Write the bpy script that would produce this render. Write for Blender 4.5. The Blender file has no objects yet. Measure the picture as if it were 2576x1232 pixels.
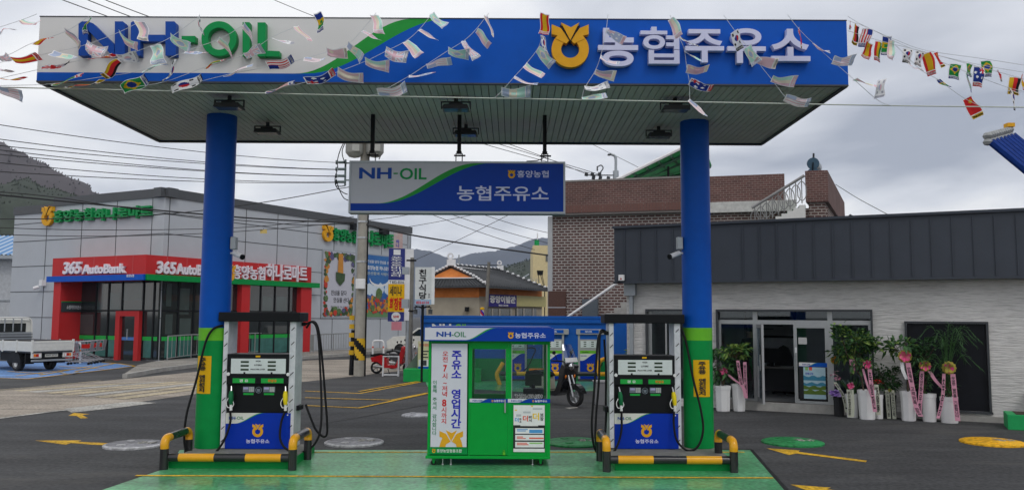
import bpy, bmesh, math, random
from mathutils import Vector, Matrix
PI = math.pi
# ---------------------------------------------------------------- camera, world, sun, exposure
SC = bpy.context.scene
COL = SC.collection
FP, UC, VC, CH = 2050.0, 1288.0, 616.0, 2.2      # focal length and centre in 2576x1232 picture units; eye height
PIT, ROL = math.atan(179 / 2050), 0.005
EYE = Vector((0, 0, CH))
_f = Vector((0, math.cos(PIT), math.sin(PIT))); _u = Vector((0, -math.sin(PIT), math.cos(PIT))); _r = Vector((1, 0, 0))
RT = _r * math.cos(ROL) + _u * math.sin(ROL); UP = _u * math.cos(ROL) - _r * math.sin(ROL); FW = _f
cam = bpy.data.cameras.new('camera'); cam.sensor_width = 36; cam.lens = FP / 2576 * 36; cam.clip_end = 9000; cam.clip_start = .1
co = bpy.data.objects.new('camera', cam); COL.objects.link(co)
co.matrix_world = Matrix(((RT.x, UP.x, -FW.x, 0), (RT.y, UP.y, -FW.y, 0), (RT.z, UP.z, -FW.z, CH), (0, 0, 0, 1)))
SC.camera = co
SC.view_settings.view_transform = 'Standard'; SC.view_settings.look = 'None'; SC.view_settings.gamma = 1
SC.view_settings.exposure = 0.4
SUN_EL, SUN_ROT = math.radians(48), math.radians(150)
W = bpy.data.worlds.new('World'); SC.world = W; W.use_nodes = True
def world():
    nt = W.node_tree; nt.nodes.clear(); N = nt.nodes.new; L = nt.links.new
    out = N('ShaderNodeOutputWorld'); bg = N('ShaderNodeBackground'); bg.inputs[1].default_value = .1
    sky = N('ShaderNodeTexSky'); sky.sky_type = 'NISHITA'; sky.sun_disc = False; sky.sun_elevation = SUN_EL; sky.sun_rotation = SUN_ROT
    tc = N('ShaderNodeTexCoord'); sp = N('ShaderNodeSeparateXYZ'); L(tc.outputs['Generated'], sp.inputs[0])
    zz = N('ShaderNodeMath'); zz.operation = 'MAXIMUM'; zz.inputs[1].default_value = 0; L(sp.outputs[2], zz.inputs[0])
    za = N('ShaderNodeMath'); za.operation = 'ADD'; za.inputs[1].default_value = .16; L(zz.outputs[0], za.inputs[0])
    dx = N('ShaderNodeMath'); dx.operation = 'DIVIDE'; L(sp.outputs[0], dx.inputs[0]); L(za.outputs[0], dx.inputs[1])
    dy = N('ShaderNodeMath'); dy.operation = 'DIVIDE'; L(sp.outputs[1], dy.inputs[0]); L(za.outputs[0], dy.inputs[1])
    cb = N('ShaderNodeCombineXYZ'); L(dx.outputs[0], cb.inputs[0]); L(dy.outputs[0], cb.inputs[1]); cb.inputs[2].default_value = 5.3
    n1 = N('ShaderNodeTexNoise'); n1.inputs['Scale'].default_value = .62; n1.inputs['Detail'].default_value = 6; n1.inputs['Roughness'].default_value = .5
    n1.inputs['Distortion'].default_value = .4
    L(cb.outputs[0], n1.inputs['Vector'])
    def rng(src, a, b, c, d):
        r = N('ShaderNodeMapRange'); r.interpolation_type = 'SMOOTHSTEP'; r.inputs[1].default_value = a; r.inputs[2].default_value = b; r.inputs[3].default_value = c; r.inputs[4].default_value = d; L(src, r.inputs[0]); return r.outputs[0]
    def mth(op, p, q):
        r = N('ShaderNodeMath'); r.operation = op
        for i, k in enumerate((p, q)):
            if isinstance(k, (int, float)): r.inputs[i].default_value = k
            else: L(k, r.inputs[i])
        return r.outputs[0]
    bank = mth('MULTIPLY', rng(sp.outputs[0], .1, .5, 0, .28), rng(sp.outputs[2], .13, .27, 0, 1))      # heavier cloud bank high on one side
    fac = mth('SUBTRACT', mth('ADD', mth('ADD', mth('MULTIPLY', n1.outputs['Fac'], 2.7), -.80), rng(sp.outputs[2], .02, .24, .24, -.1)), bank)
    rp = N('ShaderNodeValToRGB'); L(fac, rp.inputs[0])
    e = rp.color_ramp.elements; e[0].position = .12; e[0].color = (3.1, 3.35, 3.95, 1); e[1].position = .64; e[1].color = (8.3, 8.3, 8.3, 1)
    m = rp.color_ramp.elements.new(.46); m.color = (6.5, 6.65, 7.05, 1)
    mx = N('ShaderNodeMix'); mx.data_type = 'RGBA'; mx.inputs[0].default_value = .06
    L(rp.outputs[0], mx.inputs[6]); L(sky.outputs[0], mx.inputs[7]); L(mx.outputs[2], bg.inputs[0]); L(bg.outputs[0], out.inputs[0])
world()
sl = bpy.data.lights.new('sun', 'SUN'); sl.energy = .6; sl.angle = math.radians(20); sl.color = (1, .96, .9)
so = bpy.data.objects.new('sun', sl); COL.objects.link(so)
_sd = Vector((math.sin(SUN_ROT) * math.cos(SUN_EL), math.cos(SUN_ROT) * math.cos(SUN_EL), math.sin(SUN_EL)))
so.rotation_euler = _sd.to_track_quat('Z', 'Y').to_euler()
# ---------------------------------------------------------------- helpers
def ray(u, v): return FW + RT * ((u - UC) / FP) - UP * ((v - VC) / FP)
def G(u, v, z=0.0):                    # where the sight line meets the level z
    d = ray(u, v); return EYE + d * ((z - CH) / d.z)
def Q(u, v, y):                        # where it meets the frontal plane Y = y
    d = ray(u, v); return EYE + d * (y / d.y)
class Fr:                              # a vertical facade plane: local x along it, -y towards the viewer, z up
    def __init__(s, o, yaw):
        s.o = Vector((o[0], o[1], 0)); s.yaw = yaw
        s.s = Vector((math.cos(yaw), math.sin(yaw), 0)); s.n = Vector((math.sin(yaw), -math.cos(yaw), 0))
        s.M = Matrix.Translation(s.o) @ Matrix.Rotation(yaw, 4, 'Z')
    def p(s, u, v, off=0.0):
        d = ray(u, v); o = s.o + s.n * off
        t = (o - EYE).dot(s.n) / d.dot(s.n); w = EYE + d * t
        return (w - s.o).dot(s.s), w.z
    def x(s, u, v, off=0.0): return s.p(u, v, off)[0]
    def z(s, u, v, off=0.0): return s.p(u, v, off)[1]
def c1(x, y): return .3 * x, .3 * y
def lerp(a, b, t): return a + (b - a) * t
def spline(pts, n=6):
    P = [Vector(p) for p in pts]; P = [P[0] * 2 - P[1]] + P + [P[-1] * 2 - P[-2]]; o = []
    for i in range(1, len(P) - 2):
        a, b, c, d = P[i - 1:i + 3]
        for k in range(n):
            t = k / n
            o.append(.5 * ((2 * b) + (c - a) * t + (2 * a - 5 * b + 4 * c - d) * t * t + (3 * b - a - 3 * c + d) * t ** 3))
    o.append(P[-2]); return o
class MB:
    def __init__(s): s.v, s.f, s.m, s.sm = [], [], [], []
    def add(s, vs, fs, m=0, sm=False):
        k = len(s.v); s.v += [Vector(q) for q in vs]
        for f in fs: s.f.append([i + k for i in f]); s.m.append(m); s.sm.append(sm)
        return s
    def box(s, x0, x1, y0, y1, z0, z1, m=0):
        return s.add([(x0, y0, z0), (x1, y0, z0), (x1, y1, z0), (x0, y1, z0), (x0, y0, z1), (x1, y0, z1), (x1, y1, z1), (x0, y1, z1)],
              [(0, 3, 2, 1), (4, 5, 6, 7), (0, 1, 5, 4), (1, 2, 6, 5), (2, 3, 7, 6), (3, 0, 4, 7)], m)
    def poly(s, pts, m=0): return s.add(pts, [list(range(len(pts)))], m)
    def prism(s, p2, y0, y1, m=0, ms=None):        # polygon in x,z pushed along y; front at y0
        n = len(p2); a = sum(p2[i][0] * p2[(i + 1) % n][1] - p2[(i + 1) % n][0] * p2[i][1] for i in range(n))
        if a < 0: p2 = p2[::-1]
        s.add([(x, y0, z) for x, z in p2] + [(x, y1, z) for x, z in p2], [list(range(n)), list(range(2 * n - 1, n - 1, -1))], m)
        return s.add([(x, y0, z) for x, z in p2] + [(x, y1, z) for x, z in p2], [(i, i + n, (i + 1) % n + n, (i + 1) % n) for i in range(n)], m if ms is None else ms)
    def slab(s, p2, z0, z1, m=0):                  # polygon in x,y pushed along z
        n = len(p2); a = sum(p2[i][0] * p2[(i + 1) % n][1] - p2[(i + 1) % n][0] * p2[i][1] for i in range(n))
        if a < 0: p2 = p2[::-1]
        return s.add([(x, y, z0) for x, y in p2] + [(x, y, z1) for x, y in p2], [list(range(n - 1, -1, -1)), list(range(n, 2 * n))] + [(i, (i + 1) % n, (i + 1) % n + n, i + n) for i in range(n)], m)
    def tube(s, pts, r, n=8, m=0, caps=True):
        P = [Vector(p) for p in pts]; rs = r if isinstance(r, (list, tuple)) else [r] * len(P)
        t0 = (P[1] - P[0]).normalized(); a = t0.orthogonal().normalized(); vs = []
        for i, p in enumerate(P):
            t = ((P[min(i + 1, len(P) - 1)] - P[max(i - 1, 0)])).normalized()
            a = (a - t * a.dot(t)).normalized(); b = t.cross(a)
            vs += [p + (a * math.cos(2 * PI * k / n) + b * math.sin(2 * PI * k / n)) * rs[i] for k in range(n)]
        fs = [(i * n + k, i * n + (k + 1) % n, (i + 1) * n + (k + 1) % n, (i + 1) * n + k) for i in range(len(P) - 1) for k in range(n)]
        s.add(vs, fs, m, True)
        if caps: s.add(vs[:n], [list(range(n - 1, -1, -1))], m); s.add(vs[-n:], [list(range(n))], m)
        return s
    def cyl(s, p0, p1, r, n=16, m=0): return s.tube([p0, p1], r, n, m)
    def lathe(s, prof, c=(0, 0, 0), n=20, m=0, ax=None):
        c = Vector(c); vs = []
        for r, z in prof: vs += [Vector((r * math.cos(2 * PI * k / n), r * math.sin(2 * PI * k / n), z)) for k in range(n)]
        if ax is not None: q = Vector((0, 0, 1)).rotation_difference(Vector(ax)); vs = [q @ p for p in vs]
        vs = [p + c for p in vs]; L = len(prof)
        return s.add(vs, [(i * n + k, i * n + (k + 1) % n, (i + 1) * n + (k + 1) % n, (i + 1) * n + k) for i in range(L - 1) for k in range(n)], m, True)
    def sph(s, c, r, m=0, n=12, sc=(1, 1, 1)):
        k = n // 2; prof = [(max(1e-4, math.sin(PI * i / k)), -math.cos(PI * i / k)) for i in range(k + 1)]; vs0 = len(s.v)
        s.lathe(prof, (0, 0, 0), n, m); c = Vector(c)
        for i in range(vs0, len(s.v)): q = s.v[i]; s.v[i] = c + Vector((q.x * r * sc[0], q.y * r * sc[1], q.z * r * sc[2]))
        return s
    def xf(s, M): s.v = [M @ p for p in s.v]; return s
    def build(s, name, mats, parent=None, M=None, bev=0, loc=None):
        if M is not None: s.xf(M)
        me = bpy.data.meshes.new(name); me.from_pydata([tuple(p) for p in s.v], [], s.f)
        for q in (mats if isinstance(mats, (list, tuple)) else [mats]): me.materials.append(q)
        me.polygons.foreach_set('material_index', s.m); me.polygons.foreach_set('use_smooth', s.sm); me.update()
        if any(s.sm): me.set_sharp_from_angle(angle=.75)
        o = bpy.data.objects.new(name, me); COL.objects.link(o)
        if parent is not None: o.parent = parent
        if loc is not None: o.location = loc
        if bev:
            b = o.modifiers.new('edge', 'BEVEL'); b.width = bev; b.segments = 2; b.limit_method = 'ANGLE'; b.angle_limit = .7
        return o
def tag(o, label=None, cat=None, group=None, kind=None):
    if label: o['label'] = label
    if cat: o['category'] = cat
    if group: o['group'] = group
    if kind: o['kind'] = kind
    return o
def thing(name, label, cat, loc=(0, 0, 0), rz=0.0, group=None):
    o = bpy.data.objects.new(name, None); COL.objects.link(o); o.location = loc; o.rotation_euler = (0, 0, rz); o.empty_display_size = .2
    return tag(o, label, cat, group)
def dup(o, loc=None, rz=None, label=None, parent=None):
    c = o.copy(); COL.objects.link(c)
    if parent is not None: c.parent = parent
    for ch in [q for q in bpy.data.objects if q.parent == o]: dup(ch, parent=c)
    if loc is not None: c.location = loc
    if rz is not None: c.rotation_euler = (0, 0, rz)
    if label: c['label'] = label
    return c
_tc = {}
def text_mesh(body, off=0.0, line=1.0, res=3, align='CENTER'):
    k = (body, off, line, align)
    if k not in _tc:
        cu = bpy.data.curves.new('t', 'FONT'); cu.body = body; cu.extrude = .5; cu.offset = off; cu.resolution_u = res; cu.align_x = align; cu.space_line = line
        o = bpy.data.objects.new('t', cu); COL.objects.link(o); bpy.context.view_layer.update()
        me = bpy.data.meshes.new_from_object(o.evaluated_get(bpy.context.evaluated_depsgraph_get()))
        vs = [v.co.copy() for v in me.vertices]; fs = [tuple(p.vertices) for p in me.polygons]
        bpy.data.objects.remove(o); bpy.data.curves.remove(cu); bpy.data.meshes.remove(me)
        x = [v.x for v in vs]; y = [v.y for v in vs]; a, b, c, d = min(x), max(x), min(y), max(y)
        _tc[k] = ([Vector(((v.x - a) / (b - a), (v.y - c) / (d - c), v.z)) for v in vs], fs)
    return _tc[k]
def text(body, mats, parent, x0, x1, z0, z1, y, dep=.004, off=0.0, vert=False, name='lettering', M=None, line=1.0, shear=0, res=3):
    if vert: body = '\n'.join(body)
    vs, fs = text_mesh(body, off, line, res)
    b = MB(); b.add([(lerp(x0, x1, v.x) + shear * v.y * (z1 - z0), y - dep * (v.z + .5), lerp(z0, z1, v.y)) for v in vs], fs)
    return b.build(name, mats, parent, M)
def smooth(t): t = min(1, max(0, t)); return .5 - .5 * math.cos(PI * t)
def wave(mb, x0, x1, z0, z1, y, a, b, strip, gw, n=48):       # white (0), green (1) and blue (2) fields meeting in a rising curve
    h = z1 - z0; xs = [x0 + (x1 - x0) * i / n for i in range(n + 1)]
    def bl(x): return z0 + h * (strip + (1 - strip) * smooth(((x - x0) / (x1 - x0) - a) / (b - a)))
    def gr(x):
        t = (x - x0) / (x1 - x0); return max(bl(x), z0 + h * (strip + (1 - strip) * smooth((t - a + gw * .3) / (b - a - gw * .7))) if t > a - gw * .3 else bl(x))
    for i in range(n):
        p, q = xs[i], xs[i + 1]; A = [z0, z0, bl(p), bl(q), gr(p), gr(q), z1, z1]
        for k, m in ((0, 2), (2, 1), (4, 0)):
            if abs(A[k + 2] - A[k]) + abs(A[k + 3] - A[k + 1]) > 1e-5:
                mb.add([(p, y, A[k]), (q, y, A[k + 1]), (q, y, A[k + 3]), (p, y, A[k + 2])], [(0, 1, 2, 3)], m)
    return mb
def emblem(mb, cx, cz, w, y, dep, m=0, md=1):                 # ring with two ears and a notch, w wide
    k = w / 312.0
    def T(px, py): return (cx + (px - 592) * k, cz + (382 - py) * k)
    n = 40
    for i in range(n):
        a, b = 2 * PI * i / n, 2 * PI * (i + 1) / n; ca, sa, cb, sb = math.cos(a), math.sin(a), math.cos(b), math.sin(b)
        q = [T(592 + r * c, 418 - r * s_) for r, c, s_ in ((76, ca, sa), (156, ca, sa), (156, cb, sb), (76, cb, sb))]
        mb.add([(x, y - dep, z) for x, z in q] + [(x, y, z) for x, z in q], [(0, 1, 2, 3), (1, 5, 6, 2), (0, 3, 7, 4)], m)
    e = dep * .06 + .0015
    for s_ in (1, -1):
        mb.prism([T(592 + s_ * (x - 592), z) for x, z in ((437, 208), (514, 240), (584, 345), (560, 372), (470, 330), (486, 304), (437, 292))], y - dep - e, y, m)
    mb.prism([T(x, z) for x, z in ((508, 216), (592, 362), (676, 216), (592, 246))], y - dep - 2 * e, y, md)
    mb.prism([T(x, z) for x, z in ((515, 195), (597, 236), (667, 195), (592, 346))], y - dep - 3 * e, y, m)
    return mb
# ---------------------------------------------------------------- materials
def lin(c): return tuple(((x / 255) / 12.92 if x <= 10 else (((x / 255) + .055) / 1.055) ** 2.4) for x in c)
def mat(name, rgb, rough=.5, metal=0.0, var=.07, scale=6.0, bump=0.0, spec=None, trans=0.0, sub=0.0, coat=0.0, two=None):
    m = bpy.data.materials.new(name); m.use_nodes = True; nt = m.node_tree; b = nt.nodes['Principled BSDF']
    N = nt.nodes.new; L = nt.links.new
    b.inputs['Roughness'].default_value = rough; b.inputs['Metallic'].default_value = metal; b.inputs['Specular IOR Level'].default_value = spec if spec is not None else (.12 if max(rgb) > 4 * min(rgb) else .35)
    b.inputs['Coat Weight'].default_value = coat; b.inputs['Coat Roughness'].default_value = .1
    tc = N('ShaderNodeTexCoord'); n1 = N('ShaderNodeTexNoise'); n1.inputs['Scale'].default_value = scale; n1.inputs['Detail'].default_value = 5; n1.inputs['Roughness'].default_value = .65
    L(tc.outputs['Object'], n1.inputs['Vector'])
    mr = N('ShaderNodeMapRange'); mr.inputs[1].default_value = .3; mr.inputs[2].default_value = .7; L(n1.outputs['Fac'], mr.inputs[0])
    mx = N('ShaderNodeMix'); mx.data_type = 'RGBA'; L(mr.outputs[0], mx.inputs[0])
    lo = two or [c * (1 - var) for c in rgb]; hi = rgb if two else [min(1, c * (1 + var)) for c in rgb]
    mx.inputs[6].default_value = (*lo, 1); mx.inputs[7].default_value = (*hi, 1); L(mx.outputs[2], b.inputs['Base Color'])
    if var or two:
        r = N('ShaderNodeMapRange'); r.inputs[3].default_value = max(.02, rough - .08); r.inputs[4].default_value = min(1, rough + .08); L(n1.outputs['Fac'], r.inputs[0]); L(r.outputs[0], b.inputs['Roughness'])
    if bump:
        n2 = N('ShaderNodeTexNoise'); n2.inputs['Scale'].default_value = scale * 12; n2.inputs['Detail'].default_value = 4; L(tc.outputs['Object'], n2.inputs['Vector'])
        bp = N('ShaderNodeBump'); bp.inputs['Strength'].default_value = bump; bp.inputs['Distance'].default_value = .02; L(n2.outputs['Fac'], bp.inputs['Height']); L(bp.outputs[0], b.inputs['Normal'])
    if sub:
        tr = N('ShaderNodeBsdfTranslucent'); L(mx.outputs[2], tr.inputs[0]); ms = N('ShaderNodeMixShader'); ms.inputs[0].default_value = sub
        L(b.outputs[0], ms.inputs[1]); L(tr.outputs[0], ms.inputs[2]); L(ms.outputs[0], nt.nodes['Material Output'].inputs[0])
    return m
def glass(name, tint=(.8, .85, .85), refl=.12, rough=.02):
    m = bpy.data.materials.new(name); m.use_nodes = True; nt = m.node_tree; nt.nodes.remove(nt.nodes['Principled BSDF']); N = nt.nodes.new; L = nt.links.new
    t = N('ShaderNodeBsdfTransparent'); t.inputs[0].default_value = (*tint, 1); g = N('ShaderNodeBsdfGlossy'); g.inputs['Roughness'].default_value = rough; g.inputs[0].default_value = (.9, .95, 1, 1)
    lw = N('ShaderNodeLayerWeight'); lw.inputs[0].default_value = refl; mr = N('ShaderNodeMapRange'); mr.inputs[3].default_value = refl * .6; mr.inputs[4].default_value = .9; L(lw.outputs['Fresnel'], mr.inputs[0])
    ms = N('ShaderNodeMixShader'); L(mr.outputs[0], ms.inputs[0]); L(t.outputs[0], ms.inputs[1]); L(g.outputs[0], ms.inputs[2]); L(ms.outputs[0], nt.nodes['Material Output'].inputs[0])
    return m
def brick(name, c1_, c2_, mortar, w, h, ms, bump=.3, squash=False, rough=.85):
    m = mat(name, c1_, rough); nt = m.node_tree; b = nt.nodes['Principled BSDF']; N = nt.nodes.new; L = nt.links.new
    tc = N('ShaderNodeTexCoord'); sp = N('ShaderNodeSeparateXYZ'); L(tc.outputs['Object'], sp.inputs[0]); cb = N('ShaderNodeCombineXYZ')
    ad = N('ShaderNodeMath'); ad.operation = 'ADD'; L(sp.outputs[0], ad.inputs[0]); L(sp.outputs[1], ad.inputs[1])
    L(ad.outputs[0], cb.inputs[0]); L(sp.outputs[2], cb.inputs[1])
    t = N('ShaderNodeTexBrick'); L(cb.outputs[0], t.inputs['Vector']); t.inputs['Color1'].default_value = (*c1_, 1); t.inputs['Color2'].default_value = (*c2_, 1); t.inputs['Mortar'].default_value = (*mortar, 1)
    t.inputs['Scale'].default_value = 1; t.inputs['Mortar Size'].default_value = ms; t.inputs['Brick Width'].default_value = w; t.inputs['Row Height'].default_value = h; t.inputs['Bias'].default_value = -.2; t.inputs['Mortar Smooth'].default_value = .1
    nz = N('ShaderNodeTexNoise'); nz.inputs['Scale'].default_value = 1.1; nz.inputs['Detail'].default_value = 6; L(tc.outputs['Object'], nz.inputs['Vector'])
    mr = N('ShaderNodeMapRange'); mr.inputs[1].default_value = .3; mr.inputs[2].default_value = .7; mr.inputs[3].default_value = .78; mr.inputs[4].default_value = 1.1; L(nz.outputs['Fac'], mr.inputs[0])
    hs = N('ShaderNodeHueSaturation'); L(t.outputs['Color'], hs.inputs['Color']); L(mr.outputs[0], hs.inputs['Value']); L(hs.outputs[0], b.inputs['Base Color'])
    bp = N('ShaderNodeBump'); bp.inputs['Strength'].default_value = bump; bp.inputs['Distance'].default_value = .02; bp.invert = True; L(t.outputs['Fac'], bp.inputs['Height']); L(bp.outputs[0], b.inputs['Normal'])
    return m
WHITE = mat('white_paint', (.72, .72, .72), .45); FASCW = mat('pale_panel', (.66, .66, .65), .5, var=.03, scale=1.5); BLUE = mat('station_blue', (.002, .085, .46), .4, var=.05)
DBLUE = mat('sign_blue', (.003, .045, .34), .4, var=.04); GREEN = mat('station_green', (.003, .25, .055), .4, var=.08); LIME = mat('lime_green', (.14, .46, .03), .4)
BANDG = mat('band_green', (.02, .29, .045), .4); BLACK = mat('black_plastic', (.008, .009, .011), .45, spec=.15); RUBBER = mat('black_rubber', (.007, .007, .008), .55, spec=.2)
YELLOW = mat('safety_yellow', (.72, .38, .02), .42); GOLD = mat('emblem_gold', (.72, .36, .02), .45); LILAC = mat('lettering_pale', (.58, .60, .80), .4, var=.03)
LBLUE = mat('letter_blue', (.01, .065, .34), .4); LGREEN = mat('letter_green', (.006, .26, .07), .4); RED = mat('entrance_red', (.50, .028, .03), .4, var=.05, scale=1.2)
GREYP = mat('grey_metal_panel', (.44, .465, .50), .5, var=.04, scale=.8); DGREY = mat('dark_grey_metal', (.045, .05, .057), .45); SEAM = mat('seam', (.07, .075, .08), .7)
CHAR = mat('charcoal_cladding', (.04, .048, .064), .5, var=.12, scale=1.0); STEEL = mat('steel', (.5, .51, .52), .32, .85); ALU = mat('aluminium_frame', (.42, .43, .44), .4, .6); CONC = mat('concrete', (.36, .35, .33), .85, var=.2, scale=3, bump=.2)
POLEC = mat('pole_concrete', (.33, .31, .27), .9, var=.15, scale=3); GALV = mat('galvanised', (.36, .39, .42), .45, .5); WHITEP = mat('white_plastic', (.74, .74, .75), .38); DARKIN = mat('dark_interior', (.03, .032, .036), .7)
GLASS = glass('clear_glass', (.82, .88, .87), .1); OGLASS = glass('office_glass', (.62, .68, .7), .07); TGLASS = mat('tinted_glass', (.016, .022, .023), .05, spec=.9, var=0); TEAL = mat('frosted_teal', (.05, .16, .14), .18, var=.25, scale=2)
TRUCKW = mat('truck_white', (.66, .66, .62), .3, coat=.5); CHROME = mat('chrome', (.65, .65, .66), .15, 1.0); TYRE = mat('tyre', (.018, .018, .019), .85); REDLENS = mat('red_lens', (.45, .02, .015), .2, coat=.5); ORANGE = mat('orange_lens', (.75, .2, .02), .3)
SIGNY = mat('sign_yellow', (.74, .42, .01), .45, var=.04); INK = mat('black_ink', (.015, .015, .018), .5); TXBLUE = mat('text_blue', (.025, .03, .42), .5); TXRED = mat('text_red', (.58, .02, .02), .5); TXGREEN = mat('text_green', (.02, .2, .08), .5)
LCD = mat('lcd_dark', (.03, .05, .03), .2); LEAF1 = mat('leaf_mid', (.05, .14, .035), .45, var=.35, sub=.3); LEAF2 = mat('leaf_dark', (.03, .085, .026), .45, var=.35, sub=.25); LEAF3 = mat('leaf_light', (.2, .3, .07), .5, var=.25, sub=.25)
PINK = mat('pink_ribbon', (.72, .33, .45), .5, sub=.2); CREAM = mat('cream_ribbon', (.6, .62, .5), .5, sub=.2); MAG = mat('magenta_bow', (.62, .07, .2), .5); BOWY = mat('bow_yellow', (.42, .36, .07), .5, sub=.2); BOWR = mat('bow_red', (.6, .16, .2), .5); PURPLE = mat('purple_wrap', (.35, .2, .6), .5)
BARK = mat('bark', (.09, .065, .045), .9); ORANGEW = mat('orange_boards', (.66, .23, .06), .6, two=(.5, .15, .035), scale=3); ROOFT = mat('roof_tile', (.05, .054, .06), .6, var=.25, scale=4, bump=.4); PLASTER = mat('plaster', (.38, .34, .27), .9, var=.12, scale=1.5)
CREAMW = mat('cream_wall', (.66, .55, .31), .8, var=.08); SOFF = mat('soffit', (.6, .585, .56), .5, var=.1, scale=1.5); WOODY = mat('old_pole', (.2, .19, .17), .9, var=.2)
# ---------------------------------------------------------------- ground, road, markings
def ground_mat(name, a, b_, scale, rough=.85, bump=.4, over=None, coat=0, os=1.0, ot=(.55, .7), oc=(1, 1, 1)):
    m = mat(name, a, rough, two=b_, scale=scale, bump=bump); nt = m.node_tree; N = nt.nodes.new; L = nt.links.new; b = nt.nodes['Principled BSDF']
    src = b.inputs['Base Color'].links[0].from_socket; tc = N('ShaderNodeTexCoord')
    n = N('ShaderNodeTexNoise'); n.inputs['Scale'].default_value = 16; n.inputs['Detail'].default_value = 3; L(tc.outputs['Object'], n.inputs['Vector'])
    mp = N('ShaderNodeMapping'); mp.inputs['Scale'].default_value = (.18, .9, 1); L(tc.outputs['Object'], mp.inputs[0])
    n3 = N('ShaderNodeTexNoise'); n3.inputs['Scale'].default_value = 1.3; n3.inputs['Detail'].default_value = 7; n3.inputs['Roughness'].default_value = .7; L(mp.outputs[0], n3.inputs['Vector'])
    ad = N('ShaderNodeMath'); ad.operation = 'ADD'; L(n.outputs['Fac'], ad.inputs[0]); L(n3.outputs['Fac'], ad.inputs[1])
    mr = N('ShaderNodeMapRange'); mr.inputs[1].default_value = .72; mr.inputs[2].default_value = 1.28; mr.inputs[3].default_value = .45; mr.inputs[4].default_value = 1.6; L(ad.outputs[0], mr.inputs[0])
    hs = N('ShaderNodeHueSaturation'); L(src, hs.inputs['Color']); L(mr.outputs[0], hs.inputs['Value']); L(hs.outputs[0], b.inputs['Base Color'])
    if over:                                                          # dust, oil or chipped paint with an outline of its own
        m4 = N('ShaderNodeMapping'); m4.inputs['Scale'].default_value = oc; L(tc.outputs['Object'], m4.inputs[0])
        n4 = N('ShaderNodeTexNoise'); n4.inputs['Scale'].default_value = os; n4.inputs['Detail'].default_value = 8; n4.inputs['Roughness'].default_value = .7; L(m4.outputs[0], n4.inputs['Vector'])
        r4 = N('ShaderNodeMapRange'); r4.inputs[1].default_value = ot[0]; r4.inputs[2].default_value = ot[1]; L(n4.outputs['Fac'], r4.inputs[0]); x4 = N('ShaderNodeMix'); x4.data_type = 'RGBA'; L(r4.outputs[0], x4.inputs[0]); L(hs.outputs[0], x4.inputs[6]); x4.inputs[7].default_value = (*over, 1); L(x4.outputs[2], b.inputs['Base Color'])
    b.inputs['Coat Weight'].default_value = coat; b.inputs['Coat Roughness'].default_value = .12
    return m
ASPH = ground_mat('asphalt', (.055, .056, .058), (.036, .036, .038), .7, over=(.105, .10, .093), os=.55, ot=(.54, .78), oc=(.5, 1.6, 1))
ROADM = ground_mat('old_road', (.33, .285, .235), (.21, .185, .155), .5, over=(.42, .37, .31), os=.4, ot=(.5, .75), oc=(.5, 1.5, 1))
PADM = ground_mat('green_floor_paint', (.12, .40, .19), (.05, .29, .11), .8, .34, .12, over=(.035, .13, .07), os=.8, ot=(.56, .8), oc=(1, 1.5, 1), coat=.35)
PAVE = ground_mat('pavement_slabs', (.3, .28, .25), (.2, .19, .17), 1.5)
BLUEP = ground_mat('blue_parking_paint', (.15, .29, .58), (.10, .2, .4), 1.0, .7)
PYEL = ground_mat('road_yellow', (.66, .4, .03), (.5, .28, .02), 2, .7, .2, over=(.07, .065, .055), os=7, ot=(.60, .66))
PYELW = ground_mat('worn_yellow', (.46, .39, .25), (.33, .28, .21), 1.6, .8, .2)
PWHITE = ground_mat('worn_white', (.45, .44, .4), (.25, .24, .22), 2, .8, .2)
def sheet(name, pts, m, z, label=None, cat=None, kind='structure', group=None, raw=False):
    P = [Vector((p[0], p[1], z)) if raw else Vector((*G(*p)[:2], z)) for p in pts]
    n = len(P); a = sum(P[i].x * P[(i + 1) % n].y - P[(i + 1) % n].x * P[i].y for i in range(n))
    if a < 0: P = P[::-1]
    return tag(MB().poly(P).build(name, m), label, cat, group, kind)
g = MB(); NG = 24
for i in range(NG):
    for j in range(NG):
        def gv(k): t = k / NG * 2 - 1; return 2500 * t * abs(t) ** 2
        g.poly([(gv(i), gv(j) + 30, 0), (gv(i + 1), gv(j) + 30, 0), (gv(i + 1), gv(j + 1) + 30, 0), (gv(i), gv(j + 1) + 30, 0)])
tag(g.build('ground', ASPH), kind='structure')
sheet('road', [(-900, 1075), (-300, 1068), (0, 1052), (140, 1034), (280, 1021), (479, 992), (640, 972), (780, 958), (890, 946), (1020, 931), (1060, 905), (1040, 884), (900, 903), (775, 906), (480, 936), (309, 953), (0, 982), (-500, 1015)], ROADM, .004)
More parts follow.
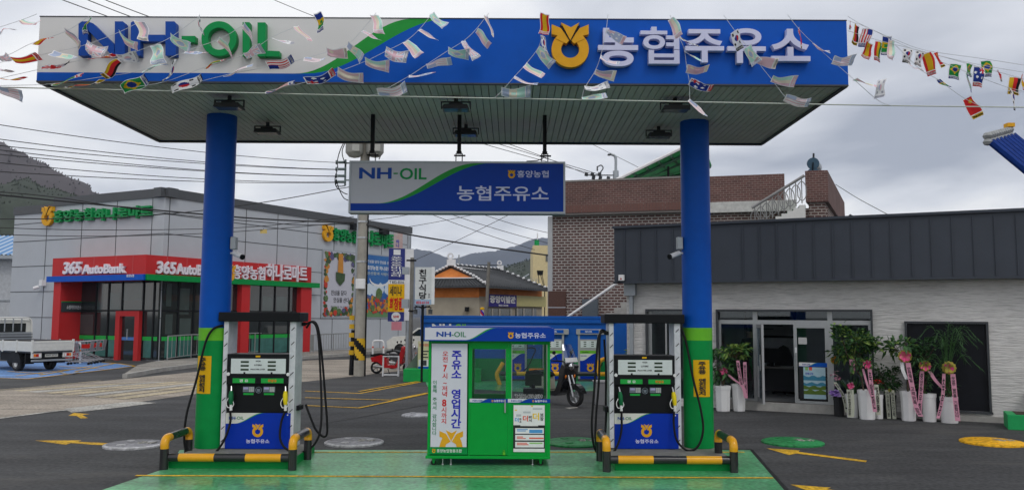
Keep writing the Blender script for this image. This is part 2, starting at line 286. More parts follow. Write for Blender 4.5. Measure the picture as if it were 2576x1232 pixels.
# pavement in front of the store, with its kerb
kerb = [(309, 951), (400, 934), (480, 924), (600, 911), (775, 902), (900, 893), (1035, 876)]
KP = [G(*p) for p in kerb]
inner = [G(1035, 873), G(900, 880), G(775, 890), G(600, 900), G(480, 907), G(417, 912), G(380, 917), G(345, 926)]
tag(MB().slab([(p.x, p.y) for p in KP + inner], .001, .13).build('pavement', PAVE), kind='structure')
kb = MB()
for a, b_ in zip(KP, KP[1:]):
    d = (b_ - a).normalized(); n = Vector((d.y, -d.x, 0)); q = [a + n * .14, b_ + n * .14, b_ - n * .02, a - n * .02]
    kb.slab([(p.x, p.y) for p in q], .001, .15)
tag(kb.build('kerb', CONC), kind='structure')
sheet('blue_parking_bay', [(-400, 925), (-60, 949), (69, 953), (200, 938), (339, 921), (300, 915), (250, 911), (0, 908), (-300, 900)], BLUEP, .009)
def line_px(name, pts, w, m, z, **k):           # a painted stripe of width w metres along ground points
    P = [Vector((*G(*p)[:2], 0)) for p in pts]; b = MB()
    for a, c in zip(P, P[1:]):
        d = (c - a).normalized(); n = Vector((-d.y, d.x, 0)) * w / 2; a2 = a - d * w * .3; c2 = c + d * w * .3
        b.poly([(a2 - n) + Vector((0, 0, z)), (c2 - n) + Vector((0, 0, z)), (c2 + n) + Vector((0, 0, z)), (a2 + n) + Vector((0, 0, z))]); z += .0006
    return tag(b.build(name, m), kind='structure', **k)
for i, p in enumerate([[(-60, 949), (69, 953), (200, 938), (339, 921)], [(339, 921), (300, 915), (250, 911)], [(40, 946), (120, 936), (190, 928)], [(100, 944), (230, 921)], [(190, 935), (290, 914)], [(20, 935), (110, 941)], [(150, 922), (260, 929)]]):
    line_px('parking_line', p, .11, PYEL, .014 + .003 * i)
line_px('parking_symbol', [(152, 938), (165, 941), (185, 940), (198, 937)], .14, PWHITE, .04)
# worn hatching across the road
def hatch(pts, n, m):
    A, B, Cc, D = [G(*p) for p in pts]
    for i in range(n):
        t0, t1 = i / n, (i + .62) / n; q = [A.lerp(D, t0), B.lerp(Cc, t0), B.lerp(Cc, t1), A.lerp(D, t1)]
        sheet('road_hatching', [(p.x, p.y) for p in q], m[i % len(m)], .009 + .0007 * i, raw=True)
hatch([(30, 982), (330, 962), (700, 955), (330, 1006)], 7, [PYELW, PWHITE, PYELW])
sheet('road_patch', [(160, 1028), (330, 1010), (395, 1013), (300, 1025), (180, 1038)], PWHITE, .0085)
line_px('road_edge_line', [(-100, 1060), (0, 1052), (140, 1034), (280, 1021)], .16, PWHITE, .0095)
line_px('road_edge_line', [(0, 981), (130, 970), (250, 958)], .12, PYELW, .015)
# painted green forecourt under the canopy
sheet('forecourt_joint', [(1230, 1129.5), (445, 1129.5), (421, 1170), (391, 1183), (253, 1230), (40, 1300), (2080, 1300), (1985, 1232), (1893, 1129.5)], RUBBER, .004)
sheet('forecourt_paint', [(1230, 1132), (452, 1132), (430, 1170), (400, 1184), (262, 1231), (55, 1300), (2060, 1300), (1972, 1232), (1886, 1132)], PADM, .008)
line_px('forecourt_line', [(345, 1197), (900, 1199), (1400, 1201), (1941, 1203)], .075, PYEL, .0125)
line_px('forecourt_line', [(520, 1138), (1080, 1138), (1870, 1138)], .06, PYEL, .0125)
for i, p in enumerate([[(770, 983), (905, 989), (1075, 957)], [(905, 1026), (775, 1020)], [(905, 1026), (1080, 989)], [(770, 1001), (985, 1007), (1075, 989)], [(905, 985), (1075, 956)], [(1500, 996), (1620, 965)]]):
    line_px('bay_line', p, .1, PYEL, .005 + .0045 * i)
line_px('asphalt_joint', [(780, 1070), (900, 1050), (1075, 1017)], .05, RUBBER, .0045)
sheet('green_apron', [(1070, 958), (1075, 972), (1330, 986), (1530, 982), (1585, 960), (1300, 957)], PADM, .0042)
def arrow(pts, nm='arrow_marking'): return sheet(nm, pts, PYEL, .0042)
arrow([(88, 1107.5), (205, 1107), (195, 1110.5), (273, 1114), (262, 1119.5), (178, 1114), (165, 1118)])
arrow([(172, 1045), (186, 1038), (226, 1041), (206, 1043), (222, 1051), (203, 1052), (192, 1045.5)])
arrow([(1928, 1127), (2012, 1132), (2009, 1136), (2181, 1158), (2178, 1162), (2003, 1140), (1985, 1144)])
arrow([(1988, 1218), (2090, 1226), (2080, 1230), (2330, 1258), (2320, 1266), (2070, 1238), (2050, 1240)])
sheet('white_paint_mark', [(1421, 1025), (1450, 1022.5), (1455, 1025), (1432, 1028)], PWHITE, .0045)
# tank covers
def cover(u, v, r, m, rim, label, mark=True):
    c = G(u, v); t = thing('tank_cover', label, 'manhole cover', (c.x, c.y, 0), 0, 'round fuel tank covers set in the forecourt')
    MB().lathe([(r, 0), (r, .025), (r * .93, .04), (r * .9, .043)], n=40).build('rim', rim, t)
    MB().lathe([(r * .9, .042), (r * .5, .048), (.001, .05)], n=40).build('lid', m, t)
    for a in (.4, 2.2, 4.3): MB().lathe([(.001, .06), (.07, .058), (.075, .045)], (r * .55 * math.cos(a), r * .55 * math.sin(a), 0), 10).build('cap', rim, t)
    if mark:
        b = MB(); vs, fs = text_mesh('경유', .02); b.add([(r * .1 + .62 * r * p.x, -r * .2 + .5 * r * p.y, .054 + .003 * p.z) for p in vs], fs); b.build('lettering', PWHITE, t)
GREYL = ground_mat('cover_grey', (.2, .2, .215), (.14, .14, .155), 3, .6, .1); PALE = ground_mat('cover_rim_white', (.42, .42, .44), (.3, .3, .31), 3, .6, .1); CGRN = ground_mat('cover_green', (.03, .24, .08), (.02, .17, .05), 3, .5, .1); CYEL = ground_mat('cover_yellow', (.72, .4, .02), (.6, .3, .015), 3, .5, .1)
cover(338, 1120, .49, GREYL, PALE, 'round grey cover with white rim at the shaft of the long yellow arrow')
cover(891, 1114, .51, GREYL, PALE, 'round grey cover with white rim between the two islands, beside the sales booth')
cover(1048, 1045.5, .33, PALE, PALE, 'small pale cover half hidden behind the sales booth', False)
cover(1446, 1114, .52, CGRN, CGRN, 'round green cover half hidden behind booth and dispenser')
cover(1994, 1113.5, .53, CGRN, CGRN, 'round green cover out in the open asphalt by the yellow arrow')
cover(2497, 1113.5, .53, CYEL, CYEL, 'round yellow cover at the edge of the picture')
# ---------------------------------------------------------------- canopy
YC, ZB, ZT, YB = 11.02, 5.40, 6.31, 14.95
XL, XR = Q(92, 200, YC).x, Q(2134, 200, YC).x
cn = thing('filling_station_canopy', 'wide flat filling station canopy with pale and blue fascia over two columns', 'canopy', (0, YC, 0))
b = MB(); wave(b, XL, XR, ZB, ZT, 0, (770 - 92) / 2042, (1128 - 92) / 2042, .135, .045, 120)
b.add([(XL, 0, ZB), (XL, 0, ZT), (XL, YB - YC, ZT), (XL, YB - YC, ZB)], [(0, 1, 2, 3)], 0)
b.add([(XR, 0, ZB), (XR, 0, ZT), (XR, YB - YC, ZT), (XR, YB - YC, ZB)], [(3, 2, 1, 0)], 2)
b.add([(XL, YB - YC, ZB), (XR, YB - YC, ZB), (XR, YB - YC, ZT), (XL, YB - YC, ZT)], [(3, 2, 1, 0)], 2)
fas = b.build('fascia', [FASCW, BANDG, BLUE], cn)
b = MB(); b.box(XL - .005, XR + .005, -.008, YB - YC + .03, ZT + .001, ZT + .012); b.build('roof', DGREY, cn)
b = MB(); n = int((XR - XL) / .105)
for i in range(n):
    x0 = XL + .02 + i * (XR - XL - .04) / n; x1 = x0 + (XR - XL - .04) / n - .011; b.box(x0, x1, .06, YB - YC - .06, ZB + .012, ZB + .05)
b.box(XL + .02, XR - .02, .02, YB - YC - .02, ZB + .055, ZB + .1, 1); b.build('soffit', [SOFF, BLACK], cn)
b = MB()
for a in ((XL, XR, -.006, .045), (XL, XR, YB - YC - .06, YB - YC + .012), (XL - .01, XL + .05, .046, YB - YC - .061), (XR - .05, XR + .01, .046, YB - YC - .061)): b.box(a[0], a[1], a[2], a[3], ZB - .018, ZB + .004)
b.build('edge_trim', DGREY, cn)
def fx(px, o=0): return Q(o + .3 * px, 100, YC - .08).x
def fz(py, px=1000, o=0): return Q(o + .3 * px, .3 * py, YC - .08).z
def strokes(L, y, dep):
    b = MB()
    for poly in L: b.prism(poly, y - dep, y)
    return b
def fp(px, py, o=0): q = Q(o + .3 * px, .3 * py, YC - .08); return (q.x, q.z)
N_ = [[(668, 475), (668, 205), (690, 188), (745, 188), (745, 475)], [(972, 475), (972, 188), (1040, 188), (1055, 205), (1055, 475)], [(750, 190), (790, 205), (966, 380), (966, 480), (950, 475), (750, 265)]]
H_ = [[(1105, 475), (1105, 200), (1120, 188), (1185, 188), (1185, 475)], [(1395, 475), (1395, 188), (1470, 188), (1482, 205), (1482, 475)], [(1188, 300), (1392, 300), (1392, 356), (1188, 356)]]
b = strokes([[fp(*p) for p in q] for q in N_ + H_], -.012, .1); b.build('lettering', LBLUE, fas, bev=.01)
b = MB(); n = 48
for i in range(n):
    def E(r, k): a = 2 * PI * k / n; return fp(1842 + 148 * r * math.cos(a), 333 + 148 * r * math.sin(a) * 1.0)
    q = [E(1, i), E(1, i + 1), E(.61, i + 1), E(.61, i)]
    b.add([(x, -.112, z) for x, z in q] + [(x, -.012, z) for x, z in q], [(0, 1, 2, 3), (0, 4, 5, 1), (2, 6, 7, 3)])
for q in ([(1530, 310), (1645, 310), (1645, 362), (1530, 362)], [(2040, 480), (2040, 195), (2100, 195), (2100, 480)], [(2165, 480), (2165, 197), (2232, 197), (2232, 480)], [(2235, 432), (2350, 437), (2350, 482), (2235, 481)]): b.prism([fp(*p) for p in q], -.112, -.012)
b.build('lettering', LGREEN, fas, bev=.008)
b = MB(); ex, ez = fp(592, 382, 1256.6); w = fp(748, 380, 1256.6)[0] - fp(436, 380, 1256.6)[0]; emblem(b, ex, ez, w, -.012, .09); b.build('emblem', [GOLD, BLACK], fas)
# the five blocky syllables beside the emblem
for ch, xa, xb, ya, yb, o in (('농', 825, 1162, 240, 562, 1256.6), ('협', 1180, 1508, 230, 540, 1256.6), ('주', 1553, 1882, 250, 530, 1256.6), ('유', 1905, 2232, 243, 535, 1256.6), ('소', 88, 423, 247, 518, 1910.8)):
    x0, z1 = fp(xa, ya, o); x1, z0 = fp(xb, yb, o); text(ch, LILAC, fas, x0, x1, z0, z1, -.012, .09, .012 if ch == '협' else .026, res=8)
# floodlights under the soffit
LB = mat('flood_housing', (.03, .031, .033), .4, .3); LENS = mat('flood_lens', (.12, .125, .13), .12)
def flood(u, v, where):
    p = G(u, v, ZB - .12); t = thing('floodlight', 'black floodlight under the canopy, ' + where, 'floodlight', (p.x, p.y, ZB), 0, 'floodlights under the canopy')
    b = MB().cyl((0, 0, .0), (0, 0, -.06), .03, 10); b.box(-.22, .22, -.02, .02, -.075, -.06); b.box(-.22, -.205, -.02, .02, -.17, -.0751); b.box(.205, .22, -.02, .02, -.17, -.0751); b.build('bracket', LB, t)
    b = MB(); b.prism([(-.2, -.185), (.2, -.185), (.17, -.125), (-.17, -.125)], -.12, .12); b.box(-.1, .1, -.07, .07, -.124, -.09); b.build('housing', LB, t, bev=.01)
    b = MB(); b.box(-.17, .17, -.1, .1, -.191, -.1855); b.build('lens', LENS, t)
for a in ((577, 262, 'in front of the column beside the crossing arrow'), (1147, 266, 'above the middle hanger'), (1698, 268, 'beside the flagged column'), (673, 326, 'deep between column and hanger'), (1172, 331, 'behind the middle hanger'), (1657, 336, 'deep beside the column near the brick house')): flood(*a)
# columns
GEN = [(0, 1, GREEN)]
def column(u, where, side, lab):
    p = G(u, 1130, .13); cx, cy, r = p.x, p.y + .23, .235
    t = thing('canopy_column', lab, 'column', (cx, cy, .14), 0, 'round painted columns carrying the canopy')
    z1 = Q(u, 856, cy - r).z - .14; z2 = Q(u, 824, cy - r).z - .14
    MB().cyl((0, 0, 0), (0, 0, z1), r, 48).build('lower_shaft', GREEN, t); MB().cyl((0, 0, z1), (0, 0, z2), r, 48).build('band', LIME, t); MB().cyl((0, 0, z2), (0, 0, ZB - .125), r, 48).build('upper_shaft', BLUE, t)
    # yellow notice bent round the shaft
    ang = math.radians(-90 + (3 if side > 0 else -20)); k = .135 / r; za, zb = Q(u, 994 if side > 0 else 986, cy).z - .14, Q(u, 903 if side > 0 else 893, cy).z - .14
    def S(x, z, e=0): a = ang + x / r; return ((r + e) * math.cos(a), (r + e) * math.sin(a), z)
    b = MB(); n = 10
    for i in range(n): b.add([S(-.135 + .27 * i / n, za, .004), S(-.135 + .27 * (i + 1) / n, za, .004), S(-.135 + .27 * (i + 1) / n, zb, .004), S(-.135 + .27 * i / n, zb, .004)], [(0, 1, 2, 3)])
    pl = b.build('notice', SIGNY, t)
    vs, fs = text_mesh('\n'.join('주유중 엔진정지'), .03, .98); b = MB(); b.add([S((q.x - .5) * .115, lerp(za + .025, zb - .025, q.y), .0135 + .003 * q.z) for q in vs], fs); b.build('lettering', INK, pl)
    return t
c1_ = column(515, '', -1, 'blue and green column with yellow notice, nearer the white truck')
c2_ = column(1767, '', 1, 'blue and green column with yellow notice, nearer the potted plants')
def cctv(t, side, lab, u, v):
    cyl_ = t.location; z = Q(u, v, cyl_.y).z
    o = thing('security_camera', lab, 'camera', (cyl_.x + side * .235, cyl_.y - .05, z), 0, 'security cameras on the columns')
    s = side; MB().box(min(0, s * .09), max(0, s * .09), -.06, .06, .0, .2).build('junction_box', GALV, o, bev=.01)
    MB().tube([(0, 0, -.06), (s * .06, -.03, -.06), (s * .1, -.06, -.1)], .016).build('bracket', WHITEP, o)
    b = MB(); b.cyl((s * .06, -.02, -.06), (s * .24, -.16, -.13), .04, 12); b.cyl((s * .23, -.155, -.128), (s * .25, -.168, -.135), .043, 12, 1); b.build('camera_body', [WHITEP, BLACK], o)
cctv(c1_, 1, 'small white camera on the column nearer the white truck', 580, 628); cctv(c2_, -1, 'small white camera on the column nearer the office', 1712, 628)
# hanging sign
p = G(1150, 288, ZB); YS = p.y
hs = thing('hanging_sign', 'long blue and white light box sign hung by three rods under the canopy', 'sign', (0, YS, 0))
sx0, sx1 = Q(878, 470, YS).x, Q(1422, 470, YS).x; sz0, sz1 = Q(1150, 537, YS).z, Q(1150, 406, YS).z
b = MB(); wave(b, sx0 + .03, sx1 - .03, sz0 + .035, sz1 - .03, -.004, .14, .66, .155, .07, 80); pnl = b.build('sign_face', [mat('sign_white', (.5, .5, .56), .4, var=.02), BANDG, DBLUE], hs)
b = MB(); b.box(sx0 + .031, sx1 - .031, 0, .2, sz0 + .036, sz1 - .031); b.box(sx0, sx1, -.015, .22, sz1 - .03, sz1); b.box(sx0, sx1, -.015, .22, sz0, sz0 + .035); b.box(sx0, sx0 + .03, -.015, .22, sz0 + .0351, sz1 - .0301); b.box(sx1 - .03, sx1, -.015, .22, sz0 + .0351, sz1 - .0301); b.build('sign_frame', GALV, hs)
def sxz(u, v): q = Q(u, v, YS); return q.x, q.z
def sgt(tx, m, u0, u1, v0, v1, off): x0, z1 = sxz(u0, v0); x1, z0 = sxz(u1, v1); text(tx, m, pnl, x0, x1, z0, z1, -.005, .004, off)
sgt('NH', LBLUE, 904, 985, 422, 450, .03); sgt('-', LGREEN, 990, 1001, 435, 438, .02); sgt('OIL', LGREEN, 1006, 1073, 423, 452, .02); sgt('농협주유소', LILAC, 1150, 1380, 467, 506, .012); sgt('흥양농협', LILAC, 1301, 1380, 429, 447, .012)
b = MB(); x0, z0 = sxz(1287, 438); emblem(b, x0, z0, sxz(1296, 438)[0] - sxz(1278, 438)[0], -.005, .003); b.build('emblem', [GOLD, BLACK], pnl)
for u in (936, 1155, 1371):
    x = Q(u, 300, YS).x; b = MB(); b.box(x - .03, x + .03, .06, .12, sz1 + .18, ZB + .01); b.box(x - .04, x + .04, .05, .13, sz1 + .14, sz1 + .179); b.cyl((x - .05, .09, sz1 - .001), (x - .05, .09, sz1 + .15), .008); b.cyl((x + .05, .09, sz1 - .001), (x + .05, .09, sz1 + .15), .008); b.box(x - .08, x + .1, .07, .11, sz1 + .1, sz1 + .12); b.build('hanger_rod', BLACK, hs)
MB().tube([Vector((q[0], .09, q[1])) for q in (sxz(1371, 380), sxz(1366, 396), sxz(1350, 402), sxz(1325, 403))], .008).build('cable', BLACK, hs)
# ---------------------------------------------------------------- islands, guard rails, dispensers
RAILB = mat('rail_black', (.016, .016, .018), .3, coat=.4); RAILY = mat('rail_yellow', (.75, .36, .015), .3, coat=.4)
ISLTOP = mat('island_top', (.2, .2, .18), .8, var=.2)
def rail(t, pts, r, bands, hoop=False):
    P = spline(pts, 6); b = MB(); L = [0]
    for a, c in zip(P, P[1:]): L.append(L[-1] + (c - a).length)
    T = L[-1]
    for i in range(len(P) - 1):
        mid = (L[i] + L[i + 1]) / 2 / T; m = 0
        for lo, hi in bands:
            if lo <= mid <= hi: m = 1
        b.tube([P[i], P[i + 1]], r, 12, m, caps=(i in (0, len(P) - 2)))
    bm = b.build('rail', [RAILB, RAILY], t); return bm
def island(xl, xr, posts, bands, lab, labr):
    h0, h1 = (Q(q, 1150, 11.83).x - (xl + xr) / 2 for q in posts)
    yf, yb = 11.93, 13.35
    t = thing('pump_island', lab, 'island', ((xl + xr) / 2, yf, 0), 0, 'raised dispenser islands'); w = (xr - xl) / 2
    o = MB().box(-w, w, 0, yb - yf, 0, .13).build('kerb', GREEN, t, bev=.01); MB().box(-w + .01, w - .01, .01, yb - yf - .01, .1302, .1365).build('top', ISLTOP, t)
    g_ = thing('guard_rail', labr, 'guard rail', ((xl + xr) / 2, yf, 0), 0, 'black and yellow guard rails round the islands')
    a, c, zf = h0, h1, .17
    n = 60; pts = [Vector((lerp(a + .02, c - .02, i / n), -.06, zf)) for i in range(n + 1)]; b = MB()
    for i in range(n):
        mid = (i + .5) / n; m = 1 if any(l <= mid <= h for l, h in bands) else 0
        b.tube([pts[i], pts[i + 1]], .058, 14, m, caps=i in (0, n - 1))
    b.build('front_bar', [RAILB, RAILY], g_)
    for s in (a, c):
        b = MB(); e = 1 if s > 0 else -1; x = s; z1 = .44
        b.cyl((x, -.1, 0), (x, -.1, .3), .06, 14, 0); b.tube(spline([(x, -.1, .3), (x, -.1, z1 - .07), (x, -.05, z1 - .01), (x, .06, z1)], 5), .06, 14, 1)
        b.cyl((x, .06, z1), (x, .62, z1), .06, 14, 0); b.tube(spline([(x, .62, z1), (x, .72, z1 - .01), (x, .77, z1 - .07), (x, .77, .3)], 5), .06, 14, 1); b.cyl((x, .77, .3), (x, .77, 0), .06, 14, 0)
        b.build('hoop', [RAILB, RAILY], g_)
island(G(436, 1172).x, G(742, 1172).x, (413, 736), [(.10, .38), (.64, .92)], 'low green island under the dispenser with a see-through view of red pillars', 'black and yellow tube rail round the island nearer the truck')
island(G(1539, 1172).x, G(1836, 1172).x, (1526, 1846), [(.09, .36), (.64, .91)], 'low green island under the dispenser beside the potted plants', 'black and yellow tube rail round the island nearer the office')
MARB = mat('wrapped_post', (.70, .71, .75), .35, two=(.5, .52, .56), scale=7)
KEYP = mat('keypad', (.14, .17, .2), .3); KEYL = mat('keypad_light', (.4, .36, .6), .3); KEYB = mat('keypad_buttons', (.5, .52, .5), .4)
NGR = mat('nozzle_green', (.01, .14, .05), .35); NYE = mat('nozzle_yellow', (.75, .6, .02), .35)
PWH = mat('pump_panel_white', (.62, .68, .68), .3); SUBW = mat('pump_lower_white', (.66, .68, .62), .35, var=.02); PBLUE = mat('pump_blue', (.004, .035, .38), .3, var=.04); LABG = mat('label_green', (.02, .36, .06), .35)
def dispenser(u, lab, mirror):
    p = G(u, 1129, .136); t = thing('fuel_dispenser', lab, 'fuel pump', (p.x, p.y, .1365), 0, 'tall two nozzle fuel dispensers on the islands')
    X = lambda px: (px - 565) / 421.; Z = lambda py: (1014 - py) / 421.
    def bx(n, a, c, d, e, y0, y1, m, bev=.006, par=t): return MB().box(X(a), X(c), y0, y1, Z(e), Z(d)).build(n, m, par, bev=bev)
    MB().box(X(298), X(832), -.06, .5, Z(188), Z(127)).build('top_bar', BLACK, t, bev=.012)
    for a, c in ((330, 361), (765, 806)):
        pst = bx('post', a, c, 1008, 188.3, -.01, .42, MARB)
        # printed film on the posts
        b = MB(); rr = random.Random(a)
        for k in range(9):
            py = 250 + k * 88 + rr.uniform(-15, 15); cx = (a + c) / 2; b.prism([(X(cx - 12), Z(py + 8)), (X(cx - 9), Z(py + 12)), (X(cx + 12), Z(py - 8)), (X(cx + 9), Z(py - 13))], -.012, -.0095)
        b.build('film_print', INK, pst)
    bx('display_case', 361.3, 764.7, 595, 400, -.03, .36, BLACK)
    dp = bx('display_panel', 388, 747, 527, 430, -.036, -.0302, PWH, .002)
    for py in (451, 476, 501): 
        for a in (452, 629): bx('readout', a, a + 53, py + 6, py - 6, -.0385, -.0362, LCD, 0, dp)
    for s, py, h_ in (('WON', 446, 5), ('LITERS', 471, 5), ('PRICE PER LITER', 499, 4)): text(s, INK, dp, X(565 - len(s) * 2.7 - 8), X(565 + len(s) * 2.7 + 8), Z(py + h_), Z(py - h_), -.0362, .002, .03)
    b = MB(); b.box(X(472), X(484), -.039, -.0362, Z(530), Z(517)); b.box(X(650), X(662), -.039, -.0362, Z(530), Z(517)); b.build('lock', BLACK, dp)
    for a in (373, 764): MB().cyl((X(a), -.031, Z(530)), (X(a), -.045, Z(530)), .026, 18).build('badge', WHITEP, t)
    bx('serial_plate', 548, 578, 420, 410, -.033, -.0302, SIGNY, 0)
    for a, s, m in ((402, '경 유', WHITEP), (588, '휘발유', ORANGE)):
        lb = bx('fuel_label', a, a + 147, 588, 557, -.036, -.0302, LABG, .002); text(s, m, lb, X(a + 45), X(a + 103), Z(582), Z(563), -.0362, .002, .02)
    bx('control_case', 361.3, 764.7, 780, 595.3, .02, .36, BLACK)
    bx('control_face', 372, 757, 776, 599, .012, .0198, mat('pump_charcoal', (.02, .021, .024), .5), .002) if False else None
    for a in (465, 600):
        kp = bx('keypad', a, a + 76, 648, 612, .008, .0197, KEYP, .002); bx('screen', a + 4, a + 36, 630, 616, .005, .0078, KEYL, 0, kp)
        b = MB()
        for i in range(3):
            for j in range(4): b.box(X(a + 42 + i * 11), X(a + 50 + i * 11), .005, .0078, Z(645 - j * 8), Z(639 - j * 8))
        b.build('key', KEYB, kp); bx('small_label', a + 4, a + 70, 666, 654, .012, .0197, LABG, 0)
    b = MB(); b.lathe([(.038, 0), (.044, .012), (.05, .012), (.05, 0)], (X(568), .0198, Z(634)), 18, 0, (0, -1, 0)); b.prism([(X(556), Z(626)), (X(580), Z(626)), (X(576), Z(645)), (X(560), Z(645))], .008, .0197); b.build('card_reader', KEYP, t)
    b = MB(); wave(b, X(363), X(786), Z(1010), Z(781), -.012, .14, .60, .70, .04, 40); lp = b.build('lower_panel', [SUBW, BANDG, PBLUE], t); bx('lower_case', 363, 764.7, 1012, 780.3, -.011, .36, BLACK, .004)
    text('NH', LBLUE, lp, X(384), X(425), Z(824), Z(804), -.0125, .002, .03); text('-OIL', TXGREEN, lp, X(427), X(480), Z(824), Z(804), -.0125, .002, .01); text('농협주유소', LILAC, lp, X(500), X(652), Z(975), Z(948), -.0125, .002, .02)
    b = MB(); emblem(b, X(574), Z(892), X(610) - X(539), -.0125, .003); b.build('emblem', [GOLD, BLUE], lp)
    MB().cyl((X(766), -.0122, Z(793)), (X(766), -.016, Z(793)), .011, 10).build('rivet', WHITEP, lp)
    for a, m in ((398, NGR), (752, NYE)):
        bx('nozzle_slot', a - 16, a + 16, 690, 606, .014, .0199, RUBBER, 0)
        b = MB(); s = Vector((X(a), -.05, Z(640))); b.tube([s + Vector((-.012, .03, .075)), s + Vector((-.004, .015, .04)), s], [.009, .012, .014], 8, 1)
        b.tube([s, s + Vector((.004, -.02, -.06)), s + Vector((.012, -.03, -.15)), s + Vector((.014, -.03, -.2))], [.026, .038, .034, .026], 12, 0); b.tube([s + Vector((.014, -.03, -.2)), s + Vector((.016, -.03, -.29))], [.02, .022], 10, 2)
        b.tube(spline([s + Vector((-.03, -.03, -.1)), s + Vector((-.06, -.03, -.17)), s + Vector((-.04, -.03, -.24)), s + Vector((.012, -.03, -.245))], 4), .007, 6, 2); b.tube(spline([s + Vector((.04, -.03, -.15)), s + Vector((.055, -.03, -.2)), s + Vector((.03, -.03, -.245))], 4), .007, 6, 2)
        b.build('nozzle', [m, STEEL, WHITEP], t)
    def hose(pts, r=.0175): MB().tube(spline([(X(x), y, Z(z)) for x, y, z in pts], 8), r, 10).build('hose', RUBBER, t)
    if mirror:   # hoses as on the dispenser nearer the truck
        hose([(312, .05, 215), (265, -.06, 240), (225, -.1, 330), (185, -.15, 560), (135, -.2, 800), (140, -.22, 990), (205, -.2, 1065), (300, -.2, 1050), (372, -.16, 960), (404, -.09, 840), (400, -.08, 765)])
        hose([(756, -.08, 765), (735, -.1, 840), (740, -.16, 940), (790, -.2, 1000), (880, -.18, 1020), (965, -.12, 960), (990, -.05, 820), (960, .1, 500), (925, .2, 250), (885, .2, 190), (850, .2, 230)])
        hose([(830, .3, 205), (900, .3, 195), (940, .28, 330), (985, .25, 700), (1005, .22, 900), (985, .22, 945), (930, .22, 900), (880, .25, 800), (850, .3, 740)])
        b = MB(); b.cyl((X(810), .3, Z(205)), (X(835), .3, Z(205)), .03); b.box(X(806.3), X(828), .12, .36, Z(770), Z(740)); b.build('hose_mount', BLACK, t)
    else:
        hose([(318, .05, 260), (285, 0, 248), (255, -.06, 290), (240, -.1, 450), (222, -.14, 650), (205, -.2, 860), (225, -.22, 1000), (285, -.2, 1052), (355, -.18, 1010), (400, -.12, 900), (406, -.09, 765)])
        hose([(330, .25, 250), (290, .22, 238), (272, .1, 300), (262, 0, 560), (240, -.05, 800), (235, -.08, 960), (265, -.06, 1020), (300, .05, 960), (318, .2, 800), (322, .3, 760)])
        hose([(752, -.08, 765), (748, -.1, 850), (765, -.14, 950), (830, -.16, 1010), (900, -.14, 985), (940, -.1, 880), (928, -.06, 740), (890, 0, 560), (850, .1, 300), (812, .15, 200)])
        hose([(312, .3, 300), (318, .2, 500), (316, .2, 740)]); hose([(812, .3, 210), (822, .3, 500), (812, .3, 760)])
        b = MB(); b.cyl((X(300), .05, Z(255)), (X(328), .05, Z(255)), .03); b.box(X(306), X(329.7), .1, .36, Z(780), Z(745)); b.build('hose_mount', BLACK, t)
dispenser(644, 'tall dispenser before the red pillared shop, hose looped against the green column', True)
dispenser(1623, 'tall dispenser in front of potted bush, black hoses hanging clear of its post', False)
# ---------------------------------------------------------------- sales booth on castors
KS = G(1020 + 600 * .348, 1173.4); BOOTHG = mat('booth_green', (.004, .31, .045), .35, var=.05); BOOTHW = mat('banner_white', (.62, .62, .70), .5, var=.02)
k = thing('sales_booth', 'small green sales booth on castors with blue fascia and long white banner', 'kiosk', (KS.x, KS.y + .05, 0))
X = lambda px: (px - 600) / 494.; Z = lambda py: (1120 - py) / 494.
D = 1.35
b = MB(); wave(b, X(128), X(1075), Z(215), Z(120), -.1, .32, .56, .08, .03, 60); b.box(X(128), X(1075), -.099, D + .06, Z(215), Z(119.5), 2); ff = b.build('fascia', [BOOTHW, BANDG, DBLUE], k)
MB().box(X(165), X(1060), .05, D, Z(119), Z(112)).build('roof', DBLUE, k)
text('NH', LBLUE, ff, X(213), X(320), Z(184), Z(148), -.1005, .004, .03); text('-OIL', TXGREEN, ff, X(324), X(430), Z(186), Z(148), -.1005, .004, .01); text('농협주유소', LILAC, ff, X(788), X(1013), Z(192), Z(152), -.1005, .004, .02)
b = MB(); emblem(b, X(757), Z(171), X(777) - X(737), -.1005, .004); b.build('emblem', [GOLD, BLACK], ff)
b = MB(); b.box(X(140), X(1048), -.02, D + .02, Z(1066), Z(1045)); b.build('base_frame', BOOTHG, k, bev=.006)
b = MB()
for a, c in ((152, 172), (448, 462), (738, 764), (1026, 1048)):
    b.box(X(a), X(c), 0, .05, Z(1044.7), Z(215.5)); b.box(X(a), X(c), D - .05, D, Z(1044.7), Z(215.5))
b.box(X(152), X(172), .0501, D - .0501, Z(1044.7), Z(640)); b.box(X(1026), X(1048), .0501, D - .0501, Z(1044.7), Z(668)); b.box(X(462.2), X(737.8), .005, .045, Z(270), Z(216)); b.box(X(764.2), X(1025.8), .005, .045, Z(239), Z(216)); b.box(X(172.2), X(447.8), .005, .045, Z(234), Z(216))
b.box(X(172.2), X(447.8), D - .045, D - .005, Z(1044), Z(216)); b.box(X(462.2), X(737.8), D - .045, D - .005, Z(1044), Z(660)); b.box(X(764.2), X(1025.8), D - .045, D - .005, Z(1044), Z(700)); b.box(X(462.2), X(1025.8), D - .0455, D - .0055, Z(245), Z(216))
b.build('frame', BOOTHG, k, bev=.004)
MB().box(X(764.3), X(1025.7), .008, .04, Z(1044), Z(664.2)).build('lower_panel', BOOTHG, k)
dr = MB().box(X(462.5), X(737.5), .002, .035, Z(1040), Z(664.2)).build('door', BOOTHG, k, bev=.003)
b = MB(); b.box(X(462.5), X(474), 0, .04, Z(640), Z(275)); b.box(X(722), X(737.5), 0, .04, Z(640), Z(275)); b.box(X(462.5), X(737.5), 0, .04, Z(274.8), Z(270.3)); b.build('door_frame', BOOTHG, dr)
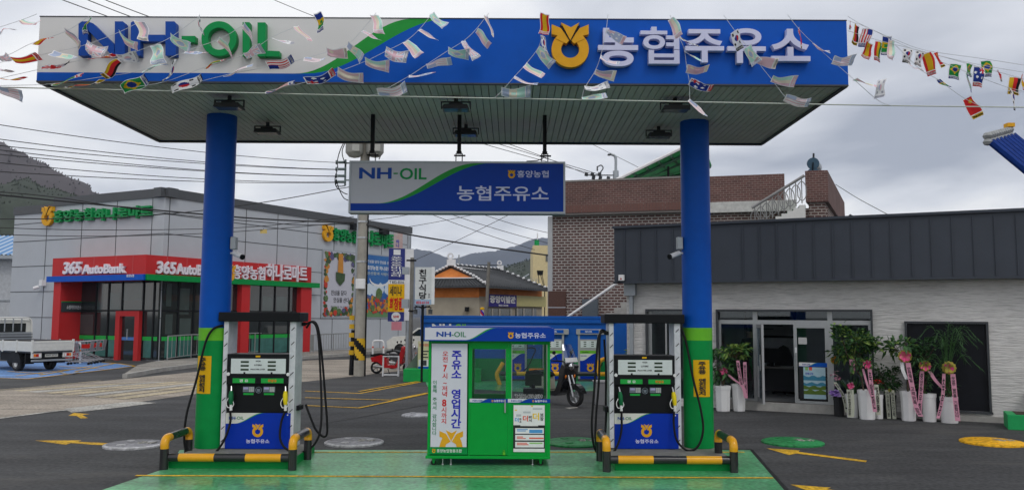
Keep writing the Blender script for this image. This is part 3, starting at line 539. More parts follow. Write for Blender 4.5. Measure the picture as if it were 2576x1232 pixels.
MB().box(X(474.2), X(721.8), .015, .021, Z(640), Z(275)).build('door_glass', GLASS, dr); MB().box(X(713), X(723), -.03, .0, Z(735), Z(640)).build('handle', STEEL, dr, bev=.003); b = MB(); b.box(X(703), X(720), -.02, .001, Z(1038), Z(1018)); b.tube([(X(706), -.01, Z(1018)), (X(706), -.01, Z(1003)), (X(716), -.01, Z(1003)), (X(716), -.01, Z(1018))], .004, 6); b.build('padlock', LIME, dr)
w_ = MB().box(X(768), X(1022), .015, .021, Z(632), Z(240)).build('window', GLASS, k); b = MB(); b.box(X(764), X(768), .0, .04, Z(632), Z(240)); b.box(X(1022), X(1025.9), 0, .04, Z(632), Z(240)); b.build('window_frame', ALU, w_)
MB().box(X(152), X(156), .06, D - .06, Z(639), Z(220)).build('side_window', GLASS, k); MB().box(X(1042), X(1046), .06, D - .06, Z(667), Z(220)).build('side_window', GLASS, k)
MB().box(X(462.3), X(1025.7), D - .03, D - .024, Z(659), Z(246)).build('back_window', GLASS, k)
text('Tel.061-835-0538', INK, w_, X(791), X(990), Z(629), Z(603), .0145, .002, .03); text('Tel.061-835-0538', WHITEP, w_, X(789), X(992), Z(631), Z(601), .0149, .001, .075)
for a, c in ((458, 737), (738, 1048)):
    b = MB(); wave(b, X(a), X(c), Z(663.5), Z(635), -.004, .25, .5, .1, .02, 24); s_ = b.build('sign_strip', [BOOTHW, BANDG, DBLUE], k); w = c - a
    text('NH-OIL', LBLUE, s_, X(a + w * .08), X(a + w * .36), Z(655), Z(642), -.0045, .002, .02); text('농협주유소', WHITEP, s_, X(a + w * .64), X(a + w * .93), Z(658), Z(641), -.0045, .002, .02); b = MB(); emblem(b, X(a + w * .6), Z(650), .028, -.0045, .002); b.build('emblem', [GOLD, BLACK], s_)
bn = MB().box(X(175), X(438), -.006, -.001, Z(983), Z(236)).build('banner', BOOTHW, k)
text('주유소 영업시간', TXBLUE, bn, X(322), X(397), Z(848), Z(287), -.0062, .003, .03, True, line=.97); text('오전', TXRED, bn, X(256), X(296), Z(370), Z(292), -.0062, .003, .012, True); text('7', TXRED, bn, X(262), X(290), Z(441), Z(391), -.0062, .003, .03); text('시~', TXRED, bn, X(256), X(292), Z(528), Z(450), -.0062, .003, .012, True); text('저녁', TXRED, bn, X(254), X(292), Z(622), Z(543), -.0062, .003, .012, True); text('8', TXRED, bn, X(256), X(288), Z(692), Z(640), -.0062, .003, .03); text('시까지', TXRED, bn, X(252), X(292), Z(817), Z(697), -.0062, .003, .012, True)
text('이용해 주셔서 감사합니다', TXGREEN, bn, X(186), X(218), Z(898), Z(504), -.0062, .003, .01, True)
b = MB()
for pl in ([(240, 868), (288, 888), (322, 945), (290, 962), (284, 982), (240, 982), (250, 945), (262, 918), (240, 908)], [(286, 862), (330, 882), (368, 862), (326, 942)], [(412, 868), (364, 888), (330, 945), (360, 962), (366, 982), (410, 982), (402, 945), (390, 918), (412, 908)]): b.prism([(X(x), Z(z)) for x, z in pl], -.009, -.0062)
b.build('emblem', GOLD, bn)
st = MB().box(X(165), X(445), -.006, -.001, Z(1036), Z(985)).build('banner_footer', GREEN, k); text('흥양농업협동조합', WHITEP, st, X(222), X(405), Z(1022), Z(998), -.0062, .002, .012); b = MB(); emblem(b, X(200), Z(1010), .05, -.0062, .002); b.build('emblem', [GOLD, BLACK], st)
ps = MB().box(X(778), X(1010), .0, .0075, Z(1018), Z(678)).build('poster', INK, k)
MB().box(X(780), X(1008), -.002, -.0005, Z(824), Z(680)).build('poster_top', WHITEP, ps)
b = MB()
for y in (845, 893, 943): b.box(X(793), X(1002), -.002, -.0005, Z(y + 40), Z(y))
b.box(X(780), X(1008), -.002, -.0005, Z(1016), Z(992)); b.build('poster_box', WHITEP, ps)
PRD = mat('print_red', (.7, .12, .08), .5); PBL = mat('print_blue', (.08, .3, .62), .5); PYL = mat('print_yellow', (.8, .55, .05), .5); PGN = mat('print_green', (.25, .5, .15), .5)
for s, m, a, c, d, e in (('더', PBL, 790, 818, 770, 802), ('하고', INK, 822, 838, 772, 806), ('더', PRD, 848, 886, 755, 797), ('해서', INK, 890, 913, 757, 800), ('더', PYL, 920, 968, 735, 788), ('보장', INK, 974, 1000, 737, 792)): text(s, m, ps, X(a), X(c), Z(e), Z(d), -.0022, .002, .03, len(s) > 1)
b = MB()
for (a, c, d, e, m) in ((800, 836, 746, 762, 3), (850, 905, 725, 738, 3), (920, 990, 700, 712, 3), (830, 960, 820, 830, 4), (895, 992, 856, 880, 1), (805, 885, 852, 858, 1), (805, 870, 862, 868, 1), (805, 850, 905, 912, 0), (805, 870, 916, 922, 0), (895, 1000, 912, 922, 0), (805, 880, 950, 956, 0), (805, 890, 960, 967, 0), (897, 992, 948, 958, 5), (908, 922, 682, 692, 2), (788, 805, 712, 720, 2)): b.box(X(a), X(c), -.003, -.0021, Z(e), Z(d), m)
b.build('print', [PRD, PBL, PYL, GREYP, WHITE, PGN], ps)
for a in (197, 978):
    for yy in (.06, D - .08):
        b = MB(); b.box(X(a - 12), X(a + 14), yy - .03, yy + .03, Z(1078), Z(1066.5)); b.prism([(X(a - 10), Z(1078)), (X(a + 12), Z(1078)), (X(a + 6), Z(1104)), (X(a - 4), Z(1104))], yy - .025, yy - .018); b.prism([(X(a - 10), Z(1078)), (X(a + 12), Z(1078)), (X(a + 6), Z(1104)), (X(a - 4), Z(1104))], yy + .018, yy + .025); cs = b.build('castor', BOOTHG, k)
        MB().lathe([(.001, -.016), (.04, -.016), (.042, 0), (.04, .016), (.001, .016)], (X(a), yy, .042), 18, 0, (0, 1, 0)).build('wheel', RUBBER, cs)
for a in (262, 322, 922): b = MB(); b.cyl((X(a), .1, .01), (X(a), .1, Z(1066.5)), .008, 8); b.lathe([(.001, .02), (.02, .018), (.022, .01)], (X(a), .1, 0), 10); b.build('levelling_foot', STEEL, k)

# inside the booth
t = thing('booth_table', 'dark table inside the green booth behind its window', 'table', (KS.x, KS.y + .05, Z(1045)))
h = Z(640) - Z(1045); MB().box(X(790), X(1010), .55, 1.1, h - .03, h).build('tabletop', BLACK, t)
for a in (795, 995):
    for y in (.58, 1.05): MB().box(X(a), X(a + 10), y, y + .02, 0, h - .0301).build('leg', BLACK, t)
t = thing('card_terminal', 'dark till with tilted screen on the table in the booth', 'till', (KS.x + X(935), KS.y + .85, Z(640)))
MB().box(-.16, .16, -.14, .14, 0, .1).build('base', BLACK, t, bev=.01); b = MB().box(-.13, .13, -.01, .02, 0, .2); b.xf(Matrix.Translation((.0, 0, .14)) @ Matrix.Rotation(.35, 4, 'X')); b.build('screen', LCD, t); MB().cyl((0, 0, .1), (0, 0, .16), .03).build('neck', BLACK, t)
# ---------------------------------------------------------------- office with dark fascia
A_, B_ = G(1879, 1030), G(2530, 1064)
OF = Fr(A_, math.atan2(B_.y - A_.y, B_.x - A_.x)); OY = OF.yaw
of = thing('station_office', 'low office of white split brick with dark metal fascia behind the potted plants', 'building', OF.o, OY)
WB = mat('white_split_brick', (.72, .70, .68), .85)
def split_face():
    nt = WB.node_tree; N = nt.nodes.new; L = nt.links.new; b = nt.nodes['Principled BSDF']; tc = N('ShaderNodeTexCoord'); mp = N('ShaderNodeMapping'); mp.inputs['Scale'].default_value = (3.5, 3.5, 34); L(tc.outputs['Object'], mp.inputs[0])
    n = N('ShaderNodeTexNoise'); n.inputs['Scale'].default_value = 1; n.inputs['Detail'].default_value = 3; n.inputs['Roughness'].default_value = .6; L(mp.outputs[0], n.inputs['Vector'])
    r = N('ShaderNodeValToRGB'); L(n.outputs['Fac'], r.inputs[0]); e = r.color_ramp.elements; e[0].position = .34; e[0].color = (.53, .52, .51, 1); e[1].position = .5; e[1].color = (.66, .645, .63, 1); q = r.color_ramp.elements.new(.7); q.color = (.72, .71, .69, 1)
    n2 = N('ShaderNodeTexNoise'); n2.inputs['Scale'].default_value = .7; n2.inputs['Detail'].default_value = 6; L(tc.outputs['Object'], n2.inputs['Vector']); mr = N('ShaderNodeMapRange'); mr.inputs[1].default_value = .3; mr.inputs[2].default_value = .7; mr.inputs[3].default_value = .86; mr.inputs[4].default_value = 1.06; L(n2.outputs['Fac'], mr.inputs[0])
    hs = N('ShaderNodeHueSaturation'); L(r.outputs[0], hs.inputs['Color']); L(mr.outputs[0], hs.inputs['Value']); L(hs.outputs[0], b.inputs['Base Color'])
    bp = N('ShaderNodeBump'); bp.inputs['Strength'].default_value = .8; bp.inputs['Distance'].default_value = .03; L(n.outputs['Fac'], bp.inputs['Height']); L(bp.outputs[0], b.inputs['Normal'])
split_face()
WO = -.1                                # wall plane lies a little behind the plinth face
def os_(u, v=850, o=WO): return OF.x(u, v, o)
sL, sR = os_(1577), os_(2576) + 3.5
fz0 = OF.z(1900, 703, .3); fz1 = OF.z(1900, 560, .3); fsl = os_(1545, 640, .3)
ho = [(os_(1626), os_(1737), .18, OF.z(1700, 777, WO)), (os_(1803), os_(2197), .2, OF.z(2000, 778, WO)), (os_(2276), os_(2487), OF.z(2380, 1030, WO), OF.z(2380, 808, WO))]
b = MB(); y0, y1 = .1, .3
def wx(a, c, z0, z1): b.box(a, c, y0, y1, z0, z1)
prev = sL
for a, c, z0, z1 in ho:
    wx(prev, a, 0, fz0 + .3); wx(a, c, z1, fz0 + .3)
    if z0 > .05: wx(a, c, 0, z0)
    prev = c
wx(prev, sR, 0, fz0 + .3); b.box(sL, sL + .2, .301, 6, 0, fz0 + .3); b.build('wall', WB, of)
b = MB(); b.box(fsl, sR + .3, -.3, -.1, fz0, fz1); b.box(fsl, fsl + .2, -.0999, 6, fz0, fz1); b.box(fsl + .2, sR, -.0999, 6, fz0 + .001, fz0 + .05)
us = [1571.6, 1610.6, 1651, 1693, 1737, 1782] + [1910.8 + .3 * q for q in (-140, 0, 145, 298, 455, 615, 778, 943, 1105, 1280, 1445, 1622, 1800, 1980, 2165)] + [2618, 2676]
for u in us: x = os_(u, 640, .3); b.box(x - .012, x + .012, -.325, -.3001, fz0 + .01, fz1 - .06)
b.box(fsl - .03, sR + .3, -.36, -.05, fz1 + .0005, fz1 + .06); b.box(fsl - .02, sR + .3, -.33, -.29, fz0 - .05, fz0 - .001)
b.build('fascia', CHAR, of)
MB().box(fsl + .2, sR, .001, 6, fz1 - .2, fz1 - .15).build('roof', DGREY, of)
b = MB(); b.box(ho[1][0] + .02, sR, 0, .12, .0, .12); b.box(ho[1][0] - .02, ho[1][1] + .1, -.02, .4, 0, .2); b.build('plinth', CONC, of)
INW = mat('room_wall', (.72, .74, .78), .8); INF = mat('room_floor', (.35, .35, .36), .3)
b = MB(); b.box(sL + .21, sR, .32, 5.2, .15, .2, 1); b.box(sL + .21, sR, 5.2, 5.3, .2, fz0 + .2); b.box(ho[1][1] + .15, ho[1][1] + .25, .32, 5.2, .2, fz0 + .2); b.box(sL + .21, sR, .32, 5.2, fz0 + .2, fz0 + .28); b.build('room', [INW, INF], of)
def glaz(name, hole, mull, trans, parent):
    a, c, z0, z1 = hole; f = MB(); w = .06
    f.box(a, c, .02, .2, z1 - .05, z1 - .001); f.box(a, a + .045, .02, .2, z0, z1 - .0501); f.box(c - .045, c, .02, .2, z0, z1 - .0501); o = f.build('window_surround', DGREY, parent)
    return o
for h_ in ho: glaz('w', h_, [], [], of)
f6 = lambda x, y: (1774 + .3 * x, 739.2 + .3 * y)
def ox(px, py=600, o=WO): return OF.x(*f6(px, py), o)
def oz(py, px=600, o=WO): return OF.z(*f6(px, py), o)
a, c, z0, z1 = ho[1]; zt = oz(236)
b = MB(); yy0, yy1 = .14, .2
b.box(a + .046, c - .046, yy0, yy1, zt - .05, zt + .05)
for px in (424, 1055): x = ox(px); b.box(x - .055, x + .055, yy0 - .002, yy1 + .002, z0 + .001, z1 - .0502)
b.box(a + .046, a + .1, yy0, yy1, z0, zt - .0502); b.box(c - .1, c - .046, yy0, yy1, z0, zt - .0502); b.box(a + .1, ox(424) - .056, yy0, yy1, z0, z0 + .06); b.box(ox(1055) + .056, c - .1, yy0, yy1, z0, z0 + .06)
fr = b.build('window_frame', ALU, of)
b = MB(); b.box(a + .05, c - .05, .165, .171, zt + .05, z1 - .051); b.box(a + .1, ox(424) - .056, .165, .171, z0 + .06, zt - .05); b.box(ox(1055) + .056, c - .1, .165, .171, z0 + .06, zt - .05); b.build('pane', OGLASS, fr)
def door(name, x0, x1, M=None, poster=False):
    w = x1 - x0; h = zt - .055 - z0; b = MB(); e = .075
    b.box(0, e, -.03, .02, 0, h); b.box(w - e, w, -.03, .02, 0, h); b.box(e, w - e, -.03, .02, h - .08, h); b.box(e, w - e, -.03, .02, 0, .1)
    d = b.build('door', ALU, of); d.location = (x0, .16, z0 + .004)
    MB().box(e, w - e, -.008, -.002, .1, h - .08).build('pane', OGLASS, d)
    b = MB(); b.cyl((w * .9 if not poster else .06, -.06, h * .42), (w * .9 if not poster else .06, -.06, h * .62), .014, 8); b.build('handle', STEEL, d); return d, w, h
d, w, h = door('door', ox(745), ox(1038), poster=True)
q = lambda px: (px - 745) / (1038 - 745) * w; zz = lambda py: oz(py) - z0
s_ = MB(); wave(s_, q(785), q(1022), zz(602), zz(568), -.034, .3, .7, .1, .05, 20); s_ = s_.build('sign_strip', [WHITE, BANDG, BLUE], d); text('NH-OIL', LBLUE, s_, q(815), q(885), zz(592), zz(577), -.0345, .002, .02)
ps = MB().box(q(785), q(1022), -.03, -.0285, zz(885), zz(604)).build('poster_backing', INK, d)
SKYP = mat('poster_sky', (.42, .6, .68), .3); SEAP = mat('poster_sea', (.06, .25, .38), .3); HILLP = mat('poster_green', (.12, .2, .04), .3)
b = MB(); b.box(q(822), q(1006), -.034, -.0302, zz(866), zz(606), 0); X0, X1 = q(822), q(1006)
for z_a, z_b, m in ((715, 680, 1), (760, 735, 1), (790, 762, 2), (830, 795, 2), (812, 800, 3)):
    n = 8; p = [(lerp(X0, X1, i / n), zz(z_b + 8 * math.sin(i * 1.7 + z_a))) for i in range(n + 1)] + [(X1, zz(z_a)), (X0, zz(z_a))]; b.prism(p, -.0345 - .0004 * (z_a % 7), -.0341, m)
b.box(q(838), q(862), -.036, -.0341, zz(632), zz(606), 4); b.box(q(870), q(896), -.036, -.0341, zz(632), zz(606), 3); b.build('poster', [SKYP, SEAP, HILLP, PRD, PGN], ps); text('판매시작', TXBLUE, ps, q(838), q(905), zz(670), zz(650), -.0346, .002, .02)
text('NOTICE', WHITEP, d, q(790), q(850), zz(400), zz(390), -.009, .001) if False else None
b = MB().box(q(785), q(857), -.011, -.0085, zz(418), zz(362)); b.build('paper_notice', mat('paper', (.5, .5, .5), .7), d); MB().box(q(755), q(772), -.036, -.0302, zz(490), zz(445)).build('lock_plate', WHITEP, d)
d2, w2, h2 = door('door', ox(438), ox(438) + w); d2.rotation_euler = (0, 0, -math.radians(72)); MB().box(.12, .34, -.034, -.0302, .12, .85).build('paper_notice', WHITEP, d2)
# left window and dark shutter opening
a, c, z0, z1 = ho[0]; b = MB(); b.box(a + .046, a + .13, .14, .2, z0 + .001, z1 - .051); b.box(a + .131, c - .05, .14, .2, zt - .04, zt + .04); x = a + .13; b.box(x + .35, x + .39, .14, .2, z0, zt - .0401); fr = b.build('window_frame', ALU, of); MB().box(a + .13, c - .046, .165, .171, z0, z1 - .051).build('pane', OGLASS, fr)
a, c, z0, z1 = ho[2]; MB().box(a + .05, c - .05, .1, .14, z0, z1 - .051).build('shutter', mat('black_film', (.008, .009, .013), .4, var=.2, spec=.15), of); MB().box(a - .02, c + .02, .03, .2, z0 - .05, z0 - .001).build('sill', DGREY, of)
# gutter pipe, boxes
x = os_(1587, 730, 0); b = MB(); b.box(x - .045, x + .045, -.01, .095, .2, fz0 - .35); b.box(x - .17, x + .13, -.06, .095, fz0 - .35, fz0 - .04); b.box(x - .06, x + .06, -.02, .097, 1.9, 1.95); b.build('downpipe', GALV, of)
MB().box(os_(2576, 930), os_(2576, 930) + 1.2, -.1, .09, OF.z(2576, 1032, 0), OF.z(2576, 986, 0)).build('meter_box', mat('grey_box', (.4, .39, .37), .6), of)
x = OF.x(1545, 700, .4); o = thing('security_light', 'small white alarm light at the corner of the dark fascia', 'alarm light', OF.M @ Vector((OF.x(1564, 698, .34), -.34, OF.z(1564, 706, .34))), OY)
MB().box(-.07, .07, -.06, .035, 0, .15).build('casing', WHITEP, o, bev=.012); MB().cyl((0, -.061, .05), (0, -.07, .05), .02).build('lens', REDLENS, o); MB().tube([(-.05, -.02, 0), (-.1, -.04, -.05), (-.2, -.08, -.06)], .02).build('arm', BLACK, o)
# room furniture
def inoff(name, lab, cat, u, v, z, depth): x = OF.x(u, v, -depth); p = OF.M @ Vector((x, depth, z)); return thing(name, lab, cat, p, OY)
t = inoff('office_desk', 'dark desk inside the office seen through the open door', 'desk', 1962, 940, .2, 2.0)
MB().box(-1.1, 1.0, -.35, .35, .7, .74).build('desktop', mat('desk_top', (.16, .15, .14), .4), t); MB().box(-1.08, .98, -.02, .0, .1, .6999).build('modesty_panel', DARKIN, t)
for x in (-1.05, .92): MB().box(x, x + .05, -.33, .33, 0, .6999).build('leg', DARKIN, t)
b = MB(); rr = random.Random(4)
t2 = inoff('computer_monitor', 'black computer monitor on the dark office desk', 'monitor', 1937, 890, .94, 2.05); MB().box(-.28, .28, -.02, .02, .08, .46).build('screen', BLACK, t2); MB().cyl((0, 0, .0), (0, 0, .09), .09, 16).build('stand', BLACK, t2)
t2 = inoff('office_chair', 'black high back chair behind the office desk', 'chair', 1971, 890, .2, 2.7)
b = MB(); b.prism([(-.25, .55), (.25, .55), (.22, .95), (.12, 1.2), (0, 1.27), (-.12, 1.2), (-.22, .95)], 0, .1); b.build('backrest', BLACK, t2, bev=.03); MB().box(-.26, .26, -.5, -.001, .42, .52).build('seat', BLACK, t2, bev=.03); MB().cyl((0, -.25, .06), (0, -.25, .42), .03).build('column', BLACK, t2); b = MB()
for i in range(5): a = i * 2 * PI / 5; b.tube([(0, -.25, .08), (.3 * math.cos(a), -.25 + .3 * math.sin(a), .03)], .025)
b.build('base', BLACK, t2)
t2 = inoff('framed_notice', 'large framed notice on the back wall of the dark office', 'frame', 1938, 845, 1.6, 5.19)
MB().box(-.75, .75, -.04, 0, 0, 1.25).build('frame', BLACK, t2); MB().box(-.68, .68, -.045, -.0401, .07, 1.18).build('sheet', mat('dim_paper', (.35, .37, .38), .6), t2); b = MB()
for i in range(9): b.box(-.5, .1 + .4 * ((i * 37) % 10) / 10, -.047, -.0451, .25 + i * .1, .275 + i * .1)
b.build('print', DGREY, t2)
PAP = mat('papers', (.55, .55, .55), .6); t2 = inoff('paper_stack', 'white papers lying on the office desk', 'papers', 1985, 928, .941, 1.85); b = MB()
for i in range(4): b.box(-.2 + .1 * i, 0 + .1 * i, -.1, .12, .006 * i, .006 * i + .005)
b.build('sheet', PAP, t2)
# person just inside the open door: dark clothes, one hand forward
def person(loc, rz):
    t = thing('person', 'person in dark clothes standing just inside the open office door', 'person', loc, rz)
    J = {'pel': ((0, 0, .93), .15), 'sp': ((0, .0, 1.15), .15), 'ch': ((0, -.01, 1.36), .165), 'nk': ((0, -.01, 1.5), .055), 'hd0': ((0, -.03, 1.58), .08), 'hd': ((0, -.03, 1.66), .098), 'top': ((0, -.02, 1.73), .075)}
    E = [('pel', 'sp'), ('sp', 'ch'), ('ch', 'nk'), ('nk', 'hd0'), ('hd0', 'hd'), ('hd', 'top')]
    for s, k in ((-1, 'l'), (1, 'r')):
        J.update({k + 'sh': ((s * .19, 0, 1.42), .07), k + 'el': ((s * .24, .03 if s > 0 else -.02, 1.13), .048), k + 'wr': ((s * .22, -.08 if s > 0 else -.2, .93), .03), k + 'hp': ((s * .1, 0, .86), .1), k + 'kn': ((s * .11, -.02, .5), .062), k + 'an': ((s * .11, .02, .1), .042), k + 'to': ((s * .12, -.13, .04), .036)})
        E += [('ch', k + 'sh'), (k + 'sh', k + 'el'), (k + 'el', k + 'wr'), ('pel', k + 'hp'), (k + 'hp', k + 'kn'), (k + 'kn', k + 'an'), (k + 'an', k + 'to')]
        wr = Vector(J[k + 'wr'][0])
        J[k + 'pm'] = (tuple(wr + Vector((0, -.03, -.07))), .03); E.append((k + 'wr', k + 'pm'))
        for i in range(5): J[k + 'f%d' % i] = (tuple(wr + Vector(((i - 2) * .017, -.05 - .008 * (i % 2), -.15 + .012 * abs(i - 2)))), .009); E.append((k + 'pm', k + 'f%d' % i))
    ks = list(J); me = bpy.data.meshes.new('body'); me.from_pydata([J[q][0] for q in ks], [(ks.index(a), ks.index(c)) for a, c in E], []); o = bpy.data.objects.new('body', me); COL.objects.link(o); o.parent = t
    m = o.modifiers.new('skin', 'SKIN'); m.use_smooth_shade = True
    for i, q in enumerate(ks): me.skin_vertices[0].data[i].radius = (J[q][1], J[q][1]); me.skin_vertices[0].data[i].use_root = q == 'pel'
    o.modifiers.new('s', 'SUBSURF').levels = 1; o.modifiers['s'].render_levels = 1
    pm = mat('dark_clothes_and_skin', (.02, .02, .024), .8); nt = pm.node_tree; N = nt.nodes.new; L = nt.links.new; tc = N('ShaderNodeTexCoord'); sp = N('ShaderNodeSeparateXYZ'); L(tc.outputs['Object'], sp.inputs[0]); gt = N('ShaderNodeMath'); gt.operation = 'GREATER_THAN'; gt.inputs[1].default_value = 1.5; L(sp.outputs[2], gt.inputs[0])
    mx = N('ShaderNodeMix'); mx.data_type = 'RGBA'; L(gt.outputs[0], mx.inputs[0]); mx.inputs[6].default_value = (.02, .02, .024, 1); mx.inputs[7].default_value = (.42, .26, .19, 1); L(mx.outputs[2], nt.nodes['Principled BSDF'].inputs['Base Color']); me.materials.append(pm)
    b = MB(); b.sph((0, -.01, 1.7), .115, 0, 14, (.92, 1, .85)); b.build('hair', BLACK, t); b = MB()
    for s in (-1, 1): b.sph((s * .035, -.125, 1.665), .012, 0, 8); b.sph((s * .1, -.02, 1.65), .025, 1, 8, (.5, .8, 1.2))
    b.sph((0, -.135, 1.635), .016, 1, 8, (.8, 1, 1.3)); b.box(-.025, .025, -.127, -.12, 1.595, 1.602); b.build('face', [INK, mat('skin', (.42, .26, .19), .5)], t)
p = OF.M @ Vector((OF.x(1889, 930, -.75), .75, .2)); person(p, OY - .3)
# ---------------------------------------------------------------- potted plants
RND = random.Random(11)
def leaf(b, p, d, L_, w, m, rr, droop=.3):
    d = d.normalized(); s = d.cross(Vector((0, 0, 1)))
    if s.length < .1: s = Vector((1, 0, 0))
    s = (s.normalized() * math.cos(rr) + d.cross(s.normalized()) * math.sin(rr)); n = d.cross(s)
    q = [p, p + d * L_ * .45 + s * w * .5 + n * w * .12, p + d * L_ + Vector((0, 0, -droop * L_)), p + d * L_ * .45 - s * w * .5 + n * w * .12, p + d * L_ * .5 - n * w * .06]
    b.add(q, [(0, 1, 4), (1, 2, 4), (2, 3, 4), (3, 0, 4)], m)
def crown(t, c, R_, n, L_, w, pal, name='foliage', seed=0, hole=.35, tiers=0):
    rr = random.Random(seed); b = MB(); c = Vector(c); cl = [(Vector((rr.uniform(-1, 1), rr.uniform(-1, 1), rr.uniform(-1, 1))), rr.uniform(.25, .45)) for _ in range(14)]
    k = 0; n = int(n * 1.55)
    while k < n:
        q, sr = rr.choice(cl); g_ = Vector((rr.gauss(0, 1), rr.gauss(0, 1), rr.gauss(0, 1))).normalized() * sr * rr.random() ** .4; p = q * .75 + g_
        if p.length > 1.08: continue
        k += 1; wp = c + Vector((p.x * R_[0], p.y * R_[1], p.z * R_[2])); d = p * .9 + g_ + Vector((rr.gauss(0, .5), rr.gauss(0, .5), rr.gauss(.1, .4)))
        leaf(b, wp, d, L_ * rr.uniform(.6, 1.2), w * rr.uniform(.7, 1.2), rr.choices(range(len(pal)), [5, 3, 2][:len(pal)])[0], rr.uniform(-.8, .8))
    for q, sr in cl: b.tube([c + Vector((0, 0, -R_[2] * 1.1)), c + Vector((q.x * R_[0] * .3, q.y * R_[1] * .3, -R_[2] * .3)), c + Vector((q.x * R_[0] * .75, q.y * R_[1] * .75, q.z * R_[2] * .75))], .006, 5, len(pal))
    return b.build(name, pal + [BARK], t)
def pot(t, r0, r1, h, m, n=20):
    b = MB().lathe([(.001, 0), (r0, 0), (r0 * 1.03, .02), (r1 * .97, h - .09), (r1 * 1.02, h - .088), (r1 * 1.05, h - .002), (r1 * .93, h), (r1 * .9, h - .05), (.001, h - .05)], n=n); o = b.build('pot', m, t)
    if n < 10:
        for p in o.data.polygons: p.use_smooth = False
    return o
def ribbon(t, pts, w, m, txt=None, ink=INK):
    P = spline(pts, 6); b = MB(); n = len(P); tot = 0
    def fr_(i): return Vector((w / 2, 0, 0))
    for i in range(n - 1):
        b.add([P[i] - fr_(i), P[i] + fr_(i), P[i + 1] + fr_(i), P[i + 1] - fr_(i)], [(3, 2, 1, 0)], 0, True)
    o = b.build('ribbon', m, t)
    if txt:
        vs, fs = text_mesh('\n'.join(txt), .015, 1.0); b = MB()
        def S(v):
            f = (1 - v.y) * .86 + .07; k = min(n - 2, int(f * (n - 1))); q = P[k].lerp(P[k + 1], f * (n - 1) - k); return q + Vector(((v.x - .5) * w * .7, -.005 - .003 * v.z, 0))
        b.add([S(v) for v in vs], fs); b.build('lettering', ink, o)
    return o
def bow(t, c, r, m, m2):
    b = MB(); rr = random.Random(int(r * 1000)); c = Vector(c)
    for i in range(16):
        a = i * 2 * PI / 16 + rr.uniform(-.2, .2); d = Vector((math.cos(a), -.5 - rr.random() * .5, math.sin(a))).normalized(); s = Vector((-math.sin(a), 0, math.cos(a))) * r * .28
        p = c + d * r * rr.uniform(.7, 1); b.add([c, c + d * r * .5 + s, p + s * .4, p - s * .4, c + d * r * .5 - s], [(0, 1, 2, 3, 4)], 0 if i % 3 else 1)
    for i in range(12 if m2 is BOWR or m is BOWY else 0):
        a = i * 2 * PI / 12; d = Vector((math.cos(a), .25, math.sin(a))); s = Vector((-math.sin(a), 0, math.cos(a))) * r * .35; b.add([c, c + d * r * .7 - s, c + d * r * .95, c + d * r * .7 + s], [(0, 1, 2, 3)], 2)
    return b.build('bow', [m, m2, BOWY], t)
c7 = lambda x, y: (2058.6 + .3 * x, 739.2 + .3 * y)
def plant(lab, uv, cat='potted plant'):
    p = G(*uv); t = thing('potted_plant', lab, cat, (p.x, p.y + .17, 0), OY, 'congratulation plants in front of the office'); sc = 2050 / p.y * .955
    return t, (lambda px: px * .3 / sc)       # crop pixels -> metres
POTW = mat('pot_white', (.74, .74, .74), .32, var=.03); POTB = mat('pot_black', (.02, .02, .022), .4)
SOILc = mat('soil', (.05, .035, .025), .95)
t, k = plant('white tapered pot with dark leafy plant, first beside the green column', f6(165, 985)); pot(t, k(52), k(62), k(200), POTW, 8); crown(t, (0, .05, k(350)), (k(110), k(90), k(150)), 190, .16, .07, [LEAF2, LEAF1, LEAF2], seed=1)
t, k = plant('white pot with broad yellow edged leaves and pink ribbons near the open door', f6(300, 985)); pot(t, k(46), k(58), k(212), POTW, 8); crown(t, (k(-35), 0, k(470)), (k(125), k(80), k(75)), 100, .18, .10, [LEAF1, LEAF3, LEAF3], seed=2); MB().tube([(0, 0, k(170)), (.01, 0, k(300)), (-.03, 0, k(420))], .016, 8).build('stem', BARK, t)
bow(t, (k(-95), -.2, k(315)), k(42), MAG, PINK); ribbon(t, [(k(-70), -.2, k(290)), (k(-20), -.22, k(250)), (k(45), -.22, k(200)), (k(70), -.23, k(110))], k(26), PINK); ribbon(t, [(k(8), -.16, k(400)), (k(22), -.2, k(300)), (k(40), -.22, k(200))], k(26), PINK, '축개업'); ribbon(t, [(k(62), -.16, k(390)), (k(65), -.2, k(250)), (k(70), -.21, k(110))], k(26), PINK, '번창하세요')
t, k = plant('black pot of pink orchids with crumpled purple wrapping', c7(200, 1030)); pot(t, k(36), k(40), k(155), POTB, 4); b = MB(); rr = random.Random(5)
for i in range(26): a = rr.uniform(0, 2 * PI); p = Vector((k(-15) + k(32) * rr.gauss(0, .6), -.08, k(310) + k(45) * rr.gauss(0, .7))); leaf(b, p, Vector((math.cos(a), -.6, math.sin(a))), k(24), k(22), i % 2, 0, 0)
b.tube([(0, 0, k(150)), (k(-8), -.02, k(260)), (k(-18), -.05, k(350))], .007, 6, 2); b.tube([(.02, 0, k(150)), (k(-2), -.02, k(240)), (k(-10), -.05, k(390))], .007, 6, 2); b.build('orchid_spray', [PINK, mat('petal_pale', (.62, .45, .5), .5, sub=.3), LEAF2], t)
b = MB(); rr = random.Random(31)
for i in range(70): a = rr.uniform(0, 2 * PI); e_ = rr.uniform(-.4, .9); leaf(b, Vector((k(-15), -.08, k(178))), Vector((math.cos(a), .5 * math.sin(a) - .25, e_ * .7)), k(60) * rr.uniform(.7, 1.1), k(40), i % 2, rr.uniform(-1, 1), .1)
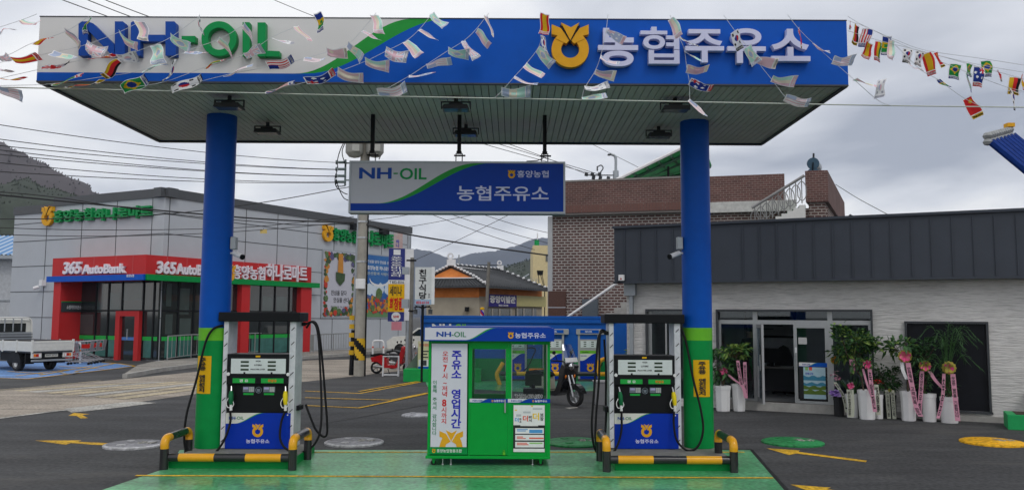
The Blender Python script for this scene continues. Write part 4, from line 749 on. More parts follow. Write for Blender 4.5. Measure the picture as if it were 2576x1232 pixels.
b.build('wrapping', [PURPLE, mat('purple_pale', (.5, .36, .72), .4)], t); bow(t, (k(-22), -.02, k(440)), k(36), BOWY, ORANGE); ribbon(t, [(k(-20), -.14, k(270)), (k(10), -.16, k(220)), (k(40), -.16, k(160)), (k(62), -.16, k(40))], k(24), CREAM, '축발전')
t, k = plant('round white pot with narrow upright leaves and pink bow', c7(315, 1040)); pot(t, k(42), k(52), k(185), POTW); b = MB(); rr = random.Random(8)
for i in range(26): a = rr.uniform(0, 2 * PI); d = Vector((math.cos(a) * .6, math.sin(a) * .4, 1)); leaf(b, Vector((.03 * math.cos(a), .03 * math.sin(a), k(170))), d, k(190) * rr.uniform(.7, 1.1), .05, i % 2, rr.uniform(-.5, .5), .12)
b.build('foliage', [LEAF1, LEAF2], t); bow(t, (k(0), -.2, k(255)), k(36), MAG, PINK); ribbon(t, [(k(-20), -.22, k(225)), (k(-14), -.24, k(120)), (k(-18), -.24, k(10))], k(30), CREAM, '광산농협조합장'); ribbon(t, [(k(8), -.22, k(225)), (k(12), -.24, k(110)), (k(6), -.24, k(10))], k(18), CREAM)
t, k = plant('big white octagonal pot under the tallest leafy tree with magenta bow', c7(440, 1055)); pot(t, k(56), k(68), k(230), POTW, 8); crown(t, (k(-105), .1, k(560)), (k(230), k(150), k(200)), 620, .135, .07, [LEAF2, LEAF1, LEAF3], seed=3); b = MB(); 
for dx in (-.05, .03): b.tube([(dx, .05, k(190)), (dx * 2, .07, k(330)), (k(-60) + dx * 4, .1, k(470))], .018, 7)
b.build('trunk', BARK, t); bow(t, (k(15), -.2, k(435)), k(45), MAG, PINK); ribbon(t, [(k(30), -.2, k(400)), (k(42), -.26, k(250)), (k(60), -.28, k(70))], k(30), PINK, '축발전'); ribbon(t, [(k(-18), -.2, k(400)), (k(5), -.23, k(300)), (k(40), -.25, k(180))], k(16), PINK); ribbon(t, [(k(-100), -.1, k(470)), (k(-95), -.12, k(400)), (k(-100), -.12, k(360))], k(36), PINK, '양축')
t, k = plant('slim white pot with red flowers and one cream lettered ribbon', c7(535, 1050)); pot(t, k(32), k(38), k(190), POTW); crown(t, (0, 0, k(235)), (k(40), k(40), k(55)), 60, .09, .04, [LEAF2, LEAF1], seed=4); b = MB()
for i in range(14): a = rr.uniform(0, 2 * PI); leaf(b, Vector((k(5) + k(30) * rr.gauss(0, .5), -.08, k(285) + k(22) * rr.gauss(0, .6))), Vector((math.cos(a), -.5, math.sin(a))), k(24), k(18), 0, 0, 0)
b.build('flower', RED, t); ribbon(t, [(k(-8), -.14, k(270)), (k(0), -.17, k(150)), (k(2), -.17, k(35))], k(32), CREAM, '祝發展')
t, k = plant('black pot with low dark bush and twin cream ribbons', c7(625, 1045)); pot(t, k(50), k(55), k(180), POTB); crown(t, (k(-10), 0, k(310)), (k(120), k(80), k(105)), 260, .11, .055, [LEAF2, LEAF1, LEAF2], seed=5)
for dx in (-8, 30): ribbon(t, [(k(dx), -.18, k(225)), (k(dx + 4), -.2, k(120)), (k(dx + 8), -.2, k(2))], k(28), CREAM, '안전운행기원' if dx < 0 else '농업인단체')
bow(t, (k(12), -.2, k(225)), k(16), BOWY, BOWY)
t, k = plant('white octagonal pot with big glossy leaves and orange bow by the dark window edge', c7(792, 1068)); pot(t, k(50), k(58), k(232), POTW, 8); crown(t, (k(-25), 0, k(570)), (k(130), k(80), k(85)), 75, .2, .095, [LEAF1, LEAF2, LEAF3], seed=6); MB().tube([(0, 0, k(190)), (.01, 0, k(350)), (-.04, 0, k(520))], .018, 8).build('stem', BARK, t)
bow(t, (k(-12), -.18, k(510)), k(58), MAG, BOWR); ribbon(t, [(k(8), -.2, k(460)), (k(28), -.24, k(300)), (k(55), -.26, k(120)), (k(85), -.27, k(48))], k(36), PINK, '안전제일 고객만족 번창기원'); ribbon(t, [(k(-36), -.18, k(460)), (k(-30), -.2, k(400)), (k(-4), -.2, k(330))], k(26), WHITE)
t, k = plant('round white pot with dense dark bush and yellow bow before the dark window', c7(968, 1075)); pot(t, k(48), k(54), k(220), POTW); crown(t, (k(-25), 0, k(545)), (k(125), k(90), k(120)), 330, .1, .055, [LEAF2, LEAF2, LEAF1], seed=7); crown(t, (k(-30), 0, k(340)), (k(60), k(50), k(120)), 110, .1, .05, [LEAF2, LEAF1], seed=17)
bow(t, (k(-20), -.18, k(440)), k(50), BOWY, MAG); ribbon(t, [(k(-42), -.18, k(400)), (k(-55), -.22, k(250)), (k(-75), -.25, k(60))], k(32), PINK, '중앙한우회'); ribbon(t, [(k(12), -.18, k(400)), (k(50), -.2, k(330)), (k(110), -.2, k(260))], k(28), PINK)
t, k = plant('round white pot with feathery palm fronds and yellow wrapped bow', c7(1138, 1085)); pot(t, k(60), k(64), k(205), POTW); b = MB(); rr = random.Random(21)
for i in range(26):
    a = rr.uniform(0, 2 * PI); sp_ = rr.uniform(.25, 1.0); top = k(rr.uniform(430, 790)); R_ = k(60 + 190 * sp_)
    P = spline([(0, 0, k(190)), (math.cos(a) * R_ * .15, math.sin(a) * R_ * .12, k(190) + (top - k(190)) * .6), (math.cos(a) * R_ * .5, math.sin(a) * R_ * .35, top), (math.cos(a) * R_, math.sin(a) * R_ * .6, top - k(95) * sp_ - .02)], 6); b.tube(P, .005, 5, 2)
    for j in range(9, len(P)):
        d = (P[j] - P[j - 1]).normalized(); s = d.cross(Vector((0, 0, 1))).normalized()
        for e in (-1, 1): leaf(b, P[j], d * .9 + s * e * .8, k(62) * rr.uniform(.7, 1.1), .014, rr.choice((0, 1)), 0, .25)
b.build('foliage', [LEAF1, LEAF2, LEAF1], t); crown(t, (0, 0, k(300)), (k(60), k(40), k(110)), 90, .12, .03, [LEAF2, LEAF1], seed=9)
bow(t, (k(8), -.2, k(435)), k(58), BOWY, MAG); ribbon(t, [(k(32), -.22, k(390)), (k(40), -.26, k(220)), (k(52), -.28, k(28))], k(36), PINK, '무궁한 발전을 기원합니다'); ribbon(t, [(k(-30), -.22, k(390)), (k(-42), -.25, k(240)), (k(-60), -.26, k(140)), (k(-85), -.28, k(40))], k(24), PINK, '축준공')
t, k = plant('pale leafy bush in a white pot seen through the nearer island dispenser', (1612, 1012)); t.location.x += 0; pot(t, .17, .2, .6, POTW); crown(t, (0, 0, 1.22), (.38, .3, .3), 260, .13, .06, [LEAF3, LEAF1, LEAF3], seed=12); MB().tube([(0, 0, .5), (0, 0, 1.1)], .02).build('stem', BARK, t)
t = thing('waste_bin', 'grey plastic bin behind the looped black hoses', 'bin', G(1513, 1018), 0); b = MB(); b.prism([(-.15, 0), (.15, 0), (.18, .55), (-.18, .55)], 0, .3); b.build('body', mat('bin_grey', (.2, .2, .21), .6), t, bev=.01); MB().box(-.2, .2, -.02, .32, .551, .6).build('lid', mat('bin_lid', (.28, .28, .29), .6), t, bev=.01)
q0, q1, q2 = G(2536, 1080), G(2536 + 130, 1096), G(2530, 1068); t = thing('planter_box', 'bright green raised planter at the edge of the picture beside the office', 'planter', q0)
d = Vector((math.cos(OY), math.sin(OY), 0)); n_ = Vector((-d.y, d.x, 0)); P = [Vector((0, 0, 0)), d * 2.6, d * 2.6 + n_ * .75, n_ * .75]; MB().slab([(p.x, p.y) for p in P], 0, .3).build('body', mat('planter_green', (.02, .33, .1), .5), t, bev=.01); P2 = [p.lerp((P[0] + P[2]) / 2, .12) for p in P]; MB().slab([(p.x, p.y) for p in P2], .295, .306).build('soil', SOILc, t)
# ---------------------------------------------------------------- brick house behind the office
K = Q(1390, 800, 31.0); BR = Fr(K, math.radians(-15)); RB = brick('red_brick', (.125, .062, .054), (.085, .044, .039), (.40, .36, .33), .24, .10, .018, .5); RB2 = brick('parapet_brick', (.15, .073, .063), (.10, .052, .046), (.24, .185, .17), .2, .08, .008, .5); WB2 = brick('brown_brick', (.11, .05, .045), (.065, .034, .032), (.36, .33, .31), .235, .105, .022, .6)
bh = thing('brick_house', 'two storey brown brick house with red brick parapet rising behind the dark office roof', 'building', BR.o, BR.yaw)
xE = BR.x(2082, 500); zP1 = BR.z(1500, 459); zP0 = BR.z(1500, 537); xp = BR.x(1973, 460)
MB().box(0, BR.x(1760, 600), 0, 9, 0, zP0).build('wall', WB2, bh); MB().box(BR.x(1760, 600) + .001, xE, 0, 9, 0, zP0 - .02).build('wall', RB, bh)
b = MB(); x0 = BR.x(1386, 500, .25); b.box(x0, BR.x(1757, 600), -.28, .2, zP0 + .001, zP1); b.build('parapet', RB2, bh); b = MB(); b.box(x0 - .02, BR.x(1757, 600), -.3, .25, zP1 + .001, zP1 + .07); b.box(x0 + .01, BR.x(1757, 600), -.25, -.001, zP0 - .06, zP0); b.build('coping', mat('coping', (.22, .2, .19), .8), bh)
zr1, zr0 = BR.z(1880, 442), BR.z(1880, 508); MB().box(BR.x(1757, 600) + .002, xp, -.15, .2, zr0 + .001, zr1).build('parapet', RB2, bh); MB().box(BR.x(1757, 600) + .002, BR.x(2000, 500), -.22, .15, zr0 - .38, zr0).build('white_band', mat('painted_band', (.5, .5, .48), .7, var=.2), bh)
b = MB()
nb = 46
for i in range(nb): x = lerp(x0 + .05, BR.x(1757, 600) - .1, i / nb); b.box(x, x + .09, -.292, -.281, zP0 + .02, zP0 + .3)
b.build('soldier_course', mat('soldier_brick', (.155, .078, .066), .8), bh)
b = MB(); b.box(-.18, .0, -.05, .1, 0, zP0 - .07); b.build('corner_pipe', mat('pale_pipe', (.4, .41, .42), .6), bh)
b = MB(); b.box(BR.x(1652, 650), BR.x(1757, 650), -.12, -.001, BR.z(1700, 663), BR.z(1700, 645)); b.build('window_hood', mat('hood', (.33, .32, .3), .7), bh)
b = MB(); b.box(BR.x(1379, 760, .1), BR.x(1423, 760, .1), -.1, -.001, 0, BR.z(1400, 732)); b.box(BR.x(1379, 760, .1), BR.x(1423, 760, .1), -.105, -.1001, BR.z(1400, 774), BR.z(1400, 772), 1); b.build('granite_panel', [mat('brown_granite', (.085, .04, .03), .4, var=.35, scale=20), GREYP], bh)
MB().box(BR.x(1465, 770, .15), BR.x(1504, 770, .15), -.2, -.001, BR.z(1480, 800), BR.z(1480, 752)).build('meter_cabinet', mat('cabinet', (.1, .12, .14), .5), bh)
# stair tower with its receding side
d_ = Vector((.433, .901, 0)); L2w = BR.M.inverted(); tx0 = BR.x(2025, 480); e0 = BR.M @ Vector((xE, -.2, 0)); e1 = e0 + d_ * 9; f0 = BR.M @ Vector((tx0, -.2, 0)); lp = [L2w @ q_ for q_ in (f0, e0, e1, f0 + d_ * 9)]
zt1, zt0 = BR.z(2052, 429, .2), BR.z(2052, 508, .2); MB().slab([(p.x, p.y) for p in lp], zt0 + .001, zt1).build('tower_parapet', RB2, bh); lp2 = [lp[0] + Vector((.1, .12, 0)), lp[1] + Vector((-.1, .12, 0)), lp[2] + Vector((-.1, 0, 0)), lp[3]]; MB().slab([(p.x, p.y) for p in lp2], 0, zt0).build('tower', RB, bh)
MB().tube(spline([L2w @ (e1 + Vector((.1, -.2, zt0 + .5))), L2w @ (e1 + Vector((.45, -.4, zt0 + .1))), L2w @ (e1 + Vector((.5, -.4, zt0 - 1.6)))], 5), .09).build('flue', BLACK, bh)
# outside stair with railing
b = MB(); sx = [BR.x(u, 550, 1.0) for u in (1880, 2027)]; zA, zB_ = BR.z(1905, 570, 1.0), BR.z(2027, 520, 1.0); n = 9; prof = []
xa, xb = BR.x(1892, 560, 1), BR.x(2027, 560, 1); za, zb = BR.z(1892, 580, 1), BR.z(2027, 515, 1)
for i in range(n): prof += [(lerp(xa, xb, i / n), lerp(za, zb, i / n)), (lerp(xa, xb, i / n), lerp(za, zb, (i + 1) / n))]
prof += [(xb, zb), (xb, zb - .75), (xa, za - .75)]; b.prism(prof, -1.0, -.9); b.build('stair_stringer', mat('stair_white', (.62, .62, .6), .6), bh)
b = MB()
for i in range(n): b.box(lerp(xa, xb, i / n), lerp(xa, xb, (i + 1) / n) + .02, -.899, -.3, lerp(za, zb, (i + 1) / n) - .12, lerp(za, zb, (i + 1) / n) - .01)
b.build('stair_tread', mat('tread_green', (.02, .16, .07), .6), bh)
b = MB(); ra, rb_ = za + .8, zb + 1.02; b.cyl((xa, -.95, ra), (xb, -.95, rb_), .05, 8)
for i in range(9):
    t_ = (i + .5) / 9; x = lerp(xa, xb, t_); zl, zh = lerp(za, zb, t_) + .1, lerp(ra, rb_, t_); b.cyl((x, -.95, zl), (x, -.95, zh), .018, 6); w = .13; b.tube(spline([(x - w, -.95, zl + .25), (x - w, -.95, zh - .3), (x, -.95, zh - .14), (x + w, -.95, zh - .3), (x + w, -.95, zl + .25), (x, -.95, zl + .1), (x - w, -.95, zl + .25)], 4), .016, 6)
b.build('railing', mat('rail_grey', (.22, .22, .22), .5), bh)
# low stair by the blue wall
b = MB(); xa, xb = BR.x(1428, 795, .8), BR.x(1551, 711, .8); b.cyl((xa, -.8, BR.z(1428, 797, .8)), (xb, -.8, BR.z(1551, 712, .8)), .05, 8); b.cyl((xa, -.8, 0), (xa, -.8, BR.z(1428, 797, .8)), .04, 8); b.build('handrail', WHITEP, bh)
b = MB(); p = [(BR.x(u, v, .8), BR.z(u, v, .8)) for u, v in ((1510, 815), (1525, 815), (1525, 786), (1545, 786), (1545, 773), (1562, 773), (1562, 760), (1585, 760), (1585, 830), (1510, 830))]; b.prism(p, -.8, -.2); b.build('stair_stringer', CONC, bh)
# green framed shelter and water tank on the roof
t = thing('roof_shelter', 'slanted green roof on struts above the red brick parapet', 'roof shelter', BR.M @ Vector((BR.x(1640, 460), 1.5, zP1 - .3)), 0); o = t.location
PT = [Q(1548, 458, 33) - o, Q(1765, 352, 33) - o, Q(1790, 420, 36.5) - o, Q(1610, 462, 36.5) - o]; SHG = mat('shelter_green', (.10, .40, .2), .5, var=.35, scale=2.0, sub=.5)
b = MB(); up = Vector((0, 0, .1)); b.add(PT + [p + up for p in PT], [(0, 1, 2, 3), (7, 6, 5, 4), (0, 4, 5, 1), (1, 5, 6, 2), (2, 6, 7, 3), (3, 7, 4, 0)]); b.build('roof_sheet', SHG, t)
b = MB()
for i in range(7): f = (i + .5) / 7; b.tube([PT[0].lerp(PT[1], f) - up * .6, PT[3].lerp(PT[2], f) - up * .6], .06, 6)
for i in range(4): f = (i + .5) / 4; b.tube([PT[0].lerp(PT[3], f) - up * 1.3, PT[1].lerp(PT[2], f) - up * 1.3], .07, 6)
b.build('purlin', mat('shelter_dark', (.03, .1, .06), .6), t); b = MB(); b.tube([PT[0] + up * .7, PT[1] + up * .7], .07, 6); b.build('edge_trim', WHITEP, t)
b = MB()
for f, e in ((.55, .3), (.85, .3), (.85, .9), (.6, .9)): q_ = PT[0].lerp(PT[1], f).lerp(PT[3].lerp(PT[2], f), e); b.tube([q_ - up, Vector((q_.x, q_.y, .0))], .05, 6)
b.tube([PT[0].lerp(PT[1], .8).lerp(PT[3].lerp(PT[2], .8), .4) - up, Vector((PT[2].x - .2, PT[2].y - 1, .3))], .06, 6); b.build('post', BLACK, t)
p = BR.M @ Vector((BR.x(2053, 428, 0), 1.0, zt1)); t = thing('boiler_tank', 'blue grey water tanks with short pipe on top of the brick stair tower', 'water tank', p, BR.yaw); TB = mat('tank_blue', (.03, .075, .12), .5, var=.2)
for z, r in ((.47, .21), (.06, .24)): b = MB(); b.cyl((0, 0, z), (.01, .06, z), r * 1.03, 24); b.cyl((.01, .061, z), (.2, 1.0, z + .01), r, 24, 1); b.build('drum', [TB, GALV], t); MB().cyl((.03, .1, .66), (.04, .1, .86), .035).build('pipe', DGREY, t); MB().cyl((-.03, -.03, .1), (.0, -.03, .5), .02).build('feed_pipe', BLACK, t)
# blue tiled roof at the picture edge
t = thing('blue_tiled_roof', 'blue tiled house roof with grey ridge tiles and gold end cap at the picture edge', 'roof', Q(2560, 400, 24) * 1, 0); o = t.location.copy(); o.z = 0; t.location = o
BT = mat('blue_tile', (.012, .045, .24), .4, var=.15)
A1, A2 = Q(2487, 362, 22) - o, Q(2542, 345, 24.5) - o; dn = (Q(2600, 455, 22) - o - A1); dn = dn.normalized() * 4.2
b = MB(); nrm = dn.cross(A2 - A1).normalized(); nrm = nrm if nrm.z > 0 else -nrm
b.add([A1, A2, A2 + dn, A1 + dn], [(0, 1, 2, 3)]); b.add([A1 + nrm * .1, A2 + nrm * .1, A2 + dn + nrm * .1, A1 + dn + nrm * .1], [(0, 1, 2, 3)])
for i in range(7): q_ = A1.lerp(A2, i / 6); b.tube([q_ + nrm * .08, q_ + dn + nrm * .08], .11, 8)
b.build('roof_tiles', BT, t); b = MB(); RG = mat('ridge_grey', (.3, .31, .31), .7, var=.3)
for i in range(11):
    q_ = A1.lerp(A2, i / 10)
    for j in range(2): b.sph(q_ + Vector((-.02, 0, .05 + .17 * j)), .13, 0, 8, (1, 1, .8))
b.build('ridge', RG, t); MB().box(-.11, .11, -.11, .11, 0, .12).build('end_cap', GOLD, t, M=Matrix.Translation(A2 + Vector((-.02, 0, .3))))
w0 = A1 + dn; MB().box(w0.x - .6, w0.x + 3.5, w0.y - .2 + .6, w0.y + 5, 0, w0.z + .2).build('wall', PLASTER, t)
# ---------------------------------------------------------------- supermarket on the far side of the road
K = Vector((-16.7, 38.9, 0)); Y2 = math.atan2(.868, .497); Y1 = math.radians(-26.6)
S2 = Fr(K, Y2); S1 = Fr(K, Y1)
stt = thing('supermarket', 'grey panelled supermarket with red bank entrance across the road', 'building', K, 0)
TR = Matrix.Translation(-K)
M1, M2 = TR @ S1.M, TR @ S2.M
zt = 7.85; xl = S1.x(34, 600); xr = S2.x(1033, 700); step = S1.x(137, 520)
pk = S1.n * -1
c_ = [K + S1.s * xl, K, K + S2.s * xr, K + S2.s * xr - S2.n * 16, K + S1.s * xl - S1.n * 14]
MB().slab([(p.x, p.y) for p in c_], 0, zt).build('wall', GREYP, stt, TR)
b = MB(); b.box(step, .3, -.06, .5, zt - .02, zt + .42); b.box(xl - .05, step - .001, -.06, .5, zt - .32, zt + .12); b.xf(M1); b2 = MB(); b2.box(-.3, xr + .05, -.06, .5, zt - .02, zt + .42); b2.xf(M2); b.add(b2.v, b2.f); b.build('parapet_trim', mat('store_trim', (.075, .08, .088), .5), stt)
b = MB(); c5 = lambda x, y: (.3 * x, 295.7 + .3 * y)
for z in (2.0, 3.35, 4.7, 6.05, 7.0): b.box(xl, 0, -.012, .0, z, z + .035)
for u in (116, 204, 291, 380): x = S1.x(u, 600); b.box(x, x + .035, -.0125, .0, 0, zt - .03)
b.xf(M1); b2 = MB()
for z in (2.0, 3.35, 4.7, 6.05, 7.0): b2.box(0, xr, -.012, .0, z, z + .035)
for u in (423, 617, 697, 773, 840, 900, 960, 1005): x = S2.x(u, 600); b2.box(x, x + .035, -.0125, .0, 0, zt - .03)
b2.xf(M2); b.add(b2.v, b2.f); b.build('panel_joint', SEAM, stt)
R0 = Vector((-16.91, 37.6, 0)); E1, E2 = Fr(R0, Y1), Fr(R0, Y2); N1, N2 = TR @ E1.M, TR @ E2.M
zr1, zr0, zbb = E1.z(366, 640), E1.z(366, 689), E1.z(366, 703)
xle = E1.x(131, 690); xre = E2.x(783, 700)
def two(name, m, y0, y1, z0, z1, xa, xb, out=0):
    b = MB(); b.box(xa, .0, y0, y1, z0, z1); b.xf(N1); b2 = MB(); b2.box(.0, xb, y0, y1, z0, z1); b2.xf(N2); b.add(b2.v, b2.f, 1 if isinstance(m, list) else 0); return b.build(name, m, stt)
ent = two('entrance_canopy', RED, 0, 1.3, zbb, zr1, xle, xre); two('canopy_band', [BLUE, GREEN], -.12, .0, zbb - .02, zr0, xle - .25, xre + .6)
b = MB()
for u in (180, 236, 291, 334): x = E1.x(u, 660); b.box(x, x + .02, -.006, -.0005, zr0, zr1)
b.xf(N1); b2 = MB()
for u in (420, 470, 525, 575, 613, 650, 690, 728, 760): x = E2.x(u, 660); b2.box(x, x + .02, -.006, -.0005, zr0, zr1)
b2.xf(N2); b.add(b2.v, b2.f); b.build('panel_joint', mat('joint_pink', (.5, .12, .12), .6), ent)
def et(E, N, tx, u0, u1, va, vb, off=.02, m=LILAC, dep=.12, y=-.001, par=None, **k): text(tx, m, par or ent, E.x(u0, (va + vb) / 2), E.x(u1, (va + vb) / 2), E.z((u0 + u1) / 2, vb), E.z((u0 + u1) / 2, va), y, dep, off, M=N, **k)
SGW = mat('channel_letter', (.74, .70, .76), .4)
et(E1, N1, '365', 163, 207, 658, 689, .03, SGW, shear=.1); et(E1, N1, 'AutoBank', 211, 320, 664, 688, .035, SGW); et(E2, N2, '365', 391, 438, 657, 689, .03, SGW, shear=.1); et(E2, N2, 'AutoBank', 441, 540, 665, 692, .035, SGW); et(E2, N2, '흥양농협', 583, 664, 668, 703, .018, SGW); et(E2, N2, '하나로마트', 668, 770, 666, 707, .02, SGW)
b = MB(); emblem(b, E2.x(575, 686), E2.z(575, 686), .7, -.001, .12); b.xf(N2); b.build('emblem', [GOLD, BLACK], ent); et(E1, N1, '흥양농협', 324, 343, 690, 697, .01, WHITEP, .01, -.125)
# pillars, glass, door
e1, e2 = E1, E2
b = MB(); xa, xb = e1.x(131, 800), e1.x(149, 800); b.box(xa, xb, 0, 1.29, 0, zbb - .001); b.xf(N1); b.build('pillar', RED, stt)
for u0, u1 in ((607, 628), (757, 783)):
    b = MB(); b.box(e2.x(u0, 780), e2.x(u1, 780), 0, .75 if u0 < 700 else .5, 0, zbb - .001); b.xf(N2); b.build('pillar', RED, stt)
g0, g1 = S1.x(195, 800), -.02; g2, g3 = .02, S2.x(770, 780)
b = MB(); b.box(g0, g1, -.12, -.013, .08, zbb + .2); b.xf(M1); b2 = MB(); b2.box(g2, g3, -.12, -.013, .08, zbb + .2); b2.xf(M2); b.add(b2.v, b2.f); gw = b.build('shop_glass', TGLASS, stt)
zg = S1.z(300, 849)
for a, c in zip((195, 246, 278, 366, 392, 441, 628, 650, 685, 722), (243, 274, 309, 388, 437, 480, 648, 683, 720, 757)):
    E_, M_ = (S1, M1) if a < 390 else (S2, M2); b = MB(); xa_, xb_ = E_.x(max(a, 410) if 390 < a < 420 else a, 870), E_.x(c, 870)
    if a < 390: xa_, xb_ = max(g0, xa_), min(g1, xb_)
    b.box(xa_, xb_, -.128, -.1205, .15, zg - .1); b.xf(M_); b.build('frosted_panel', TEAL, gw)
GREFL = mat('glass_reflection_tone', (.05, .07, .068), .08, spec=.8, var=.3, scale=.5)  # paler patches laid on the glass: reflections and interior glimpses painted in
for a, c, va, vb in ((247, 262, 705, 785), (312, 360, 705, 755), (398, 425, 712, 770), (442, 470, 725, 790), (280, 306, 735, 782), (655, 680, 745, 800), (690, 716, 745, 800), (200, 240, 790, 840), (400, 430, 790, 840), (448, 476, 800, 842)):
    E_, M_ = (S1, M1) if a < 390 else (S2, M2); b = MB(); xa_, xb_ = E_.x(max(a, 412) if 390 < a < 420 else a, 800), E_.x(c, 800)
    if a < 390: xa_, xb_ = max(g0, xa_), min(g1, xb_)
    b.box(xa_, xb_, -.1235, -.1202, E_.z((a + c) / 2, vb), E_.z((a + c) / 2, va)); b.xf(M_); b.build('reflection_patch', GREFL, gw)
b = MB(); b.box(g0, g1, -.131, -.1205, zg - .099, zg + .09); b.xf(M1); b2 = MB(); b2.box(g2, g3, -.131, -.1205, zg - .099, zg + .09); b2.xf(M2); b.add(b2.v, b2.f); b.build('green_strip', LABG, gw)
b = MB(); b2 = MB()
for u in (197, 245, 276, 310, 363, 390): x = min(g1 - .1, max(g0, S1.x(u, 800))); b.box(x, x + .09, -.16, -.1315, .08, zbb + .1)
b.box(g0, g1, -.15, -.1314, S1.z(300, 783), S1.z(300, 783) + .08); b2.box(g2, g3, -.15, -.1314, S1.z(300, 783), S1.z(300, 783) + .08)
for u in (441, 480, 520, 565, 606, 648, 684, 720, 756): x = S2.x(u, 800); b2.box(x, x + .09, -.16, -.1315, .08, zbb + .1)
b.xf(M1); b2.xf(M2); b.add(b2.v, b2.f); b.build('mullion', BLACK, gw)
for lo, hi, E_, M_, vs in ((250, 365, S1, M1, (735, 725)), ):
    pass
dx0, dx1 = S1.x(304, 850), S1.x(363, 850); zd = S1.z(333, 782); b = MB(); b.box(dx0, dx0 + .3, -.35, -.161, 0, zd - .25); b.box(dx1 - .3, min(dx1, 0), -.35, -.161, 0, zd - .25); b.box(dx0, min(dx1, 0), -.35, -.161, zd - .249, zd); b.xf(M1); fr = b.build('door_frame', RED, stt)
b = MB(); b.box(dx0 + .3, dx1 - .3, -.2, -.162, .02, zd - .25); b.xf(M1); dd = b.build('door', TGLASS, fr); b = MB(); b.box(dx0 + .7, dx0 + .74, -.24, -.2005, 1.0, 1.5); b.xf(M1); b.build('handle', STEEL, dd); b = MB(); b.box(dx0 + .32, dx1 - .32, -.205, -.2005, zg - .1, zg + .05); b.xf(M1); b.build('sticker', mat('sticker_blue', (.08, .2, .5), .4), dd)
# side wing with cart notice
b = MB(); xw = S1.x(195, 800); b.box(xw - .15, xw, -1.25, -.02, 0, zbb - .002); b.xf(M1); b.build('entrance_wing', mat('wing_red', (.42, .022, .026), .45, var=.05), stt)
wf = Fr(K + S1.s * (xw - .0) , Y1 + PI / 2)
nb = N1 @ Matrix.Translation((e1.x(149, 800), 0, 0)) @ Matrix.Rotation(PI / 2, 4, 'Z')
b = MB(); b.box(.06, 1.22, -.035, -.002, 2.3, 2.78); b.box(.06, 1.22, -.036, -.003, 2.781, 2.83, 1); b.xf(nb); wn = b.build('cart_notice', [DGREY, GREEN], stt); text('쇼핑카트보관소', WHITEP, wn, .34, 1.12, 2.44, 2.64, -.036, .004, .02, M=nb)
# raised letters on the walls
def wl(E, M, tx, u0, u1, va, vb, m, off, dep=.18): text(tx, m, stt, E.x(u0, (va + vb) / 2), E.x(u1, (va + vb) / 2), E.z((u0 + u1) / 2, vb), E.z((u0 + u1) / 2, va), -.02, dep, off, M=M)
wl(S1, M1, '흥양농협', 142, 240, 527, 558, LGREEN, .02); wl(S1, M1, '하나로마트', 245, 388, 521, 552, LGREEN, .035); wl(S2, M2, '흥양농협', 833, 897, 577, 609, LGREEN, .02); wl(S2, M2, '하나로마트', 899, 988, 582, 621, LGREEN, .035)
b = MB(); emblem(b, S1.x(126, 544), S1.z(126, 544), .85, -.02, .18); b.xf(M1); b.build('emblem', [GOLD, BLACK], stt); b = MB(); emblem(b, S2.x(821, 587), S2.z(821, 587), .8, -.02, .18); b.xf(M2); b.build('emblem', [GOLD, BLACK], stt)
for u, v in ((883, 571), (956, 583)): b = MB(); x, z = S2.p(u, v); b.box(x - .35, x + .35, -.5, -.2, z - .2, z + .2); b.box(x - .05, x + .05, -.2, 0, z - .05, z + .05); b.xf(M2); b.build('wall_floodlight', BLACK, stt)
b = MB(); x, z = S1.p(113, 714); b.box(x - .12, x + .12, -.25, -.013, z - .1, z + .2); b.cyl((x - .1, -.25, z - .15), (x - .25, -.45, z - .25), .09, 8); b.xf(M1); b.build('wall_camera', WHITEP, stt)
# banners: produce framing white, and a blue one with smile
def P2_(u, v): return S2.p(u, v)
bn = thing('produce_banner', 'white wall banner framed by painted fruit and vegetables beside the red entrance', 'banner', S2.M @ Vector((0, -.05, 0)), Y2)
xa, xb = P2_(811, 700)[0], P2_(893, 700)[0]; za, zb = P2_(850, 797)[1], P2_(850, 634)[1]
MB().box(xa - .1, xb + .1, .0, .03, za - .08, zb + .08).build('frame', GALV, bn); sh = MB().box(xa, xb, -.012, -.0005, za, zb).build('sheet', mat('banner_pale', (.50, .50, .56), .6, var=.02), bn)
rr = random.Random(3); cols = [mat('print_leaf', (.10, .17, .06), .6, var=.4, scale=9), mat('print_tomato', (.5, .06, .04), .6), mat('print_orange', (.55, .24, .05), .6), mat('print_purple', (.1, .09, .2), .6), mat('print_darkleaf', (.045, .085, .035), .6, var=.4, scale=9)]
b = MB(); W_, H_ = xb - xa, zb - za
def blob(cx, cz, r, m, y): b.prism([(cx + r * math.cos(a * PI / 6) * rr.uniform(.75, 1.1), cz + r * math.sin(a * PI / 6) * rr.uniform(.75, 1.1)) for a in range(12)], y, y + .002, m)
yy = -.015
for i in range(190):
    f = rr.random(); side = rr.choice('lrtbb'); yy -= .0002
    r = W_ * rr.uniform(.025, .075)
    if side == 'l': x, z = xa + r + W_ * .1 * rr.random() ** 2, za + H_ * f
    elif side == 'r': x, z = xb - r - W_ * .1 * rr.random() ** 2, za + H_ * f
    elif side == 't': x, z = lerp(xa + r, xb - r, f), zb - r - H_ * .06 * rr.random() ** 2
    else: x, z = lerp(xa + r, xb - r, f), za + r + H_ * .07 * rr.random() ** 1.5
    blob(x, min(zb - r, max(za + r, z)), r * .95, rr.choice((0, 4, 4, 0, 1, 2, 3)), yy)
